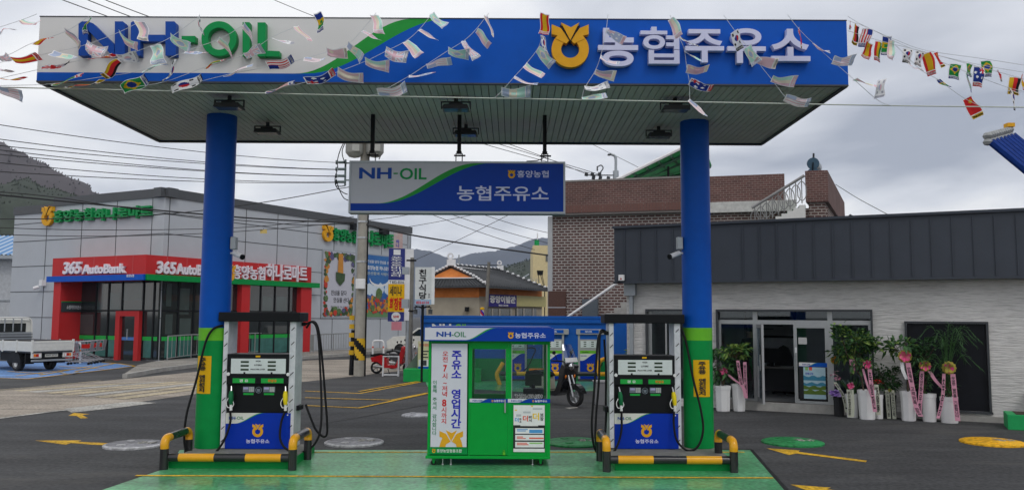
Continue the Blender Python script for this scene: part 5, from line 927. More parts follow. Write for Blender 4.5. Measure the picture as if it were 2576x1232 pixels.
cx = (xa + xb) / 2; b.prism([(cx - .2, zb - .1), (cx + .2, zb - .1), (cx + .25, zb - H_ * .32), (cx, zb - H_ * .42), (cx - .25, zb - H_ * .32)], -.06, -.058, 2); b.prism([(cx - .42, zb - H_ * .31), (cx + .42, zb - H_ * .33), (cx + .38, zb - H_ * .44), (cx, zb - H_ * .52), (cx - .38, zb - H_ * .44)], -.062, -.06, 4); b.build('print', cols, sh)
text('진심을 담다', INK, sh, xa + W_ * .24, xa + W_ * .72, za + H_ * .33, za + H_ * .41, -.0125, .004, .02); text('안심을 산다', INK, sh, xa + W_ * .32, xa + W_ * .8, za + H_ * .22, za + H_ * .30, -.0125, .004, .02); text('흥양농협 하나로마트', DGREY, sh, xa + W_ * .24, xa + W_ * .84, za + H_ * .14, za + H_ * .17, -.0125, .004, .0)
bn = thing('blue_banner', 'blue wall banner with white smile above a heap of vegetables, behind the utility pole', 'banner', S2.M @ Vector((0, -.05, 0)), Y2)
xa, xb = P2_(913, 700)[0], P2_(990, 700)[0]; zb = P2_(950, 643)[1]; W_, H_ = xb - xa, zb - za
MB().box(xa - .1, xb + .1, .0, .03, za - .08, zb + .08).build('frame', GALV, bn); b = MB(); b.box(xa, xb, -.012, -.0005, za + H_ * .13, zb, 0); b.box(xa, xb, -.0121, -.0005, za, za + H_ * .1299, 1); sh = b.build('sheet', [mat('banner_blue', (.02, .085, .32), .5, two=(.06, .2, .45), scale=.4), mat('banner_grass', (.12, .24, .1), .5)], bn)
b = MB(); yy = -.015
for i in range(6): blob(xa + W_ * rr.uniform(.1, .9), za + H_ * rr.uniform(.42, .5), W_ * .13, 5, yy); yy -= .0005
for i in range(130): blob(xa + W_ * min(.95, max(.05, rr.gauss(.5, .26))), za + H_ * rr.uniform(.08, .32), W_ * rr.uniform(.025, .06), rr.choice((1, 2, 1, 2, 0, 3, 1)), yy); yy -= .0002
blob(xa + W_ * .48, za + H_ * .38, W_ * .12, 0, yy - .001)
b.build('print', cols + [mat('print_cloud', (.6, .68, .75), .6)], sh); b = MB(); p = [(xa + W_ * (.5 + .32 * math.cos(a)), za + H_ * (.62 + .13 * math.sin(a))) for a in [PI + PI * i / 12 for i in range(13)]]; p += [(xa + W_ * (.5 + .3 * math.cos(a)), za + H_ * (.62 + .09 * math.sin(a))) for a in [2 * PI - PI * i / 12 for i in range(13)]]; b.prism(p, -.02, -.018); b.build('smile', WHITE, sh)
text('진심을 담다 안심을 산다', WHITE, sh, xa + W_ * .1, xa + W_ * .88, za + H_ * .87, za + H_ * .92, -.0125, .004, .01); text('흥양농협 하나로마트', WHITE, sh, xa + W_ * .1, xa + W_ * .95, za + H_ * .76, za + H_ * .83, -.0125, .004, .02); text('신선함과 사랑으로', CREAM, sh, xa + W_ * .1, xa + W_ * .95, za + H_ * .68, za + H_ * .73, -.0125, .004, .01)
# fences, hoop rails, carts
def fence(name, lab, pts, h, n, m, group=None, z=.13):
    P = [Vector((*G(*p)[:2], z)) for p in pts]; o = P[0].copy(); t = thing(name, lab, 'fence', o, 0, group); P = [p - o for p in P]; U = Vector((0, 0, 1))
    b = MB(); b.tube([p + U * h for p in P], .03, 8); b.tube([p + U * .12 for p in P], .018, 6); b.build('top_rail', m, t); b = MB()
    for a, c in zip(P, P[1:]):
        k = max(2, int(n / (len(P) - 1)))
        for i in range(k): q = a.lerp(c, i / k); b.cyl(q + U * .1201, q + U * (h - .02), .013, 5)
    b.build('railing', m, t)
    for p in P: MB().cyl(p, p + U * h, .028, 8).build('post', m, t)
FEN = mat('fence_grey', (.3, .31, .31), .45, .4)
fence('ramp_railing', 'grey steel ramp railing beside the red bank door', [(420, 915), (480, 905), (560, 900), (640, 896), (727, 890)], 1.1, 26, FEN, 'steel railings in front of the supermarket')
fence('ramp_railing', 'grey steel railing by the wall right of the red entrance', [(780, 893), (788, 893), (838, 888), (888, 884)], 1.0, 24, FEN, 'steel railings in front of the supermarket')
def hoop(u, v, w, h, lab, m=None):
    p = G(u, v, .0); s = 2050 / p.y; w /= s; h /= s; t = thing('hoop_barrier', lab, 'barrier', p, 0, 'white hoop barriers by the parked scooter'); b = MB(); b.tube(spline([(-w / 2, 0, 0), (-w / 2, 0, h * .75), (-w / 2 + .06, 0, h * .96), (-w / 2 + .2, 0, h), (w / 2 - .2, 0, h), (w / 2 - .06, 0, h * .96), (w / 2, 0, h * .75), (w / 2, 0, 0)], 5), .055, 8); b.build('tube', WHITEP, t); b = MB()
    for x in (-w / 2, w / 2): b.cyl((x, 0, h * .5), (x, 0, h * .62), .057, 8)
    b.build('reflective_band', mat('band_red', (.6, .1, .06), .5), t)
hoop(951, 893, 27, 36, 'white hoop barrier behind the red scooter, nearer the utility pole'); hoop(1000, 889, 27, 36, 'white hoop barrier behind the red scooter, nearer the grey signpost'); hoop(1043, 886, 26, 38, 'white hoop barrier beside the safety notice and parked car')
p = G(983, 946); t = thing('white_stand', 'low white square frame standing before the red scooter', 'frame', p, .0); s = 2050 / p.y; MB().tube([(-20 / s, 0, 0), (-19 / s, 0, 49 / s), (19 / s, 0, 49 / s), (19 / s, 0, 0)], .035, 6).build('frame', WHITEP, t); MB().cyl((-20 / s, 0, .05), (19 / s, 0, .05), .03, 6).build('crossbar', WHITEP, t)
def cart(u, v, lab, rz=0.2):
    p = G(u, v); t = thing('shopping_cart', lab, 'shopping cart', (p.x, p.y, 0), rz, 'shopping carts beside the white truck'); b = MB(); CG = mat('cart_wire', (.30, .29, .30), .4, .3) if 'cart_wire' not in bpy.data.materials else bpy.data.materials['cart_wire']
    def cn_(x, y, z): return Vector((x, y, z))
    T = [cn_(-.45, -.27, .62), cn_(.5, -.22, .68), cn_(.5, .22, .68), cn_(-.45, .27, .62)]; T = [v + Vector((0, 0, .35)) for v in T]; B_2 = [cn_(-.35, -.2, .5), cn_(.45, -.16, .58), cn_(.45, .16, .58), cn_(-.35, .2, .5)]
    for i in range(4):
        b.tube([T[i], T[(i + 1) % 4]], .018, 5); b.tube([B_2[i], B_2[(i + 1) % 4]], .014, 5)
        for k in range(7): f = k / 7; b.tube([T[i].lerp(T[(i + 1) % 4], f), B_2[i].lerp(B_2[(i + 1) % 4], f)], .01, 4)
        for f in (.35, .7): b.tube([T[i].lerp(B_2[i], f), T[(i + 1) % 4].lerp(B_2[(i + 1) % 4], f)], .01, 4)
    b.build('basket', CG, t); b = MB()
    for s in (-.2, .2): b.tube([(-.5, s, 1.02), (-.35, s, .45), (-.4, s, .12)], .018, 5); b.tube([(-.3, s, .45), (.1, s, .3), (.42, s, .12)], .018, 5); b.tube([(-.4, s, .14), (.42, s, .14)], .016, 5)
    b.build('undercarriage', CG, t); MB().cyl((-.52, -.28, 1.03), (-.52, .28, 1.03), .025, 8).build('handle', REDLENS, t); MB().box(.1, .42, -.225, -.215, .72, .9).build('flap', REDLENS, t)
    for x in (-.4, .42):
        for s in (-.2, .2): MB().lathe([(.001, -.02), (.06, -.02), (.06, .02), (.001, .02)], (x, s, .06), 10, 0, (0, 1, 0)).build('wheel', RUBBER, t)
cart(200, 917, 'shopping cart nearest the truck tailgate'); cart(216, 914, 'shopping cart in the middle of the row beside the truck'); cart(233, 911, 'shopping cart nearest the dark shop glass')
p = G(197, 914); t = thing('cart_rail', 'bent white pipe rail beside the truck tailgate', 'rail', p, 0); MB().tube(spline([(-.25, 0, .95), (.0, 0, .92), (.1, 0, .75), (.08, 0, .4), (.08, 0, 0)], 5), .045, 8).build('tube', WHITEP, t); MB().cyl((.09, 0, .55), (.09, 0, .62), .05, 8).build('reflective_band', ORANGE, t)
# ---------------------------------------------------------------- low building at the picture edge beyond the store
p = Q(-120, 750, 52); t = thing('tin_roof_house', 'low house with blue corrugated roof behind the supermarket', 'house', (p.x, 52, 0)); 
w = Q(34, 700, 52).x - p.x; z0, z1 = Q(0, 628, 52).z, Q(0, 580, 52).z
MB().box(-8, w + 4, 0, 8, 0, z0 - .4).build('wall', mat('house_wall', (.45, .47, .5), .8, var=.15), t); b = MB(); n = 60
for i in range(n): x0 = -8 + i * (w + 12.5) / n; x1 = x0 + (w + 12.5) / n; xm = (x0 + x1) / 2; b.add([(x0, -.5, z0 - .4), (xm, -.5, z0 - .3), (x1, -.5, z0 - .4), (x0, 4, z1), (xm, 4, z1 + .1), (x1, 4, z1)], [(0, 1, 4, 3), (1, 2, 5, 4)], i % 2)
b.build('roof', [mat('tin_blue', (.12, .27, .52), .5), mat('tin_pale', (.42, .52, .64), .5)], t); b = MB(); b.box(-8, w + 4, -.7, -.501, z0 - .62, z0 - .4); b.box(-8, w + 4, -.06, -.001, 1.4, 1.5); b.box(-8, w + 4, -.06, -.001, 3, 3.1); b.build('gutter', GALV, t)
# ---------------------------------------------------------------- truck
def truck():
    ax = Vector((-.868, .497, 0)); rz = math.atan2(ax.y, ax.x)               # local +x is forward
    p0 = Vector((-.5845 * 30.9, 30.9, 0)); lat = Vector((.497, .868, 0))         # near rear corner of the bed
    o = p0 + lat * .83; t = thing('pickup_truck', 'white small cargo truck with drop sides parked on the blue bay', 'truck', (o.x, o.y, 0), rz)
    W2 = .83
    b = MB(); b.box(.0, 2.85, -W2 + .05, W2 - .05, .72, .8, 1)
    b.box(.06, 2.85, W2 - .05, W2, .78, 1.16); b.box(.06, 2.85, -W2, -W2 + .05, .78, 1.16); b.build('bed', [TRUCKW, DGREY], t, bev=.012)
    tg = MB().box(-.0, .055, -W2 + .02, W2 - .02, .78, 1.17).build('tailgate', TRUCKW, t, bev=.012)
    b = MB()
    for z in (.83, .95, 1.1): b.box(-.012, -.0005, -W2 + .05, W2 - .05, z, z + .035)
    for y in (-W2, W2 - .06): b.box(-.02, .05, y, y + .06, .74, 1.22)
    for x in (.95, 1.9):
        for s in (-1, 1): b.box(x, x + .07, s * (W2 + .015) - .015, s * (W2 + .015) + .015, .74, 1.2)
    b.build('tailgate_rib', TRUCKW, tg); MB().box(-.014, -.0122, -.62, -.1, .985, 1.03).build('lettering_strip', GREYP, tg) if False else None
    RTt = Matrix.Rotation(-PI / 2, 4, 'Z'); text('POWER GATE', DGREY, tg, -.6, -.1, 1.0, 1.035, -.0015, .003, .0, M=RTt) if False else None
    b = MB(); b.box(.056, 2.84, -W2 + .051, W2 - .051, 1.162, 1.175); b.build('bed_edge', BLACK, t)
    # cab
    b = MB(); b.prism([(2.9, .62), (2.9, 1.98), (3.1, 2.03), (4.0, 2.0), (4.5, 1.42), (4.62, 1.1), (4.62, .5), (2.9, .5)], -.78, .78); cab = b.build('cab', TRUCKW, t, bev=.06)
    b = MB(); b.box(2.885, 2.8995, -.55, .55, 1.42, 1.82); b.build('rear_window', TGLASS, cab, bev=.0); b = MB()
    for s in (-1, 1): b.prism([(3.15, 1.3), (3.15, 1.86), (3.9, 1.86), (4.28, 1.35), (4.28, 1.3)], s * .782 - .004, s * .782 + .004)
    b.build('side_window', TGLASS, cab)
    b = MB(); b.tube(spline([(2.82, -.76, 1.2), (2.82, -.74, 1.8), (2.82, -.68, 1.97), (2.82, -.5, 2.03), (2.82, .5, 2.03), (2.82, .68, 1.97), (2.82, .74, 1.8), (2.82, .76, 1.2)], 4), .035, 8); b.build('headboard_frame', TRUCKW, t); b = MB()
    for y in (-.33, 0, .33): b.cyl((2.82, y, 1.5), (2.82, y, 2.02), .025, 6)
    b.build('window_bar', GALV, t); MB().box(2.79, 2.86, -.78, .78, 1.17, 1.46).build('headboard', GALV, t)
    b = MB(); b.box(2.78, 2.7895, -.78, .78, 1.25, 1.28); b.box(2.78, 2.7895, -.78, .78, 1.36, 1.38); b.build('headboard_rib', DGREY, t)
    b = MB(); b.box(.3, 4.3, -.38, -.28, .5, .72); b.box(.3, 4.3, .28, .38, .5, .72); b.box(1.05, 1.25, -.6, .6, .3, .42); b.box(1.5, 2.3, -.7, -.4, .4, .7); b.box(1.5, 2.3, .4, .7, .4, .7); b.box(.45, .5, -.78, -.45, .3, .72); b.box(.45, .5, .45, .78, .3, .72); b.build('chassis', BLACK, t)
    b = MB(); b.box(.0, .06, -.8, .8, .4, .47); b.build('rear_bumper', GALV, t, bev=.01); MB().box(.02, .1, -.8, -.42, .53, .74).build('lamp_housing', TRUCKW, t, bev=.01); MB().box(.02, .1, .42, .8, .53, .74).build('lamp_housing', TRUCKW, t, bev=.01); MB().box(.1, .14, -.42, .42, .48, .74).build('rear_crossmember', BLACK, t)
    for s in (-1, 1):
        y = s * .6; b = MB(); b.box(.005, .0195, y - .13, y + .13, .58, .69, 0); b.box(.002, .0049, y - .13 if s < 0 else y + .05, y - .05 if s < 0 else y + .13, .585, .685, 1); b.box(.002, .0049, y + .06 if s < 0 else y - .13, y + .13 if s < 0 else y - .06, .585, .685, 2); b.build('tail_lamp', [REDLENS, ORANGE, WHITEP], t)
    pl = MB().box(.08, .099, -.25, .25, .56, .68).build('number_plate', mat('plate_white', (.55, .55, .5), .5), t); text('84두 0727', INK, pl, -.21, .21, .58, .66, -.08 + .0, .003, .01, M=Matrix.Rotation(-PI / 2, 4, 'Z') @ Matrix.Translation((0, 0, 0)) ) if False else None
    vs, fs = text_mesh('84두 0727', .01); b = MB(); b.add([(.0785 - .001 * v.z, .21 - .42 * v.x, .585 + .07 * v.y) for v in vs], fs); b.build('lettering', INK, pl)
    for x in (1.2, 3.85):
        for s in (-1, 1):
            y = s * (.62 if x < 2 else .68); w = MB().lathe([(.16, -.1), (.3, -.1), (.33, -.07), (.33, .07), (.3, .1), (.16, .1)], (x, y, .33), 24, 0, (0, 1, 0)).build('wheel', TYRE, t)
            b = MB(); b.lathe([(.001, -.03), (.1, -.05), (.165, -.09), (.2, -.104)] if s < 0 else [(.2, .104), (.165, .09), (.1, .05), (.001, .03)], (x, y, .33), 20, 0, (0, 1, 0)) ; b.build('rim', STEEL, w)
    b = MB(); b.prism([(1.2 + .45 * math.cos(PI * i / 10), .33 + .45 * math.sin(PI * i / 10)) for i in range(11)], -.8, -.35); b.prism([(1.2 + .45 * math.cos(PI * i / 10), .33 + .45 * math.sin(PI * i / 10)) for i in range(11)], .35, .8); b.build('mudguard', BLACK, t)
truck()
# parked car behind the signposts
p = G(1050, 890); t = thing('parked_car', 'white parked car half hidden behind the blue wall', 'car', (p.x + .3, p.y, 0), .12)
b = MB(); b.prism([(-2, .35), (-2.05, .75), (-1.7, 1.0), (-.9, 1.05), (-.3, 1.5), (1.2, 1.5), (1.8, 1.05), (2.05, .95), (2.1, .35)], -.85, .85); b.build('body', TRUCKW, t, bev=.05); b = MB()
b.prism([(-.75, 1.06), (-.25, 1.44), (.4, 1.44), (.4, 1.06)], -.856, .856); b.prism([(.47, 1.06), (.47, 1.44), (1.15, 1.44), (1.6, 1.06)], -.856, .856); b.build('window', TGLASS, t)
for x in (-1.3, 1.35):
    for s in (-1, 1): MB().lathe([(.001, -.1), (.3, -.1), (.32, 0), (.3, .1), (.001, .1)], (x, s * .78, .32), 20, 0, (0, 1, 0)).build('wheel', TYRE, t)
# ---------------------------------------------------------------- scooters
def scooter(name, lab, loc, rz, body, seatm, panel, shield, cream):
    t = thing(name, lab, 'scooter', loc, rz, None)                 # local +x is forward
    for x, r in ((-.62, .235), (.62, .235)):
        w = MB().lathe([(.15, -.035), (.2, -.05), (.23, -.035), (.235, 0), (.23, .035), (.2, .05), (.15, .035)], (x, 0, r), 26, 0, (0, 1, 0)).build('wheel', TYRE, t); b = MB().lathe([(.15, -.03), (.16, 0), (.15, .03)], (x, 0, r), 20, 0, (0, 1, 0)); b.cyl((x, -.05, r), (x, .05, r), .04, 10)
        for i in range(5): a = i * 2 * PI / 5; b.tube([(x, 0, r), (x + .155 * math.cos(a), 0, r + .155 * math.sin(a))], .022, 6)
        b.build('rim', STEEL, w)
    b = MB(); b.prism([(-.8, .62), (-.78, .45), (-.55, .46), (-.42, .36), (-.3, .24), (.15, .22), (.3, .3), (.42, .62), (.46, .9), (.36, .95), (.26, .6), (.14, .33), (-.18, .34), (-.2, .62), (-.4, .72)], -.17, .17); b.prism([(.3, .42), (.4, .4), (.52, .9), (.42, .96), (.34, .8)], -.24, .24); b.build('body', body, t, bev=.035)
    if cream: b = MB(); b.prism([(-.66, .66), (-.62, .42), (-.3, .3), (-.16, .32), (-.2, .64)], -.19, .19); b.build('side_panel', cream, t, bev=.03)
    b = MB(); P = [(-.82, .73), (-.84, .66), (-.2, .62), (-.12, .66), (-.2, .74), (-.5, .78)]; b.prism(P, -.14, .14); b.build('seat', seatm, t, bev=.03)
    b = MB(); b.prism([(.62 + .285 * math.cos(math.radians(q)), .235 + .285 * math.sin(math.radians(q))) for q in range(15, 156, 14)] + [(.62 + .255 * math.cos(math.radians(q)), .235 + .255 * math.sin(math.radians(q))) for q in range(155, 14, -14)], -.08, .08); b.build('front_mudguard', body, t, bev=.02)
    b = MB(); b.tube([(.46, -.06, .7), (.57, -.07, .4), (.62, -.07, .235)], .022, 8); b.tube([(.46, .06, .7), (.57, .07, .4), (.62, .07, .235)], .022, 8); b.build('fork', STEEL, t)
    b = MB(); b.tube([(.36, 0, .9), (.33, 0, 1.0)], .03, 8); b.tube(spline([(.2, -.34, 1.03), (.3, -.2, 1.02), (.33, 0, 1.0), (.3, .2, 1.02), (.2, .34, 1.03)], 4), .017, 8); b.build('handlebar', BLACK, t)
    b = MB(); b.sph((.42, 0, .95), .12, 0, 14, (.9, 1.2, .9)); b.build('head_cowl', body, t); hl = MB(); hl.sph((.5, 0, .9), .085, 0, 14, (.7, 1, 1)); hl.build('headlight', CHROME, t)
    for s in (-1, 1):
        m = MB(); m.tube([(.26, s * .2, 1.02), (.24, s * .28, 1.18)], .008, 6); m.sph((.24, s * .3, 1.21), .055, 0, 10, (.5, 1.1, .8)); m.build('mirror', BLACK, t); MB().sph((.45, s * .15, .68), .045, 0, 8, (.8, .8, 1.2)).build('indicator', ORANGE, t)
    b = MB(); b.tube([(-.7, -.2, .3), (-.3, -.2, .26)], .05, 10); b.build('exhaust', STEEL, t); b = MB(); b.sph((-.83, 0, .58), .06, 0, 8, (.5, 1.4, .9)); b.build('tail_lamp', REDLENS, t); MB().tube([(-.15, -.14, .2), (-.05, -.25, .02)], .015, 6).build('kickstand', BLACK, t)
    if shield:
        b = MB(); n = 8
        def S(i, j): a = -1.0 + 2.0 * i / n; zz_ = .98 + .42 * j / 6; k = .25 * (1 - .3 * (j / 6) ** 2); return (.46 + .1 * math.cos(a) - .16 * j / 6, k * math.sin(a) , zz_)
        for i in range(n):
            for j in range(6): b.add([S(i, j), S(i + 1, j), S(i + 1, j + 1), S(i, j + 1)], [(0, 1, 2, 3)], 0, True)
        ws = b.build('windshield', glass('shield', (.42, .56, .70), .3), t); b = MB()
        for i in range(n): b.add([(S(i, 0)[0] + .004, S(i, 0)[1], 1.0), (S(i + 1, 0)[0] + .004, S(i + 1, 0)[1], 1.0), (S(i + 1, 1)[0] + .008, S(i + 1, 1)[1], 1.1), (S(i, 1)[0] + .008, S(i, 1)[1], 1.1)], [(0, 1, 2, 3)])
        b.build('sticker', WHITEP, ws)
    return t
pw = G(1447, 1022); p = pw - Matrix.Rotation(-.8, 3, 'Z') @ Vector((.62 * 1.08, 0, 0)); sk = scooter('scooter', 'black and cream scooter with clear windshield parked behind the booth', (p.x, p.y, 0), -.8, mat('scooter_black', (.012, .013, .015), .15, coat=.6), BLACK, None, True, mat('scooter_cream', (.55, .5, .38), .35)); sk.scale = (1.08, 1.08, 1.08)
p = G(985, 941); scooter('scooter', 'red scooter parked by the utility pole behind a white frame', (p.x, p.y + .25, 0), -.1, mat('scooter_red', (.5, .015, .02), .2, coat=.5), BLACK, None, False, None)
p = G(1012, 931); scooter('motorbike', 'white and black motorbike tucked behind the red scooter', (p.x, p.y + .6, 0), -.5, mat('scooter_white', (.45, .45, .46), .3), BLACK, None, False, mat('bike_dark', (.03, .03, .035), .4))
# ---------------------------------------------------------------- blue rear wall, old dispensers
YW = G(1300, 956).y; xa, xb = Q(1058, 850, YW).x, Q(1592, 850, YW).x; zt_ = Q(1300, 794, YW).z
t = thing('boundary_wall', 'long painted wall, blue above and green below, behind the booth', 'wall', (0, YW, 0)); zm = Q(1300, 901, YW).z
MB().box(xa, xb, 0, .25, 0, zm).build('lower_wall', mat('wall_green', (.01, .21, .06), .5, var=.12, scale=1.5), t); b = MB(); b.box(xa, xb, .0005, .25, zm, zt_ - .24)
BW = mat('wall_blue', (.012, .10, .42), .45, var=.08, scale=1.2); b.build('upper_wall', BW, t); b = MB(); b.box(xa, xb - .6, -.06, .28, zt_ - .2399, zt_ - .14); b.box(xa, xb - .6, -.04, .27, zt_ - .139, zt_ - .08); b.box(xa, xb - .6, -.06, .28, zt_ - .079, zt_); b.build('coping', BW, t)
up_ = t; text('NH', WHITE, t, Q(1087, 820, YW).x, Q(1135, 820, YW).x, Q(1100, 832, YW).z, Q(1100, 814, YW).z, -.001, .03, .03); text('-OIL', LIME, t, Q(1138, 820, YW).x, Q(1178, 820, YW).x, Q(1100, 832, YW).z, Q(1100, 814, YW).z, -.001, .03, .02)
b = MB(); text('NH', WHITE, t, Q(1505, 950, YW).x, Q(1512, 950, YW).x, 0.3, .4, -.001, .01) if False else None
p = G(1066, 957); t = thing('green_step', 'low green painted step at the end of the blue wall', 'step', (Q(1020, 950, YW - .3).x, YW - .9, 0)); MB().box(0, 2.6, 0, .88, 0, .42).build('block', mat('step_green', (.012, .30, .07), .5, var=.1), t, bev=.01); MB().prism([(-.0, .421), (.7, .421), (.7, 1.3)], .7, .86).build('side_ramp', mat('ramp_grey', (.12, .16, .13), .8), t)
tt = thing('safety_notice', 'pale yellow safety notice board standing on the green step', 'notice board', (Q(1066, 900, YW - .5).x, YW - .5, .421)); bm = MB(); bm.box(-.2, .26, -.02, .0, 0, .92); o = bm.build('board', mat('notice_pale', (.6, .58, .35), .5), tt); text('안전관리 흡연금지', TXRED, o, -.15, .22, .74, .84, -.0205, .002, .02); b = MB(); b.box(-.17, .23, -.024, -.0205, .02, .3, 0); b.box(-.19, .25, -.026, -.0241, .0, .07, 1); b.box(-.1, .15, -.024, -.0205, .36, .4, 2); b.box(-.1, .12, -.024, -.0205, .46, .5, 2); b.box(-.1, .17, -.024, -.0205, .56, .6, 2); b.box(-.05, .1, -.026, -.0241, .1, .28, 2); b.build('print', [WHITE, BLUE, DGREY], o)
OLDG = mat('old_pump_grey', (.35, .35, .36), .4)
def oldpump(u, lab, vb=957):
    p = G(u, vb); t = thing('old_fuel_dispenser', lab, 'fuel pump', (p.x, p.y, 0), 0, 'older grey dispensers along the blue wall'); w = .37
    b = MB(); b.box(-w, w, 0, .5, .0, .06); b.build('base', DGREY, t); b = MB(); b.box(-w, -w + .07, .0, .45, .0601, 1.58); b.box(w - .07, w, .0, .45, .0601, 1.58); b.build('post', OLDG, t, bev=.006)
    hd = MB().box(-w - .06, w + .16, -.04, .5, 1.581, 1.77).build('head', OLDG, t, bev=.012); MB().box(-w + .08, w - .02, -.05, -.0401, 1.63, 1.74).build('sign_strip', BLUE, hd); text('NH-OIL', WHITE, hd, -.12, .12, 1.655, 1.715, -.0505, .002, .03)
    MB().box(-w + .071, w - .071, .01, .44, .0602, 1.42).build('cabinet', OLDG, t); d_ = MB().box(-w + .09, w - .09, .0, .0095, 1.13, 1.37).build('display_panel', PWH, t); b = MB()
    for z in (1.17, 1.24, 1.31):
        for s in (-.17, .09): b.box(s, s + .09, -.003, -.0005, z, z + .03)
    b.build('readout', LCD, d_); MB().box(-w + .072, w - .072, -.002, .0095, .93, 1.03).build('fuel_label', LIME, t); text('실내등유', INK, t, -.22, .0, .955, 1.0, -.0025, .002, .02); b = MB(); wave(b, -w + .072, w - .072, .0605, .929, -.002, .1, .9, .72, .0, 20); lp = b.build('lower_panel', [SUBW, BANDG, PBLUE], t); b = MB(); emblem(b, .06, .46, .24, -.003, .004); b.build('emblem', [GOLD, BLUE], lp); text('농협주유소', LILAC, lp, -.2, .25, .2, .27, -.003, .002, .02); text('NH-OIL', TXBLUE, lp, -.27, -.06, .83, .87, -.003, .002, .02)
    b = MB(); b.tube(spline([(w, .2, 1.1), (w + .2, .15, 1.12), (w + .3, .1, 1.05), (w + .22, .08, .85), (w + .05, .0, .5), (w - .2, -.15, .25), (w - .25, -.15, .18)], 6), .02, 8); b.build('hose', RUBBER, t); b = MB(); b.tube([(w, .2, 1.35), (w + .28, .15, 1.36), (w + .24, .12, 1.22)], .028, 8); b.build('boom', WHITEP, t); MB().box(w + .001, w + .03, .1, .3, 1.05, 1.35).build('nozzle_holder', BLACK, t)
for u, l in ((1298, 'old grey dispenser seen through the booth window'), (1392, 'old grey dispenser partly hidden by the booth and black scooter'), (1481, 'old grey dispenser standing clear behind the scooter windshield')): oldpump(u, l)
t = thing('low_guard_rail', 'low yellow and black pipe rail in front of the old dispensers', 'guard rail', (0, G(1400, 968).y, 0)); b = MB(); Yr = t.location.y; xs = [Q(u, 900, Yr).x for u in (1258, 1300, 1352, 1390, 1440, 1502, 1540)]
for i, (a, c) in enumerate(zip(xs, xs[1:])): b.cyl((a, 0, .36), (c, 0, .36), .07, 10, i % 2)
b.tube(spline([(xs[0], 0, .0), (xs[0] - .1, 0, .3), (xs[0] - .02, 0, .5), (xs[0] + .1, .05, .7)], 4), .07, 10, 1); b.tube(spline([(xs[-1] - .45, 0, .36), (xs[-1] - .4, .1, .75), (xs[-1] - .1, .3, .85)], 4), .07, 10, 1); b.build('rail', [RAILB, RAILY], t)
t = thing('orange_safety_box', 'small orange box behind the booth window', 'box', Q(1350, 938, YW - 1.5) - Vector((0, 0, .0))); t.location.z = Q(1350, 950, YW - 1.5).z; MB().box(-.25, .25, 0, .2, 0, .3).build('casing', ORANGE, t, bev=.02); MB().box(-.06, .06, .05, .15, -t.location.z, -.001).build('post', BLACK, t)
# ---------------------------------------------------------------- tiled roof house, yellow block
H = lambda px, py, d: Q(1005.3 + .18 * px, 606.1 + .18 * py, d)
t = thing('tiled_roof_house', 'old house with dark tiled hip roof and orange boarded gable beyond the blue wall', 'house', (H(720, 350, 38).x, 38, 0)); o = t.location.copy()
D, Cc, A, B = H(1195, 618, 38) - o, H(2072, 682, 43) - o, H(722, 352, 39.2) - o, H(1405, 412, 43.5) - o; Gr, Gl = H(1062, 522, 38.6) - o, H(378, 526, 38.8) - o; Lf = H(245, 632, 38.6) - o; bk = Cc - D
U = Vector((0, 0, .09))
def plate(b, pts): n = len(pts); b.add(pts + [p - U for p in pts], [list(range(n)), list(range(2 * n - 1, n - 1, -1))] + [(i, i + n, (i + 1) % n + n, (i + 1) % n) for i in range(n)])
TILE = ROOFT; b = MB(); plate(b, [A, B, Cc, D, Gr][::-1]); plate(b, [Gl, Gr, D, Lf][::-1]); plate(b, [B, A, Gl, Lf, Lf + bk * .95]); 
nt = 26
for i in range(nt):
    f = (i + .5) / nt; q0 = A.lerp(B, min(1, f * 1.15)) if f > .06 else Gr; q1 = D.lerp(Cc, f); b.tube([q0 + Vector((0, 0, .01)), q1 + Vector((0, 0, .01))], .03, 5)
for i in range(20): f = (i + .5) / 20; b.tube([Gl.lerp(Gr, f), Lf.lerp(D, f) + Vector((0, 0, .01))], .03, 5)
b.build('roof', TILE, t)
b = MB(); b.add([A - U, Gl - U * .3, Gr - U * .3], [(0, 1, 2)]); b.build('gable', ORANGEW, t)
RW = mat('ridge_white', (.75, .75, .76), .6); b = MB()
def ridge(p, q, n, r=.085):
    b.tube([p + Vector((0, 0, .05)), q + Vector((0, 0, .05))], r, 8, 0)
    for i in range(n): c = p.lerp(q, (i + .5) / n) + Vector((-.02, -.07, .1)); b.sph(c, .07, 1, 8, (1.2, 1, .9))
ridge(A, B, 12); ridge(A, Gr, 8, .07); ridge(A, Gl, 8, .07); ridge(Gr, D, 4, .08); ridge(B, Cc, 9, .07)
b.tube([Gl + Vector((0, -.05, .02)), Gr + Vector((0, -.05, .02))], .03, 6, 1); b.tube([A + Vector((.2, -.1, -.03)), B + Vector((0, -.1, -.05))], .025, 6, 1)
for p, s in ((A, 1.6), (B, 1.35)): b.lathe([(.05 * s, -.04), (.1 * s, -.04), (.1 * s, .04), (.05 * s, .04)], p + Vector((-.04, -.05, .3 * s)), 14, 1, (0, 1, 0)); b.box(p.x - .13 * s, p.x + .13 * s, p.y - .15, p.y + .1, p.z + .03, p.z + .2 * s, 1)
for p in (D, Cc): b.sph(p + Vector((0, 0, .12)), .07, 1, 8, (.7, .7, 1.6))
b.build('ridge', [ROOFT, RW], t)
ins = Vector((0, .45, 0)); d1, l1, c2 = D + Vector((-.3, .5, -.1)), Lf + Vector((.4, .5, -.1)), Cc + Vector((-.3, .4, -.1)); zo = (H(900, 785, 38.5) - o).z
def wallq(b, p, q, z0, z1, th=.2): n = (q - p); n.z = 0; n = Vector((-n.y, n.x, 0)).normalized() * th; b.slab([(p.x, p.y), (q.x, q.y), (q.x + n.x, q.y + n.y), (p.x + n.x, p.y + n.y)], z0, z1)
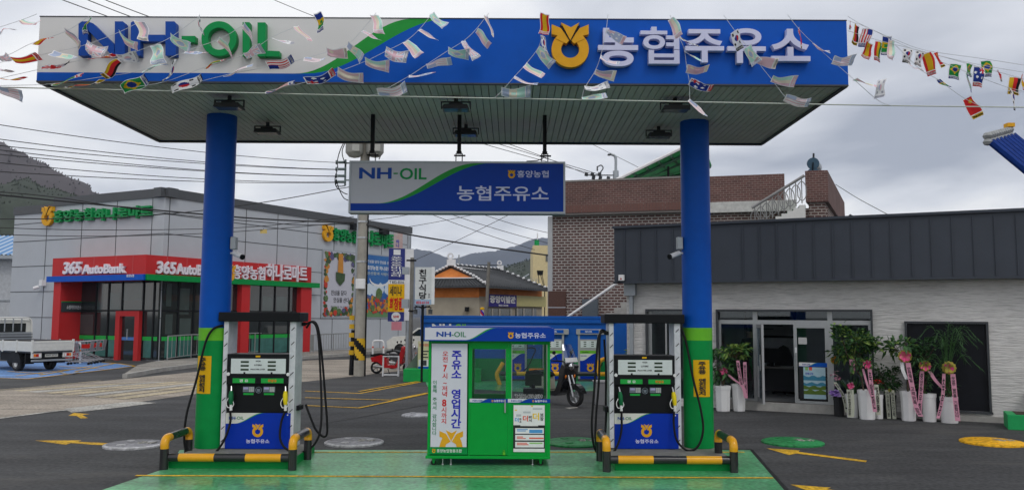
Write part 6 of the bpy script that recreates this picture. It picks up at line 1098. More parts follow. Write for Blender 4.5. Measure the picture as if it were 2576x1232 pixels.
b = MB(); wallq(b, l1, d1, zo, d1.z); wallq(b, d1, c2, zo + .05, d1.z + .02); b.build('boarding', ORANGEW, t); b = MB(); wallq(b, l1 + Vector((0, .03, 0)), d1 + Vector((0, .03, 0)), 0, zo - .001); wallq(b, d1 + Vector((0.02, .03, 0)), c2 + Vector((0, .03, 0)), 0, zo + .049); b.build('wall', PLASTER, t)
n_ = (c2 - d1).normalized(); n_.z = 0; a_ = math.atan2(n_.y, n_.x); Ms = Matrix.Translation(Vector((d1.x, d1.y, 0))) @ Matrix.Rotation(a_, 4, 'Z'); LH = (c2 - d1).length
FS = Fr(o + Vector((d1.x, d1.y, 0)), a_)
def hp(px, py, off=.1): return FS.p(1005.3 + .18 * px, 606.1 + .18 * py, off)
def hbox(name, a, c, d, e, m, y0=-.1, y1=-.001, par=t): (xa_, zb2), (xb_, _) = hp(a, d), hp(c, d); za2 = hp((a + c) / 2, e)[1]; return MB().box(xa_, xb_, y0, y1, za2, hp((a + c) / 2, d)[1]).build(name, m, par, M=Ms), xa_, xb_, za2, zb2
sg, xa_, xb_, za2, zb2 = hbox('shop_sign', 1248, 1636, 748, 918, mat('barber_blue', (.035, .025, .22), .4)); z1_ = hp(1440, 765)[1]; z0_ = hp(1440, 868)[1]
text('중앙이발관', WHITE, sg, xa_ + .08, xb_ - .1, z0_, z1_, -.101, .01, .045, M=Ms); text('832-3048', WHITE, sg, lerp(xa_, xb_, .34), lerp(xa_, xb_, .68), hp(1440, 910)[1], hp(1440, 886)[1], -.101, .01, .02, M=Ms)
hbox('blank_sign', 1637, 2045, 768, 915, mat('sign_cream', (.52, .47, .2), .5)); hbox('shop_window', 1255, 1560, 945, 1060, TGLASS, -.03); hbox('shop_window', 1640, 1930, 945, 1060, TGLASS, -.03)
b = MB()
for px in (1300, 1400, 1560, 1650, 1740, 1870): x = hp(px, 980)[0]; b.box(x, x + .12, -.06, -.0305, 0, hp(px, 940)[1])
b.build('window_frame', mat('win_frame', (.42, .4, .36), .6), t, M=Ms)
b = MB(); p = H(940, 950, 38.3) - o; b.box(p.x - .1, p.x + .1, p.y - .08, p.y + .3, p.z - .1, p.z + .1); b.build('wall_vent', BLACK, t)
px = H(1155, 990, 37); t2 = thing('barber_pole', 'striped barber pole with yellow cap above the blue wall', 'barber pole', (px.x, 37, 0)); b = MB(); zb0, zb1 = H(1155, 1060, 37).z - .6, H(1155, 960, 37).z
n = 24; ns = 16
for j in range(ns):
    z0, z1 = lerp(zb0, zb1, j / ns), lerp(zb0, zb1, (j + 1) / ns)
    for i in range(n):
        a0, a1 = 2 * PI * i / n, 2 * PI * (i + 1) / n; m = ((i + j * 2) // 4) % 3
        b.add([(.09 * math.cos(a0), .09 * math.sin(a0), z0), (.09 * math.cos(a1), .09 * math.sin(a1), z0), (.09 * math.cos(a1), .09 * math.sin(a1), z1), (.09 * math.cos(a0), .09 * math.sin(a0), z1)], [(0, 1, 2, 3)], m)
b.build('stripes', [WHITE, TXRED, TXBLUE], t2); MB().lathe([(.1, zb1), (.1, zb1 + .08), (.06, zb1 + .11), (.001, zb1 + .115)], n=16).build('cap', SIGNY, t2); MB().cyl((0, 0, 0), (0, 0, zb0 - .001), .06, 12).build('post', DGREY, t2)
p0, p1 = H(1862, 60, 62), H(2090, 30, 62); t = thing('yellow_block', 'pale yellow flat roofed block behind the tiled roof house', 'building', (p0.x, 62, 0)); w = p1.x - p0.x + 4
MB().box(0, w, 0, 8, 0, p0.z).build('wall', CREAMW, t); z = H(2060, 240, 62).z; b = MB(); b.box(H(2042, 240, 62).x - p0.x, H(2042, 240, 62).x - p0.x + 1.2, -.05, -.001, H(2060, 285, 62).z, H(2060, 185, 62).z); b.build('window', TGLASS, t)
gx = H(1920, 20, 62).x - p0.x; b = MB(); b.lathe([(.001, 0), (.19, 0), (.19, .4), (.15, .46), (.001, .48)], (gx, .5, p0.z), 14); b.build('water_tank', LGREEN, t); MB().cyl((gx + .05, .5, p0.z + .47), (gx + .05, .5, p0.z + 1.0), .04, 6).build('mast', WHITEP, t)
p = H(1965, 440, 50); t = thing('rooftop_rack', 'black box on thin metal legs in front of the yellow block', 'rack', (p.x, 50, 0)); MB().prism([(-.2, p.z + .13), (.2, p.z + .13), (.16, p.z - .15), (-.16, p.z - .15)], 0, .3).build('box', BLACK, t); b = MB()
for a, c in ((-.1, -.05), (.03, .25), (.12, .3)): b.cyl((a, .15, p.z - .15), (c, .15, p.z - .95), .02, 6)
b.cyl((-.05, .15, p.z - .95), (-.05, .15, 0), .03, 6); b.cyl((.28, .15, p.z - .95), (.28, .15, 0), .03, 6); b.build('leg', BLACK, t)
t = thing('scaffold_stack', 'grey metal frames stacked on a roof beside the yellow block', 'frames', (H(1800, 520, 52).x, 52, 0)); b = MB(); zq = H(1800, 600, 52).z
for i in range(6): x = -.4 + i * .17; b.tube([(x, 0, zq), (x + .1, 0, zq + .55 - .03 * i), (x + .25, 0, zq + .05)], .018, 5)
b.tube([(-.5, 0, zq + .3), (.05, 0, zq + .62)], .05, 5); b.tube([(-.4, 0, zq + .02), (.7, 0, zq + .02)], .02, 5); b.cyl((0, 0, 0), (0, 0, zq), .03); b.cyl((.5, 0, 0), (.5, 0, zq), .03); b.build('frame', GALV, t)
# ---------------------------------------------------------------- poles and street signs
p = G(903, 945); t = thing('utility_pole', 'concrete utility pole with transformers and striped warning base', 'utility pole', (p.x, p.y, 0)); YP = p.y
zc = lambda v: Q(903, v, YP).z
MB().tube([(0, 0, 0), (.06, 0, zc(200))], [.2, .15], 16).build('pole', POLEC, t)
b = MB(); WY = mat('warning_yellow', (.65, .4, .03), .5)
for j in range(10):
    z0, z1 = lerp(zc(905), zc(850), j / 10), lerp(zc(905), zc(850), (j + 1) / 10)
    for i in range(16): a0, a1 = 2 * PI * i / 16, 2 * PI * (i + 1) / 16; b.add([(.205 * math.cos(a0) + .01, .205 * math.sin(a0), z0), (.205 * math.cos(a1) + .01, .205 * math.sin(a1), z0), (.205 * math.cos(a1) + .01, .205 * math.sin(a1), z1), (.205 * math.cos(a0) + .01, .205 * math.sin(a0), z1)], [(0, 1, 2, 3)], ((i + j) // 4) % 2)
b.build('warning_wrap', [BLACK, WY], t); b = MB(); b.tube([(.22, -.02, 0), (.22, -.02, zc(540))], .03, 6); b.build('cable_riser', BLACK, t)
b = MB()
for v in (600, 660, 715, 560): b.lathe([(.2, 0), (.2, .06)], (.02, 0, zc(v)), 14); 
b.build('pole_band', STEEL, t)
TRM = mat('transformer_grey', (.4, .4, .37), .5, var=.1); X_ = lambda u: Q(u, 380, YP).x - p.x
for u, v, nm in ((895, 398, 'a'), (946, 397, 'b')):
    b = MB(); b.lathe([(.001, zc(v) - .05), (.2, zc(v)), (.3, zc(v) + .12), (.33, zc(v) + .16), (.33, zc(v) + 1.3), (.001, zc(v) + 1.4)], (X_(u), -.25, 0), 18); b.box(X_(u) - .12 + .1, X_(u) + .25, -.62, -.5, zc(388), zc(350)); b.build('transformer', TRM, t, bev=0)
b = MB(); b.box(X_(872), X_(960), -.04, .04, zc(372), zc(369)); 
for v in (409, 426, 443, 458): b.cyl((X_(852), -.02, zc(v)), (X_(872), -.02, zc(v)), .05, 8); b.cyl((X_(846), -.02, zc(v)), (X_(850), -.02, zc(v)), .08, 8)
b.box(X_(868), X_(872), -.04, .04, zc(466), zc(402)); b.box(X_(871), X_(900), -.03, .03, zc(412), zc(409)); b.box(X_(871), X_(900), -.03, .03, zc(455), zc(452)); b.build('crossarm', mat('arm_grey', (.12, .16, .16), .5), t)
b = MB()
for i, pts in enumerate(([(868, 355), (857, 380), (851, 405), (852, 424)], [(870, 358), (862, 385), (872, 420)], [(851, 430), (846, 448), (849, 470), (866, 485), (878, 490)], [(849, 452), (856, 475), (868, 498), (880, 505)], [(960, 357), (965, 375), (955, 402)], [(852, 458), (848, 468), (862, 470), (874, 467)])): b.tube(spline([(X_(u), -.1, zc(v)) for u, v in pts], 5), .018, 5)
b.build('drop_wire', BLACK, t); MB().box(X_(906), X_(929), -.36, -.2, zc(727), zc(702)).build('meter_box', WHITEP, t, bev=.02)
p2 = G(888, 943); t = thing('steel_post', 'thin grey steel post leaning beside the concrete utility pole', 'post', (p2.x, p2.y, 0)); MB().tube([(0, 0, zc(830) * 1.0), (.13, 0, zc(536))], .09, 12).build('shaft', GALV, t); MB().tube([(-.06, 0, 0), (0, 0, zc(830) - .001)], .1, 12).build('lower_shaft', BLACK, t); b = MB(); 
for j in range(5): b.box(-.115 - .04, .03, -.115, -.105, .75 + j * .32, .92 + j * .32, 0)
b.build('reflective_stripe', WY, t)
# tall stacked shop sign
SVY = 30.5; q0 = Q(996, 800, SVY); t = thing('stacked_shop_sign', 'tall box sign, blue lettered panel over yellow panel, on grey post', 'sign', (q0.x, SVY, 0), .18)
k = SVY / 2050; Zv = lambda v: Q(996, v, SVY).z
MB().box(-.04 + 18 * k, .36 + 18 * k, .0, .3, Zv(806), Zv(626)).build('sign_case', WHITEP, t, bev=.01); SB = mat('shop_sign_blue', (.035, .045, .2), .4); FR = 20 * k
f1 = MB().box(-FR, FR, -.03, .28, Zv(704), Zv(625)).build('upper_panel', SB, t); text('포두오토바이센타', WHITE, f1, -.22, .2, Zv(696), Zv(645), -.031, .01, .012, True); b = MB(); b.box(-.13, .13, -.036, -.0305, Zv(641), Zv(628)); b.build('sign_mark', WHITE, f1)
f0 = MB().box(-FR, FR, -.03, .28, Zv(714), Zv(704.2)).build('phone_panel', WHITEP, t); text('T 832-5516', INK, f0, -FR + .03, FR - .03, Zv(713), Zv(706), -.031, .006, .02)
f2 = MB().box(-FR, FR, -.03, .28, Zv(784), Zv(714.2)).build('middle_panel', SIGNY, t); text('세미나', INK, f2, -.25, .2, Zv(744), Zv(719), -.031, .01, .02); text('화장품', TXRED, f2, -.25, .25, Zv(780), Zv(748), -.031, .01, .035)
f3 = MB().box(-FR, FR, -.03, .28, Zv(808), Zv(784.2)).build('lower_panel', SB, t); b = MB(); b.lathe([(.001, 0), (.17, 0)], (0, -.032, Zv(796)), 20, 0, (0, -1, 0)); b.build('disc', WHITE, f3); text('담배', TXRED, f3, -.1, .1, Zv(799), Zv(793), -.034, .004, .03)
MB().tube([(.45, .1, 0), (.45, .1, Zv(586))], .08, 10).build('post', GALV, t); u_ = MB().box(-.13, .2, -.02, .1, Zv(625), Zv(586)).build('top_panel', mat('faded_white', (.5, .48, .47), .6, two=(.5, .3, .28), scale=3), t); text('하나', TXBLUE, u_, -.05, .08, Zv(622), Zv(603), -.021, .006, .02, True)
t2 = thing('pink_note', 'small pink notice hung under the tall stacked sign', 'notice', (q0.x + .03, SVY - .1, Zv(830))); MB().box(-.18, .2, 0, .01, 0, 21 * k).build('sheet', mat('pink_paper', (.62, .22, .27), .6), t2); MB().tube([(0, .05, 21 * k), (.02, .05, 25 * k)], .01, 5).build('cord', BLACK, t2)
# restaurant sign with lanterns
q0 = Q(1063, 800, 27.5); t = thing('restaurant_sign', 'white restaurant sign with brush lettering on black post with two lanterns', 'sign', (q0.x, 27.5, 0), .12); k = 27.5 / 2050; Zv = lambda v: Q(1063, v, 27.5).z
f = MB().box(-20 * k, 21 * k, -.05, .12, Zv(766), Zv(672)).build('sign_panel', mat('rest_white', (.6, .62, .62), .4), t); text('친구식당', INK, f, -.14, .12, Zv(752), Zv(677), -.051, .008, .03, True, line=1.02); MB().box(21 * k + .001, 29 * k, -.03, .1, Zv(765), Zv(671)).build('side_panel', WHITEP, t)
MB().box(-20 * k, 21 * k, -.055, -.0505, Zv(765.5), Zv(753)).build('mountain_print', mat('pale_blue', (.3, .42, .58), .5), f); text('832-6114', TXRED, f, -.22, .2, Zv(764), Zv(757), -.0555, .004, .03); text('포두', INK, f, .17, .24, Zv(750), Zv(738), -.051, .004, .0, True)
b = MB(); b.tube([(0, .05, 0), (0, .05, Zv(766))], .045, 10); b.tube(spline([(-.3, .05, Zv(774)), (-.15, .05, Zv(771)), (0, .05, Zv(773)), (.15, .05, Zv(771)), (.3, .05, Zv(774))], 4), .02, 6); b.tube([(-.25, .05, Zv(768)), (0, .05, Zv(776)), (.25, .05, Zv(768))], .014, 5); b.build('post', BLACK, t)
for s in (-.24, .26): b = MB(); b.lathe([(.001, Zv(776)), (.09, Zv(779)), (.07, Zv(780)), (.07, Zv(789)), (.08, Zv(790)), (.001, Zv(790))], (s, .05, 0), 6); b.build('lantern', DGREY, t)
MB().tube([(-.24, .05, Zv(774)), (-.24, .05, Zv(777))], .01).build('lantern_hook', BLACK, t)
p = Q(1035, 800, 29); t = thing('wooden_pole', 'thin brown pole with meter boxes beside the stacked sign', 'utility pole', (p.x, 29, 0)); MB().tube([(-.03, 0, 0), (.0, 0, Q(1035, 648, 29).z)], .07, 8).build('pole', WOODY, t); b = MB(); zq = lambda v: Q(1035, v, 29).z; b.box(-.2, .14, -.08, .05, zq(657), zq(653)); b.box(-.1, .1, -.1, .05, zq(783), zq(780)); b.build('crossarm', BLACK, t); MB().box(-.34, -.1, -.15, .05, zq(690), zq(672)).build('meter_box', GALV, t); MB().box(-.34, -.1, -.15, .05, zq(775), zq(752)).build('lower_box', GALV, t)
p = Q(1229, 700, 35); t = thing('wooden_pole', 'weathered grey pole in front of the tiled roof house', 'utility pole', (p.x - .15, 35, 0)); MB().tube([(-.02, 0, 0), (.16, 0, Q(1229, 659, 35).z)], [.085, .07], 10).build('pole', WOODY, t); b = MB(); b.box(-.35, .7, -.05, .05, Q(1229, 668, 35).z, Q(1229, 666, 35).z); b.build('crossarm', DGREY, t)
p = Q(1154, 700, 44); t = thing('thin_pole', 'thin grey pole rising behind the tiled roof ridge', 'utility pole', (p.x, 44, 0)); MB().tube([(0, 0, 0), (0, 0, Q(1154, 641, 44).z)], .035, 8).build('pole', GALV, t); MB().box(-.3, .3, -.05, .05, Q(1154, 652, 44).z, Q(1154, 651, 44).z).build('crossarm', GALV, t)
p = Q(1549, 420, 40); t = thing('street_lamp', 'slim grey street lamp with curved arm and wire crossarm behind the brick house', 'street lamp', (p.x, 40, 0)); zz = lambda v: Q(1549, v, 40).z; xx = lambda u: Q(u, 420, 40).x - p.x
MB().tube([(0, 0, 0), (0, 0, zz(430))], .15, 10).build('pole', GALV, t); MB().tube(spline([(0, 0, zz(430)), (0, 0, zz(400)), (xx(1545), 0, zz(391)), (xx(1534), 0, zz(387.5))], 6), .07, 8).build('arm', GALV, t); MB().box(xx(1529), xx(1536), -.12, .12, zz(391), zz(388)).build('lamp_head', DGREY, t)
b = MB(); b.box(xx(1476), xx(1556), -.06, .06, zz(442), zz(440))
for u, v in ((1475, 438), (1490, 438), (1508, 438), (1493, 446), (1510, 447), (1530, 448)): b.cyl((xx(u - 4), 0, zz(v)), (xx(u + 4), 0, zz(v + 1.5)), .1, 6)
b.box(xx(1501), xx(1504), -.08, .08, zz(430), zz(419)); b.tube(spline([(xx(1503), 0, zz(420)), (xx(1512), 0, zz(416)), (xx(1517), 0, zz(424)), (xx(1507), 0, zz(438))], 5), .03, 5); b.build('crossarm', DGREY, t)
# ---------------------------------------------------------------- hills
def hill(name, pts, y, depth, m, seed, rough, base=800, jag=0):
    rr = random.Random(seed); P = []
    for (u0, v0), (u1, v1) in zip(pts, pts[1:]):
        n = max(2, int(abs(u1 - u0) / 4))
        for i in range(n): P.append((lerp(u0, u1, i / n), lerp(v0, v1, i / n)))
    P.append(pts[-1]); rows = 14; b = MB(); vs = []
    for j in range(rows + 1):
        f = j / rows
        for i, (u, v) in enumerate(P):
            top = Q(u, v + (rr.uniform(-1, 1) * rough if j == rows else 0), y); z = top.z * (1 - (1 - f) ** 1.25) if f < 1 else top.z
            nz = math.sin(i * .35 + j * 1.1 + seed) * .5 + math.sin(i * .13 - j * .7) * .8
            vs.append(Vector((top.x * (1 - (1 - f) * depth / y), y - depth * (1 - f) + nz * depth * .03, z * (1 + nz * .02 * (f < 1)))))
    n = len(P)
    b.add(vs, [(j * n + i, j * n + i + 1, (j + 1) * n + i + 1, (j + 1) * n + i) for j in range(rows) for i in range(n - 1)], 0, True)
    if jag:                                                            # bare trees along the crest and down the slope
        for q in range(jag):
            i = rr.randrange(n - 1); j = rows - int(rr.random() ** 6 * rows * .8); c = vs[j * n + i]; h = y * .0021 * rr.uniform(.4, 1.2); w = h * rr.uniform(.3, .55); k0 = len(b.v)
            b.add([c + Vector((-w, -.2, h * .3)), c + Vector((0, -w, h * .2)), c + Vector((w, 0, h * .35)), c + Vector((w * .5, .2, h * .8)), c + Vector((0, 0, h * 1.1)), c + Vector((-w * .6, 0, h * .75)), c + Vector((0, 0, -h * .2))], [(0, 1, 4, 5), (1, 2, 3, 4), (0, 6, 1), (1, 6, 2)], 1)
    return tag(b.build(name, m), kind='structure')
HB = mat('hill_bare', (.075, .064, .07), .95, two=(.055, .048, .054), scale=.03); HT = mat('hill_tree', (.06, .052, .058), .95); HG = mat('hill_pine', (.035, .048, .03), .95, two=(.018, .026, .018), scale=.05); HGT = mat('hill_pine_tree', (.03, .042, .026), .95); HF = mat('far_mountain', (.045, .058, .085), .95, var=.2, scale=.004)  # far mountain base is blued: some distance haze put into the colour
hill('hill', [(-700, 260), (-200, 300), (0, 362), (60, 392), (120, 415), (165, 440), (205, 468), (245, 490), (290, 505), (380, 492), (440, 486), (470, 492), (520, 520), (640, 640), (760, 780)], 420, 200, [HB, HT], 3, 2, jag=1500)
hill('hill', [(-500, 430), (-100, 455), (0, 462), (60, 448), (100, 470), (150, 480), (220, 500), (320, 540), (420, 640)], 300, 120, [HG, HGT], 5, 4, jag=2500)
hill('hill', [(1180, 720), (1262, 678), (1290, 667), (1320, 658), (1345, 651), (1420, 640), (1560, 700), (1700, 790)], 380, 120, [HG, HGT], 8, 3, jag=2200)
hill('mountain', [(600, 700), (900, 650), (1030, 627), (1060, 630), (1080, 631), (1105, 640), (1115, 645), (1140, 650), (1160, 645), (1180, 638), (1210, 636), (1260, 630), (1290, 622), (1310, 613), (1330, 605), (1350, 598), (1380, 596), (1450, 585), (1600, 640), (1900, 720), (2200, 780)], 1900, 700, [HF, HF], 13, 1.5)

# ---------------------------------------------------------------- the air
hz = bpy.data.materials.new('haze'); hz.use_nodes = True; nt = hz.node_tree; nt.nodes.remove(nt.nodes['Principled BSDF']); pv = nt.nodes.new('ShaderNodeVolumePrincipled'); pv.inputs['Color'].default_value = (.74, .83, 1, 1); pv.inputs['Density'].default_value = .0002; pv.inputs['Anisotropy'].default_value = .2
nt.links.new(pv.outputs[0], nt.nodes['Material Output'].inputs['Volume'])
tag(MB().box(-1700, 1700, -60, 2100, -1, 330).build('haze', hz), kind='stuff')
# ---------------------------------------------------------------- power lines
WIRE = mat('wire_black', (.02, .02, .022), .6)
def wire(lab, pts, r=.012, sag=0.0):
    P = [Q(u, v, y) for u, v, y in pts]
    if len(P) == 2:
        a, c = P; P = [a.lerp(c, i / 16) - Vector((0, 0, sag * 4 * (i / 16) * (1 - i / 16))) for i in range(17)]
    else: P = spline(P, 6)
    b = MB().tube(P, r, 5); o = P[0].copy(); b.v = [q - o for q in b.v]; tag(b.build('power_line', WIRE, loc=o), lab, 'cable', 'overhead wires')
for k, (v0, v1, dd, w) in enumerate(((303, 409, .2, 'highest'), (339, 426, .2, 'second from the top'), (358, 427, .15, 'third from the top'), (366, 443, .2, 'fourth from the top'), (380, 444, .15, 'fifth from the top'), (398, 458, .2, 'sixth from the top'), (423, 459, .15, 'lowest'))):
    wire('power line from the pole insulators toward the hill, ' + w + ' of seven', [(-300, v0 - (v1 - v0) * .36, 17), (847, v1, 29.9)], .011, dd)
wire('thick black cable drooping across the supermarket front to the utility pole', [(-60, 484, 24), (180, 508, 26), (500, 538, 28), (700, 553, 29), (890, 560, 29.8)], .028)
wire('thin cable twisted beside the thick one over the supermarket', [(-60, 478, 24.2), (130, 495, 25.5), (330, 525, 27), (500, 545, 28), (640, 557, 28.8), (760, 566, 29.4), (890, 563, 29.9)], .014)
wire('thick black cable from the utility pole past the tiled house to brown brick wall', [(906, 561, 30), (1030, 590, 30.2), (1200, 617, 30.5), (1379, 642, 30.8)], .03)
wire('thin wire dipping across the green shop lettering', [(-60, 551, 24), (140, 550, 26), (330, 545, 27), (520, 528, 28.5), (700, 503, 29.3), (880, 470, 29.9)], .016)
wire('wire crossing the grey supermarket panels below the lettering', [(-60, 571, 24), (200, 578, 26), (440, 577, 27.5), (640, 570, 28.8), (890, 545, 29.9)], .012)
wire('lowest wire crossing the grey supermarket panels above the red canopy', [(-60, 588, 24), (200, 594, 26), (440, 590, 27.5), (660, 578, 28.8), (890, 558, 29.9)], .012)
wire('thin drooping wire from pole past the pale banner to the supermarket edge', [(906, 556, 30), (1000, 545, 31), (1110, 524, 32), (1200, 520, 34)], .01)
wire('upper wire passing behind the canopy end toward the lamp crossarm', [(60, -45, 22), (232, 28, 24), (900, 262, 32), (1202, 358, 36), (1490, 438, 40)], .014)
wire('middle wire passing behind the canopy end toward the lamp crossarm', [(150, -45, 22), (290, 28, 24), (960, 270, 32), (1240, 358, 36), (1508, 439, 40)], .014)
wire('lower wire passing behind the canopy end toward the lamp crossarm', [(210, -30, 22), (336, 28, 24), (1000, 272, 32), (1290, 366, 36), (1476, 438, 40)], .014)
wire('single thin wire above the canopy, meeting its edge near the pale end', [(670, -8, 24), (756, 28, 25), (1100, 170, 30), (1540, 388, 40)], .01)
wire('thin wire running down past the brick tower to the dark fascia', [(1548, 392, 40), (1720, 478, 38), (1796, 418, 34), (1850, 445, 33)][0:2] + [(1800, 520, 36)], .012)
wire('thin wire from the brick tower down to the dark fascia roof', [(2102, 464, 33), (2160, 500, 30), (2240, 543, 26)], .012)
for i, (p, q) in enumerate((((1090, 541, 33), (1345, 628, 36)), ((1140, 541, 33), (1378, 611, 36)), ((1220, 541, 33), (1378, 585, 36)))): wire('faint wire under the hanging sign descending to the brick house, ' + ('lowest', 'middle', 'top')[i] + ' of three', [p, q], .012, .05)
for i, (p, q) in enumerate((((900, 590, 33), (1200, 538, 40)), ((1030, 660, 40), (1290, 535, 34)))): wire(('faint wire rising from the utility pole under the hanging sign', 'faint wire crossing the far mountains diagonally')[i], [p, q], .012, .05)
t = thing('wire_tag', 'small yellow warning tag hanging on a wire before the supermarket', 'tag', Q(663, 582, 28.8)); MB().box(-.12, .12, 0, .01, -.07, .07).build('plate', mat('tag_yellow', (.6, .45, .15), .5), t); MB().cyl((0, .005, .07), (0, .005, .12), .008, 5).build('hook', BLACK, t)
# ---------------------------------------------------------------- bunting
def fm(n, c, tr=.45): return mat(n, c, .7, var=.04, sub=tr, spec=.1)
PALS = [[fm('flag_' + n, c) for n, c in (('white', (.85, .85, .85)), ('red', (.65, .03, .035)), ('blue', (.02, .045, .26)), ('green', (.02, .27, .06)), ('yellow', (.70, .45, .02)), ('black', (.02, .02, .022)), ('print', (.6, .6, .6)))],
        [fm('faded_' + n, c, .25) for n, c in (('white', (.93, .93, .94)), ('red', (.88, .58, .63)), ('blue', (.50, .58, .76)), ('green', (.55, .86, .72)), ('yellow', (.92, .84, .66)), ('black', (.46, .47, .53)), ('print', (.55, .56, .6)))]]  # flags seen from behind: backlight whitening and paler reverse put into the colour
def patt(ty, u, v):
    WH, RE, BL, GR, YE, BK = range(6)
    if u < .035 or v < .04 or v > .96: return WH
    if u > .8:
        strip = {'de': YE, 'us': BL, 'br': BL, 'kr': BK, 'uk': BK, 'es': RE, 'gn': RE, 'au': RE, 'cn': YE, 'vc': BL}[ty]
        return WH if u < .83 else strip
    x, y = (u - .035) / .765, v
    if ty == 'de': return YE if y < .36 else RE if y < .66 else BK
    if ty == 'us': return BL if (x < .45 and y > .52) else (RE if int(y * 9) % 2 == 0 else WH)
    if ty == 'br': d = abs(x - .5) * 1.15 + abs(y - .5) * 1.15; r = math.hypot((x - .5) * 1.1, y - .5); return BL if r < .22 else YE if d < .48 else GR
    if ty == 'kr':
        r = math.hypot((x - .5) * 1.1, y - .5)
        if r < .23: return RE if y > .5 else BL
        return BK if (abs(abs(x - .5) - .34) < .09 and abs(abs(y - .5) - .3) < .1) else WH
    if ty == 'uk':
        if abs(x - .5) < .09 or abs(y - .5) < .1: return RE
        if abs(x - .5) < .16 or abs(y - .5) < .17: return WH
        return RE if abs(abs(x - .5) - abs(y - .5)) < .05 else WH if abs(abs(x - .5) - abs(y - .5)) < .14 else BL
    if ty == 'au': return (RE if abs(x - .22) < .06 or abs(y - .75) < .07 else WH if abs(abs(x - .22) - abs(y - .75)) < .07 else BL) if (x < .45 and y > .5) else (WH if math.hypot(x - .7, y - .35) < .09 or math.hypot(x - .35, y - .22) < .09 or math.hypot(x - .75, y - .75) < .07 else BL)
    if ty == 'cn': return YE if math.hypot(x - .25, y - .7) < .13 else RE
    if ty == 'es': return RE if y < .27 or y > .73 else YE
    if ty == 'gn': return RE if y < .34 else YE if y < .66 else GR
    if ty == 'vc': return (BL if x < .3 else YE if x < .66 else GR) if not (abs(x - .5) < .1 and abs(y - .5) < .14) else GR
FN = dict(de='black, red, yellow banded', us='stars and stripes', br='green with yellow diamond', kr='white with red-blue disc', uk='red, white, blue crossed', es='red and yellow banded', gn='red, yellow, green banded', au='blue starred', cn='plain red starred', vc='blue, yellow, green banded')
FR_ = random.Random(77)
def flag(org, a, c, w, ty, faded, where, yd, welcome=False):
    ox_, k = org; A = (ox_ + .3 * a[0], .3 * a[1]); B = (ox_ + .3 * c[0], .3 * c[1])
    y0 = yd; PA, PB = Q(*A, y0), Q(*B, y0); m = y0 / FP; wm = w * .3 * m; L_ = (PB - PA).length
    ax = (PB - PA).normalized(); side = Vector((-ax.z, 0, ax.x)); side = side if side.x > 0 or abs(side.x) < .2 and side.z > 0 else -side
    full = min(.23, max(wm, .15)); th = math.acos(min(1, wm / full)) * FR_.choice((-1, 1)); ph = FR_.uniform(0, 6); tw = FR_.uniform(-.5, .5) * (1 if faded else .3); amp = .018 + .02 * FR_.random()
    def S(u, v, e=0):
        an = th + tw * (u - .4); d = side * math.cos(an) + Vector((0, 1, 0)) * math.sin(an)
        p = PA.lerp(PB, u) + d * full * (v - .5) * (.82 + .3 * u if faded else .96 + .06 * u)
        return p + Vector((0, amp * math.sin(u * 5.5 + ph + v * 1.5) + .012 * math.sin(v * 7 + ph) - e, 0)) + side * (.012 * math.sin(u * 6 + ph)) + Vector((0, 0, -.02 * math.sin(PI * u) if abs(ax.x) > .7 else 0))
    nu, nv = 26, 18; b = MB(); b.v = [S(i / nu, j / nv) - PA for i in range(nu + 1) for j in range(nv + 1)]
    for i in range(nu):
        for j in range(nv): b.f.append([i * (nv + 1) + j, (i + 1) * (nv + 1) + j, (i + 1) * (nv + 1) + j + 1, i * (nv + 1) + j + 1]); b.m.append(patt(ty, (i + .5) / nu, (j + .5) / nv)); b.sm.append(True)
    o = b.build('bunting_flag', PALS[1 if faded else 0], loc=PA)
    tag(o, ('pale ' if faded else '') + FN[ty] + ' flag ' + where, 'flag', 'bunting flags on strings')
    if not (faded and w < 50):
        vs, fs = text_mesh('Welcome', .02); b = MB(); sg = 1 if True else -1
        b.add([S(.97 - .11 * q.y, .1 + .8 * q.x, .005 + .003 * q.z) - PA for q in vs], fs); l = b.build('lettering', PALS[1 if faded else 0][5 if (ty in ('cn', 'de')) else 0], o)
O1, O2, O3, O4 = (0, 0), (628.3, 0), (1256.6, 0), (1910.8, 0)
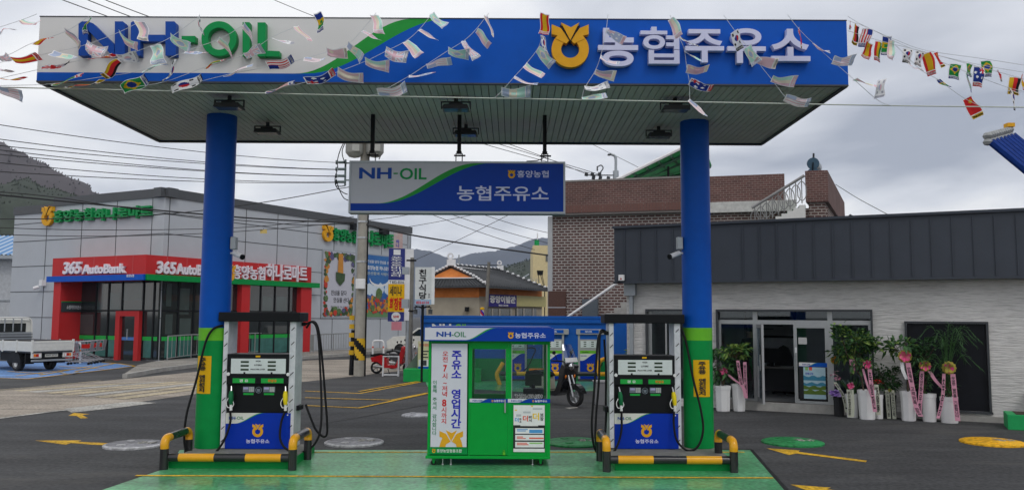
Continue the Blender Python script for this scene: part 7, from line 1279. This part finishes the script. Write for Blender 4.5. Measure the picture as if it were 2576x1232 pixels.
FL = [
 (O1, (165, 175), (310, 190), 55, 'gn', 1, 'outside the canopy end, topmost string'), (O1, (105, 235), (-20, 262), 45, 'uk', 1, 'at the picture edge beside the canopy end'), (O1, (265, 365), (435, 310), 30, 'es', 0, 'crossing the pale end edge of the fascia'), (O1, (70, 465), (-20, 495), 30, 'uk', 1, 'half out of the picture below the first one'),
 (O1, (105, 505), (330, 475), 30, 'es', 0, 'rolled thin beside the fascia corner'), (O1, (-20, 578), (80, 590), 20, 'kr', 1, 'slim at the picture edge level with blue fascia strip'), (O1, (-20, 662), (200, 648), 22, 'es', 0, 'slim at the picture edge beside the soffit corner'), (O1, (-20, 735), (200, 810), 70, 'us', 1, 'lowest at the picture edge below the canopy corner'),
 (O1, (745, 140), (710, 285), 65, 'br', 0, 'above the top corner of the blue letter N'), (O1, (555, 255), (680, 390), 55, 'de', 1, 'beside the blue letter N'), (O1, (1180, 180), (1215, 345), 70, 'de', 1, 'over the first stem of the letter H'), (O1, (990, 275), (1140, 390), 50, 'gn', 1, 'between the letters N and H'),
 (O1, (715, 380), (880, 440), 100, 'uk', 1, 'over the foot of the blue letter N'), (O1, (440, 440), (640, 490), 65, 'vc', 1, 'on bare pale fascia before the letter N'), (O1, (345, 580), (580, 520), 60, 'uk', 0, 'above the blue strip at the fascia corner'), (O1, (740, 495), (960, 455), 25, 'es', 0, 'rolled thin under the letter N'),
 (O1, (990, 480), (1165, 475), 55, 'kr', 1, 'under the gap between N and H'), (O1, (1300, 375), (1340, 535), 110, 'br', 1, 'hanging broad under the letter H'), (O1, (1440, 310), (1600, 410), 70, 'br', 1, 'over the second stem of H and the hyphen'), (O1, (1665, 140), (1700, 300), 30, 'kr', 0, 'slim between the hyphen and letter O'),
 (O1, (1545, 435), (1735, 440), 50, 'au', 1, 'under the green hyphen'), (O1, (1840, 330), (1960, 475), 50, 'gn', 1, 'inside the green letter O'), (O1, (2050, 210), (2125, 355), 50, 'us', 1, 'over the green letter I'), (O1, (2045, 460), (2200, 400), 40, 'uk', 1, 'across the feet of letters I and L'),
 (O1, (1705, 570), (1880, 485), 40, 'gn', 0, 'just under the green letter O'), (O1, (1185, 590), (1390, 530), 40, 'br', 1, 'slim, just above the blue strip below H'), (O1, (1490, 510), (1370, 690), 60, 'kr', 0, 'crossing the blue strip edgewise'), (O1, (1010, 510), (860, 640), 35, 'de', 0, 'twisted under the letter N over the blue strip'),
 (O1, (1440, 755), (1690, 640), 90, 'kr', 0, 'broad, above the rope over the soffit'), (O1, (1025, 750), (1225, 650), 90, 'br', 0, 'broad, above the rope over the soffit'), (O1, (435, 705), (690, 625), 50, 'gn', 0, 'over the blue strip near the canopy corner'), (O1, (570, 740), (860, 665), 30, 'de', 0, 'rolled slim just above the rope'), (O1, (1870, 635), (2115, 540), 35, 'us', 1, 'slim, over the blue strip under letter L'),
 (O2, (390, 225), (505, 345), 45, 'es', 1, 'on bare pale fascia after the letter L'), (O2, (185, 315), (375, 365), 40, 'kr', 1, 'just beside the green letter L'), (O2, (575, 110), (605, 270), 75, 'vc', 0, 'at the top edge of the pale fascia'), (O2, (1045, 125), (1095, 285), 80, 'gn', 1, 'at the top edge above the green curve'), (O2, (945, 255), (1095, 335), 45, 'uk', 1, 'just above the green curve'), (O2, (1525, 120), (1640, 220), 75, 'br', 1, 'on the upper end of the green curve'),
 (O2, (1425, 245), (1575, 335), 50, 'de', 1, 'on blue just under the upper green curve'), (O2, (1310, 345), (1430, 465), 85, 'gn', 1, 'on blue in the middle of the curve string'), (O2, (1135, 435), (1320, 480), 95, 'uk', 1, 'broad, on blue under the green curve'), (O2, (970, 515), (1170, 560), 60, 'gn', 1, 'on blue, low under the green curve'), (O2, (825, 370), (945, 500), 55, 'vc', 1, 'crossing the middle of the green curve'), (O2, (650, 435), (820, 450), 60, 'cn', 1, 'above the lower green curve'),
 (O2, (450, 495), (630, 490), 60, 'us', 1, 'over pale fascia at the foot of the curve'), (O2, (150, 560), (365, 495), 55, 'us', 0, 'under the green letter L'), (O2, (470, 690), (715, 610), 40, 'au', 0, 'over the blue strip at the foot of the curve'), (O2, (735, 605), (950, 660), 70, 'es', 1, 'broad, over the lower blue edge'), (O2, (125, 770), (375, 690), 45, 'us', 0, 'slim, above the rope over the soffit'), (O2, (1985, 140), (2040, 310), 35, 'de', 1, 'at the top of the middle blue fascia'),
 (O2, (1900, 250), (2010, 385), 45, 'gn', 1, 'second down on the middle blue fascia'), (O2, (1790, 350), (1900, 495), 65, 'uk', 1, 'third down on the middle blue fascia'), (O2, (1665, 425), (1840, 460), 50, 'br', 1, 'fourth down on the middle blue fascia'), (O2, (1480, 545), (1690, 500), 30, 'us', 1, 'slim, fifth down on the middle blue fascia'), (O2, (1335, 640), (1560, 605), 45, 'au', 1, 'at the lower edge of the middle blue fascia'), (O2, (1075, 785), (1315, 735), 65, 'us', 1, 'on the rope left of the middle floodlights'),
 (O3, (385, 125), (370, 295), 85, 'es', 0, 'hanging at the top edge beside the gold emblem'), (O3, (355, 295), (400, 460), 45, 'kr', 0, 'slim, beside the gold emblem'), (O3, (315, 410), (440, 545), 60, 'br', 1, 'touching the foot of the gold emblem'), (O3, (215, 545), (370, 640), 75, 'gn', 1, 'below and beside the gold emblem'), (O3, (120, 650), (320, 705), 45, 'us', 1, 'at the lower blue edge below the emblem'), (O3, (15, 770), (260, 770), 70, 'vc', 1, 'on the rope below the gold emblem'),
 (O3, (900, 255), (1050, 340), 35, 'au', 1, 'over the first pale syllable'), (O3, (845, 480), (1010, 535), 55, 'us', 1, 'over the foot of the first pale syllable'), (O3, (800, 600), (970, 640), 45, 'de', 1, 'under the first pale syllable'), (O3, (715, 740), (920, 710), 65, 'kr', 1, 'over the soffit under the first syllable'), (O3, (690, 820), (895, 795), 60, 'br', 1, 'on the rope under the first syllable'), (O3, (1440, 155), (1510, 310), 55, 'gn', 1, 'over the stem of the second syllable'),
 (O3, (1510, 310), (1670, 390), 30, 'kr', 0, 'slim, across the third syllable'), (O3, (1555, 430), (1710, 515), 40, 'vc', 1, 'over the leg of the third syllable'), (O3, (1570, 580), (1755, 575), 45, 'cn', 1, 'under the third syllable'), (O3, (1595, 685), (1785, 740), 40, 'au', 0, 'slim, over the soffit under the third syllable'), (O3, (1590, 835), (1745, 975), 60, 'us', 1, 'hanging below the rope before the blue column'), (O3, (1965, 260), (2020, 415), 45, 'kr', 0, 'slim, over the ring of the fourth syllable'),
 (O3, (2075, 395), (2155, 535), 55, 'br', 1, 'over the foot of the fourth syllable'), (O4, (-40, 495), (145, 530), 55, 'cn', 1, 'between the last two syllables'), (O4, (330, 245), (355, 410), 35, 'cn', 0, 'slim, over the last syllable'), (O4, (445, 370), (590, 440), 35, 'uk', 1, 'slim, just past the last syllable'), (O4, (610, 505), (795, 505), 60, 'us', 1, 'crossing the far end edge of the blue fascia'), (O4, (95, 660), (300, 685), 55, 'gn', 1, 'at the lower blue edge under the last syllable'),
 (O4, (215, 820), (425, 860), 55, 'us', 1, 'on the rope over the soffit end'), (O4, (800, 660), (980, 720), 30, 'gn', 1, 'slim against the sky just off the canopy end'), (O4, (1025, 670), (1000, 820), 45, 'kr', 1, 'hanging alone against the sky above the rope')]
FD = [((765, 190), (755, 250), 40, 'uk', 0, 'tucked against the blue canopy end'), ((820, 215), (790, 380), 70, 'de', 0, 'first against the sky beside the canopy end'), ((910, 235), (870, 395), 85, 'us', 0, 'against the sky near the canopy end'), ((925, 365), (880, 495), 85, 'es', 0, 'under the stars and stripes near the canopy end'), ((1000, 345), (985, 510), 80, 'gn', 0, 'overlapped in the cluster near the canopy end'), ((1070, 310), (1060, 470), 85, 'vc', 0, 'overlapped in the cluster near the canopy end'), ((1110, 340), (1090, 500), 85, 'gn', 1, 'at the outer side of the first sky cluster'),
 ((1245, 405), (1235, 525), 90, 'kr', 0, 'first of the pair in mid sky'), ((1345, 430), (1330, 545), 85, 'kr', 0, 'second of the pair in mid sky'), ((1240, 530), (1370, 590), 50, 'uk', 1, 'under the pair of white flags in mid sky'), ((1470, 440), (1540, 565), 70, 'cn', 0, 'flying out in mid sky'), ((1400, 440), (1450, 630), 60, 'es', 0, 'folded narrow in mid sky'), ((1645, 535), (1630, 660), 100, 'br', 0, 'first of three in the outer cluster'), ((1755, 535), (1760, 640), 75, 'br', 0, 'second of three in the outer cluster'), ((1900, 505), (1915, 645), 95, 'br', 0, 'behind the blue starred one in the outer cluster'), ((1845, 555), (1830, 725), 95, 'au', 0, 'in the outer sky cluster'), ((1735, 610), (1775, 780), 60, 'br', 1, 'hanging narrow in the outer sky cluster'),
 ((2000, 585), (2030, 685), 60, 'uk', 0, 'curled beside the outer sky cluster'), ((2145, 645), (2130, 790), 105, 'de', 0, 'largest at the far picture edge'), ((2110, 740), (2145, 925), 60, 'kr', 0, 'twisted below the largest flag at the far picture edge'), ((2205, 630), (2210, 760), 60, 'es', 0, 'cut by the far picture edge'), ((1735, 820), (1830, 985), 80, 'cn', 0, 'hanging lowest below the outer rope'), ((1490, 665), (1600, 730), 25, 'vc', 0, 'slim on the descending string in mid sky')]
for i, f in enumerate(FL): flag(*f, 10.62 - .012 * (i % 7))
for i, (a, c, w, ty, fd, wh) in enumerate(FD): flag(O4, a, c, w, ty, fd, wh, 11.15 + (.22 if 'behind' in wh or 'overlapped' in wh else 0) - .02 * (i % 4), True)
STR = mat('string_white', (.55, .58, .6), .7); ROPE = mat('rope_pale', (.5, .54, .48), .8)
def string(lab, pts, y=10.64, r=.0035, m=None, nm='bunting_string', org=None):
    P = [Q((org[0] + .3 * u) if org else u, .3 * v if org else v, y if not isinstance(y, tuple) else lerp(y[0], y[1], i / (len(pts) - 1))) for i, (u, v) in enumerate(pts)]
    P = spline(P, 5); o = P[0].copy(); b = MB().tube(P, r, 5, 0); b.v = [q - o for q in b.v]; tag(b.build(nm, m or STR, loc=o), lab, 'rope' if nm == 'bunting_rope' else 'string', None if nm == 'bunting_rope' else 'strings carrying the bunting')
string('pale taut rope running under the canopy front across the whole picture', [(-80, 219), (0, 220), (500, 231), (1000, 243), (1600, 254), (2236, 266), (2660, 271)], 10.66, .0085, ROPE, 'bunting_rope')
for lab, pts, org, y in (('string climbing steeply past the canopy end at the picture edge', [(-100, 260), (165, 175), (310, 120)], O1, 10.64), ('string rising over the fascia end to the letter N', [(-100, 510), (70, 462), (265, 365), (555, 262), (745, 140)], O1, 10.64), ('string rising from the picture edge over letter N to letter H', [(-100, 545), (105, 505), (440, 440), (715, 378), (990, 275), (1180, 180)], O1, 10.64),
    ('string rising under the letters N and H to the hyphen', [(-100, 680), (345, 580), (740, 495), (990, 478), (1300, 375), (1440, 308), (1665, 145)], O1, 10.64), ('string from the canopy corner under H to letters O and I', [(0, 720), (435, 705), (860, 645), (1185, 590), (1545, 435), (1840, 330), (2050, 208)], O1, 10.64), ('string rising from the rope under letter O to letter L', [(1020, 745), (1370, 690), (1705, 570), (2045, 460), (2280, 315), (2480, 225)], O1, 10.64),
    ('string rising from the rope at the broad white flag to the top pale edge', [(-670, 755), (-220, 635), (150, 562), (450, 495), (650, 435), (825, 370), (945, 250), (1060, 110)], O2, 10.64), ('string rising along the green curve to its upper end', [(130, 770), (470, 690), (735, 605), (970, 515), (1135, 435), (1310, 345), (1425, 245), (1530, 115)], O2, 10.64), ('string rising up the middle blue fascia', [(1010, 800), (1075, 785), (1335, 640), (1480, 545), (1665, 425), (1800, 340), (1900, 245), (2005, 112)], O2, 10.64),
    ('string rising beside the gold emblem', [(-45, 825), (15, 770), (120, 650), (215, 545), (320, 410), (357, 295), (385, 120)], O3, 10.64), ('string rising through the first syllable', [(690, 835), (715, 740), (800, 600), (845, 480), (890, 280), (910, 125)], O3, 10.64), ('string rising through the third syllable', [(1595, 860), (1592, 690), (1570, 570), (1550, 420), (1510, 320), (1430, 130)], O3, 10.64),
    ('string descending from the fourth syllable to the soffit end', [(-300, 130), (-200, 270), (-100, 400), (0, 540), (95, 660), (215, 815), (275, 880)], O4, 10.64), ('string descending from the last syllable to the rope outside the canopy', [(235, 125), (330, 245), (445, 360), (610, 510), (760, 640), (990, 840), (1110, 890)], O4, 10.64),
    ('upper string out across the sky from the canopy end corner', [(740, 140), (870, 215), (1140, 335), (1400, 425), (1860, 492), (2300, 560)], O4, 11.13), ('middle string out across the sky from the canopy end', [(740, 175), (910, 235), (1240, 395), (1510, 470), (1900, 555), (2300, 620)], O4, 11.13), ('lower string out across the sky under the flag clusters', [(740, 260), (1000, 340), (1400, 440), (1760, 540), (2060, 620), (2300, 690)], O4, 11.13), ('string descending from mid sky to the rope by the lone red flag', [(1140, 380), (1350, 585), (1490, 665), (1700, 815), (1860, 895)], O4, 10.9), ('string sagging from the outer cluster to the picture edge', [(1510, 515), (1800, 630), (2070, 730), (2300, 790)], O4, 11.1)): string(lab, pts, y, .0035, None, 'bunting_string', org)
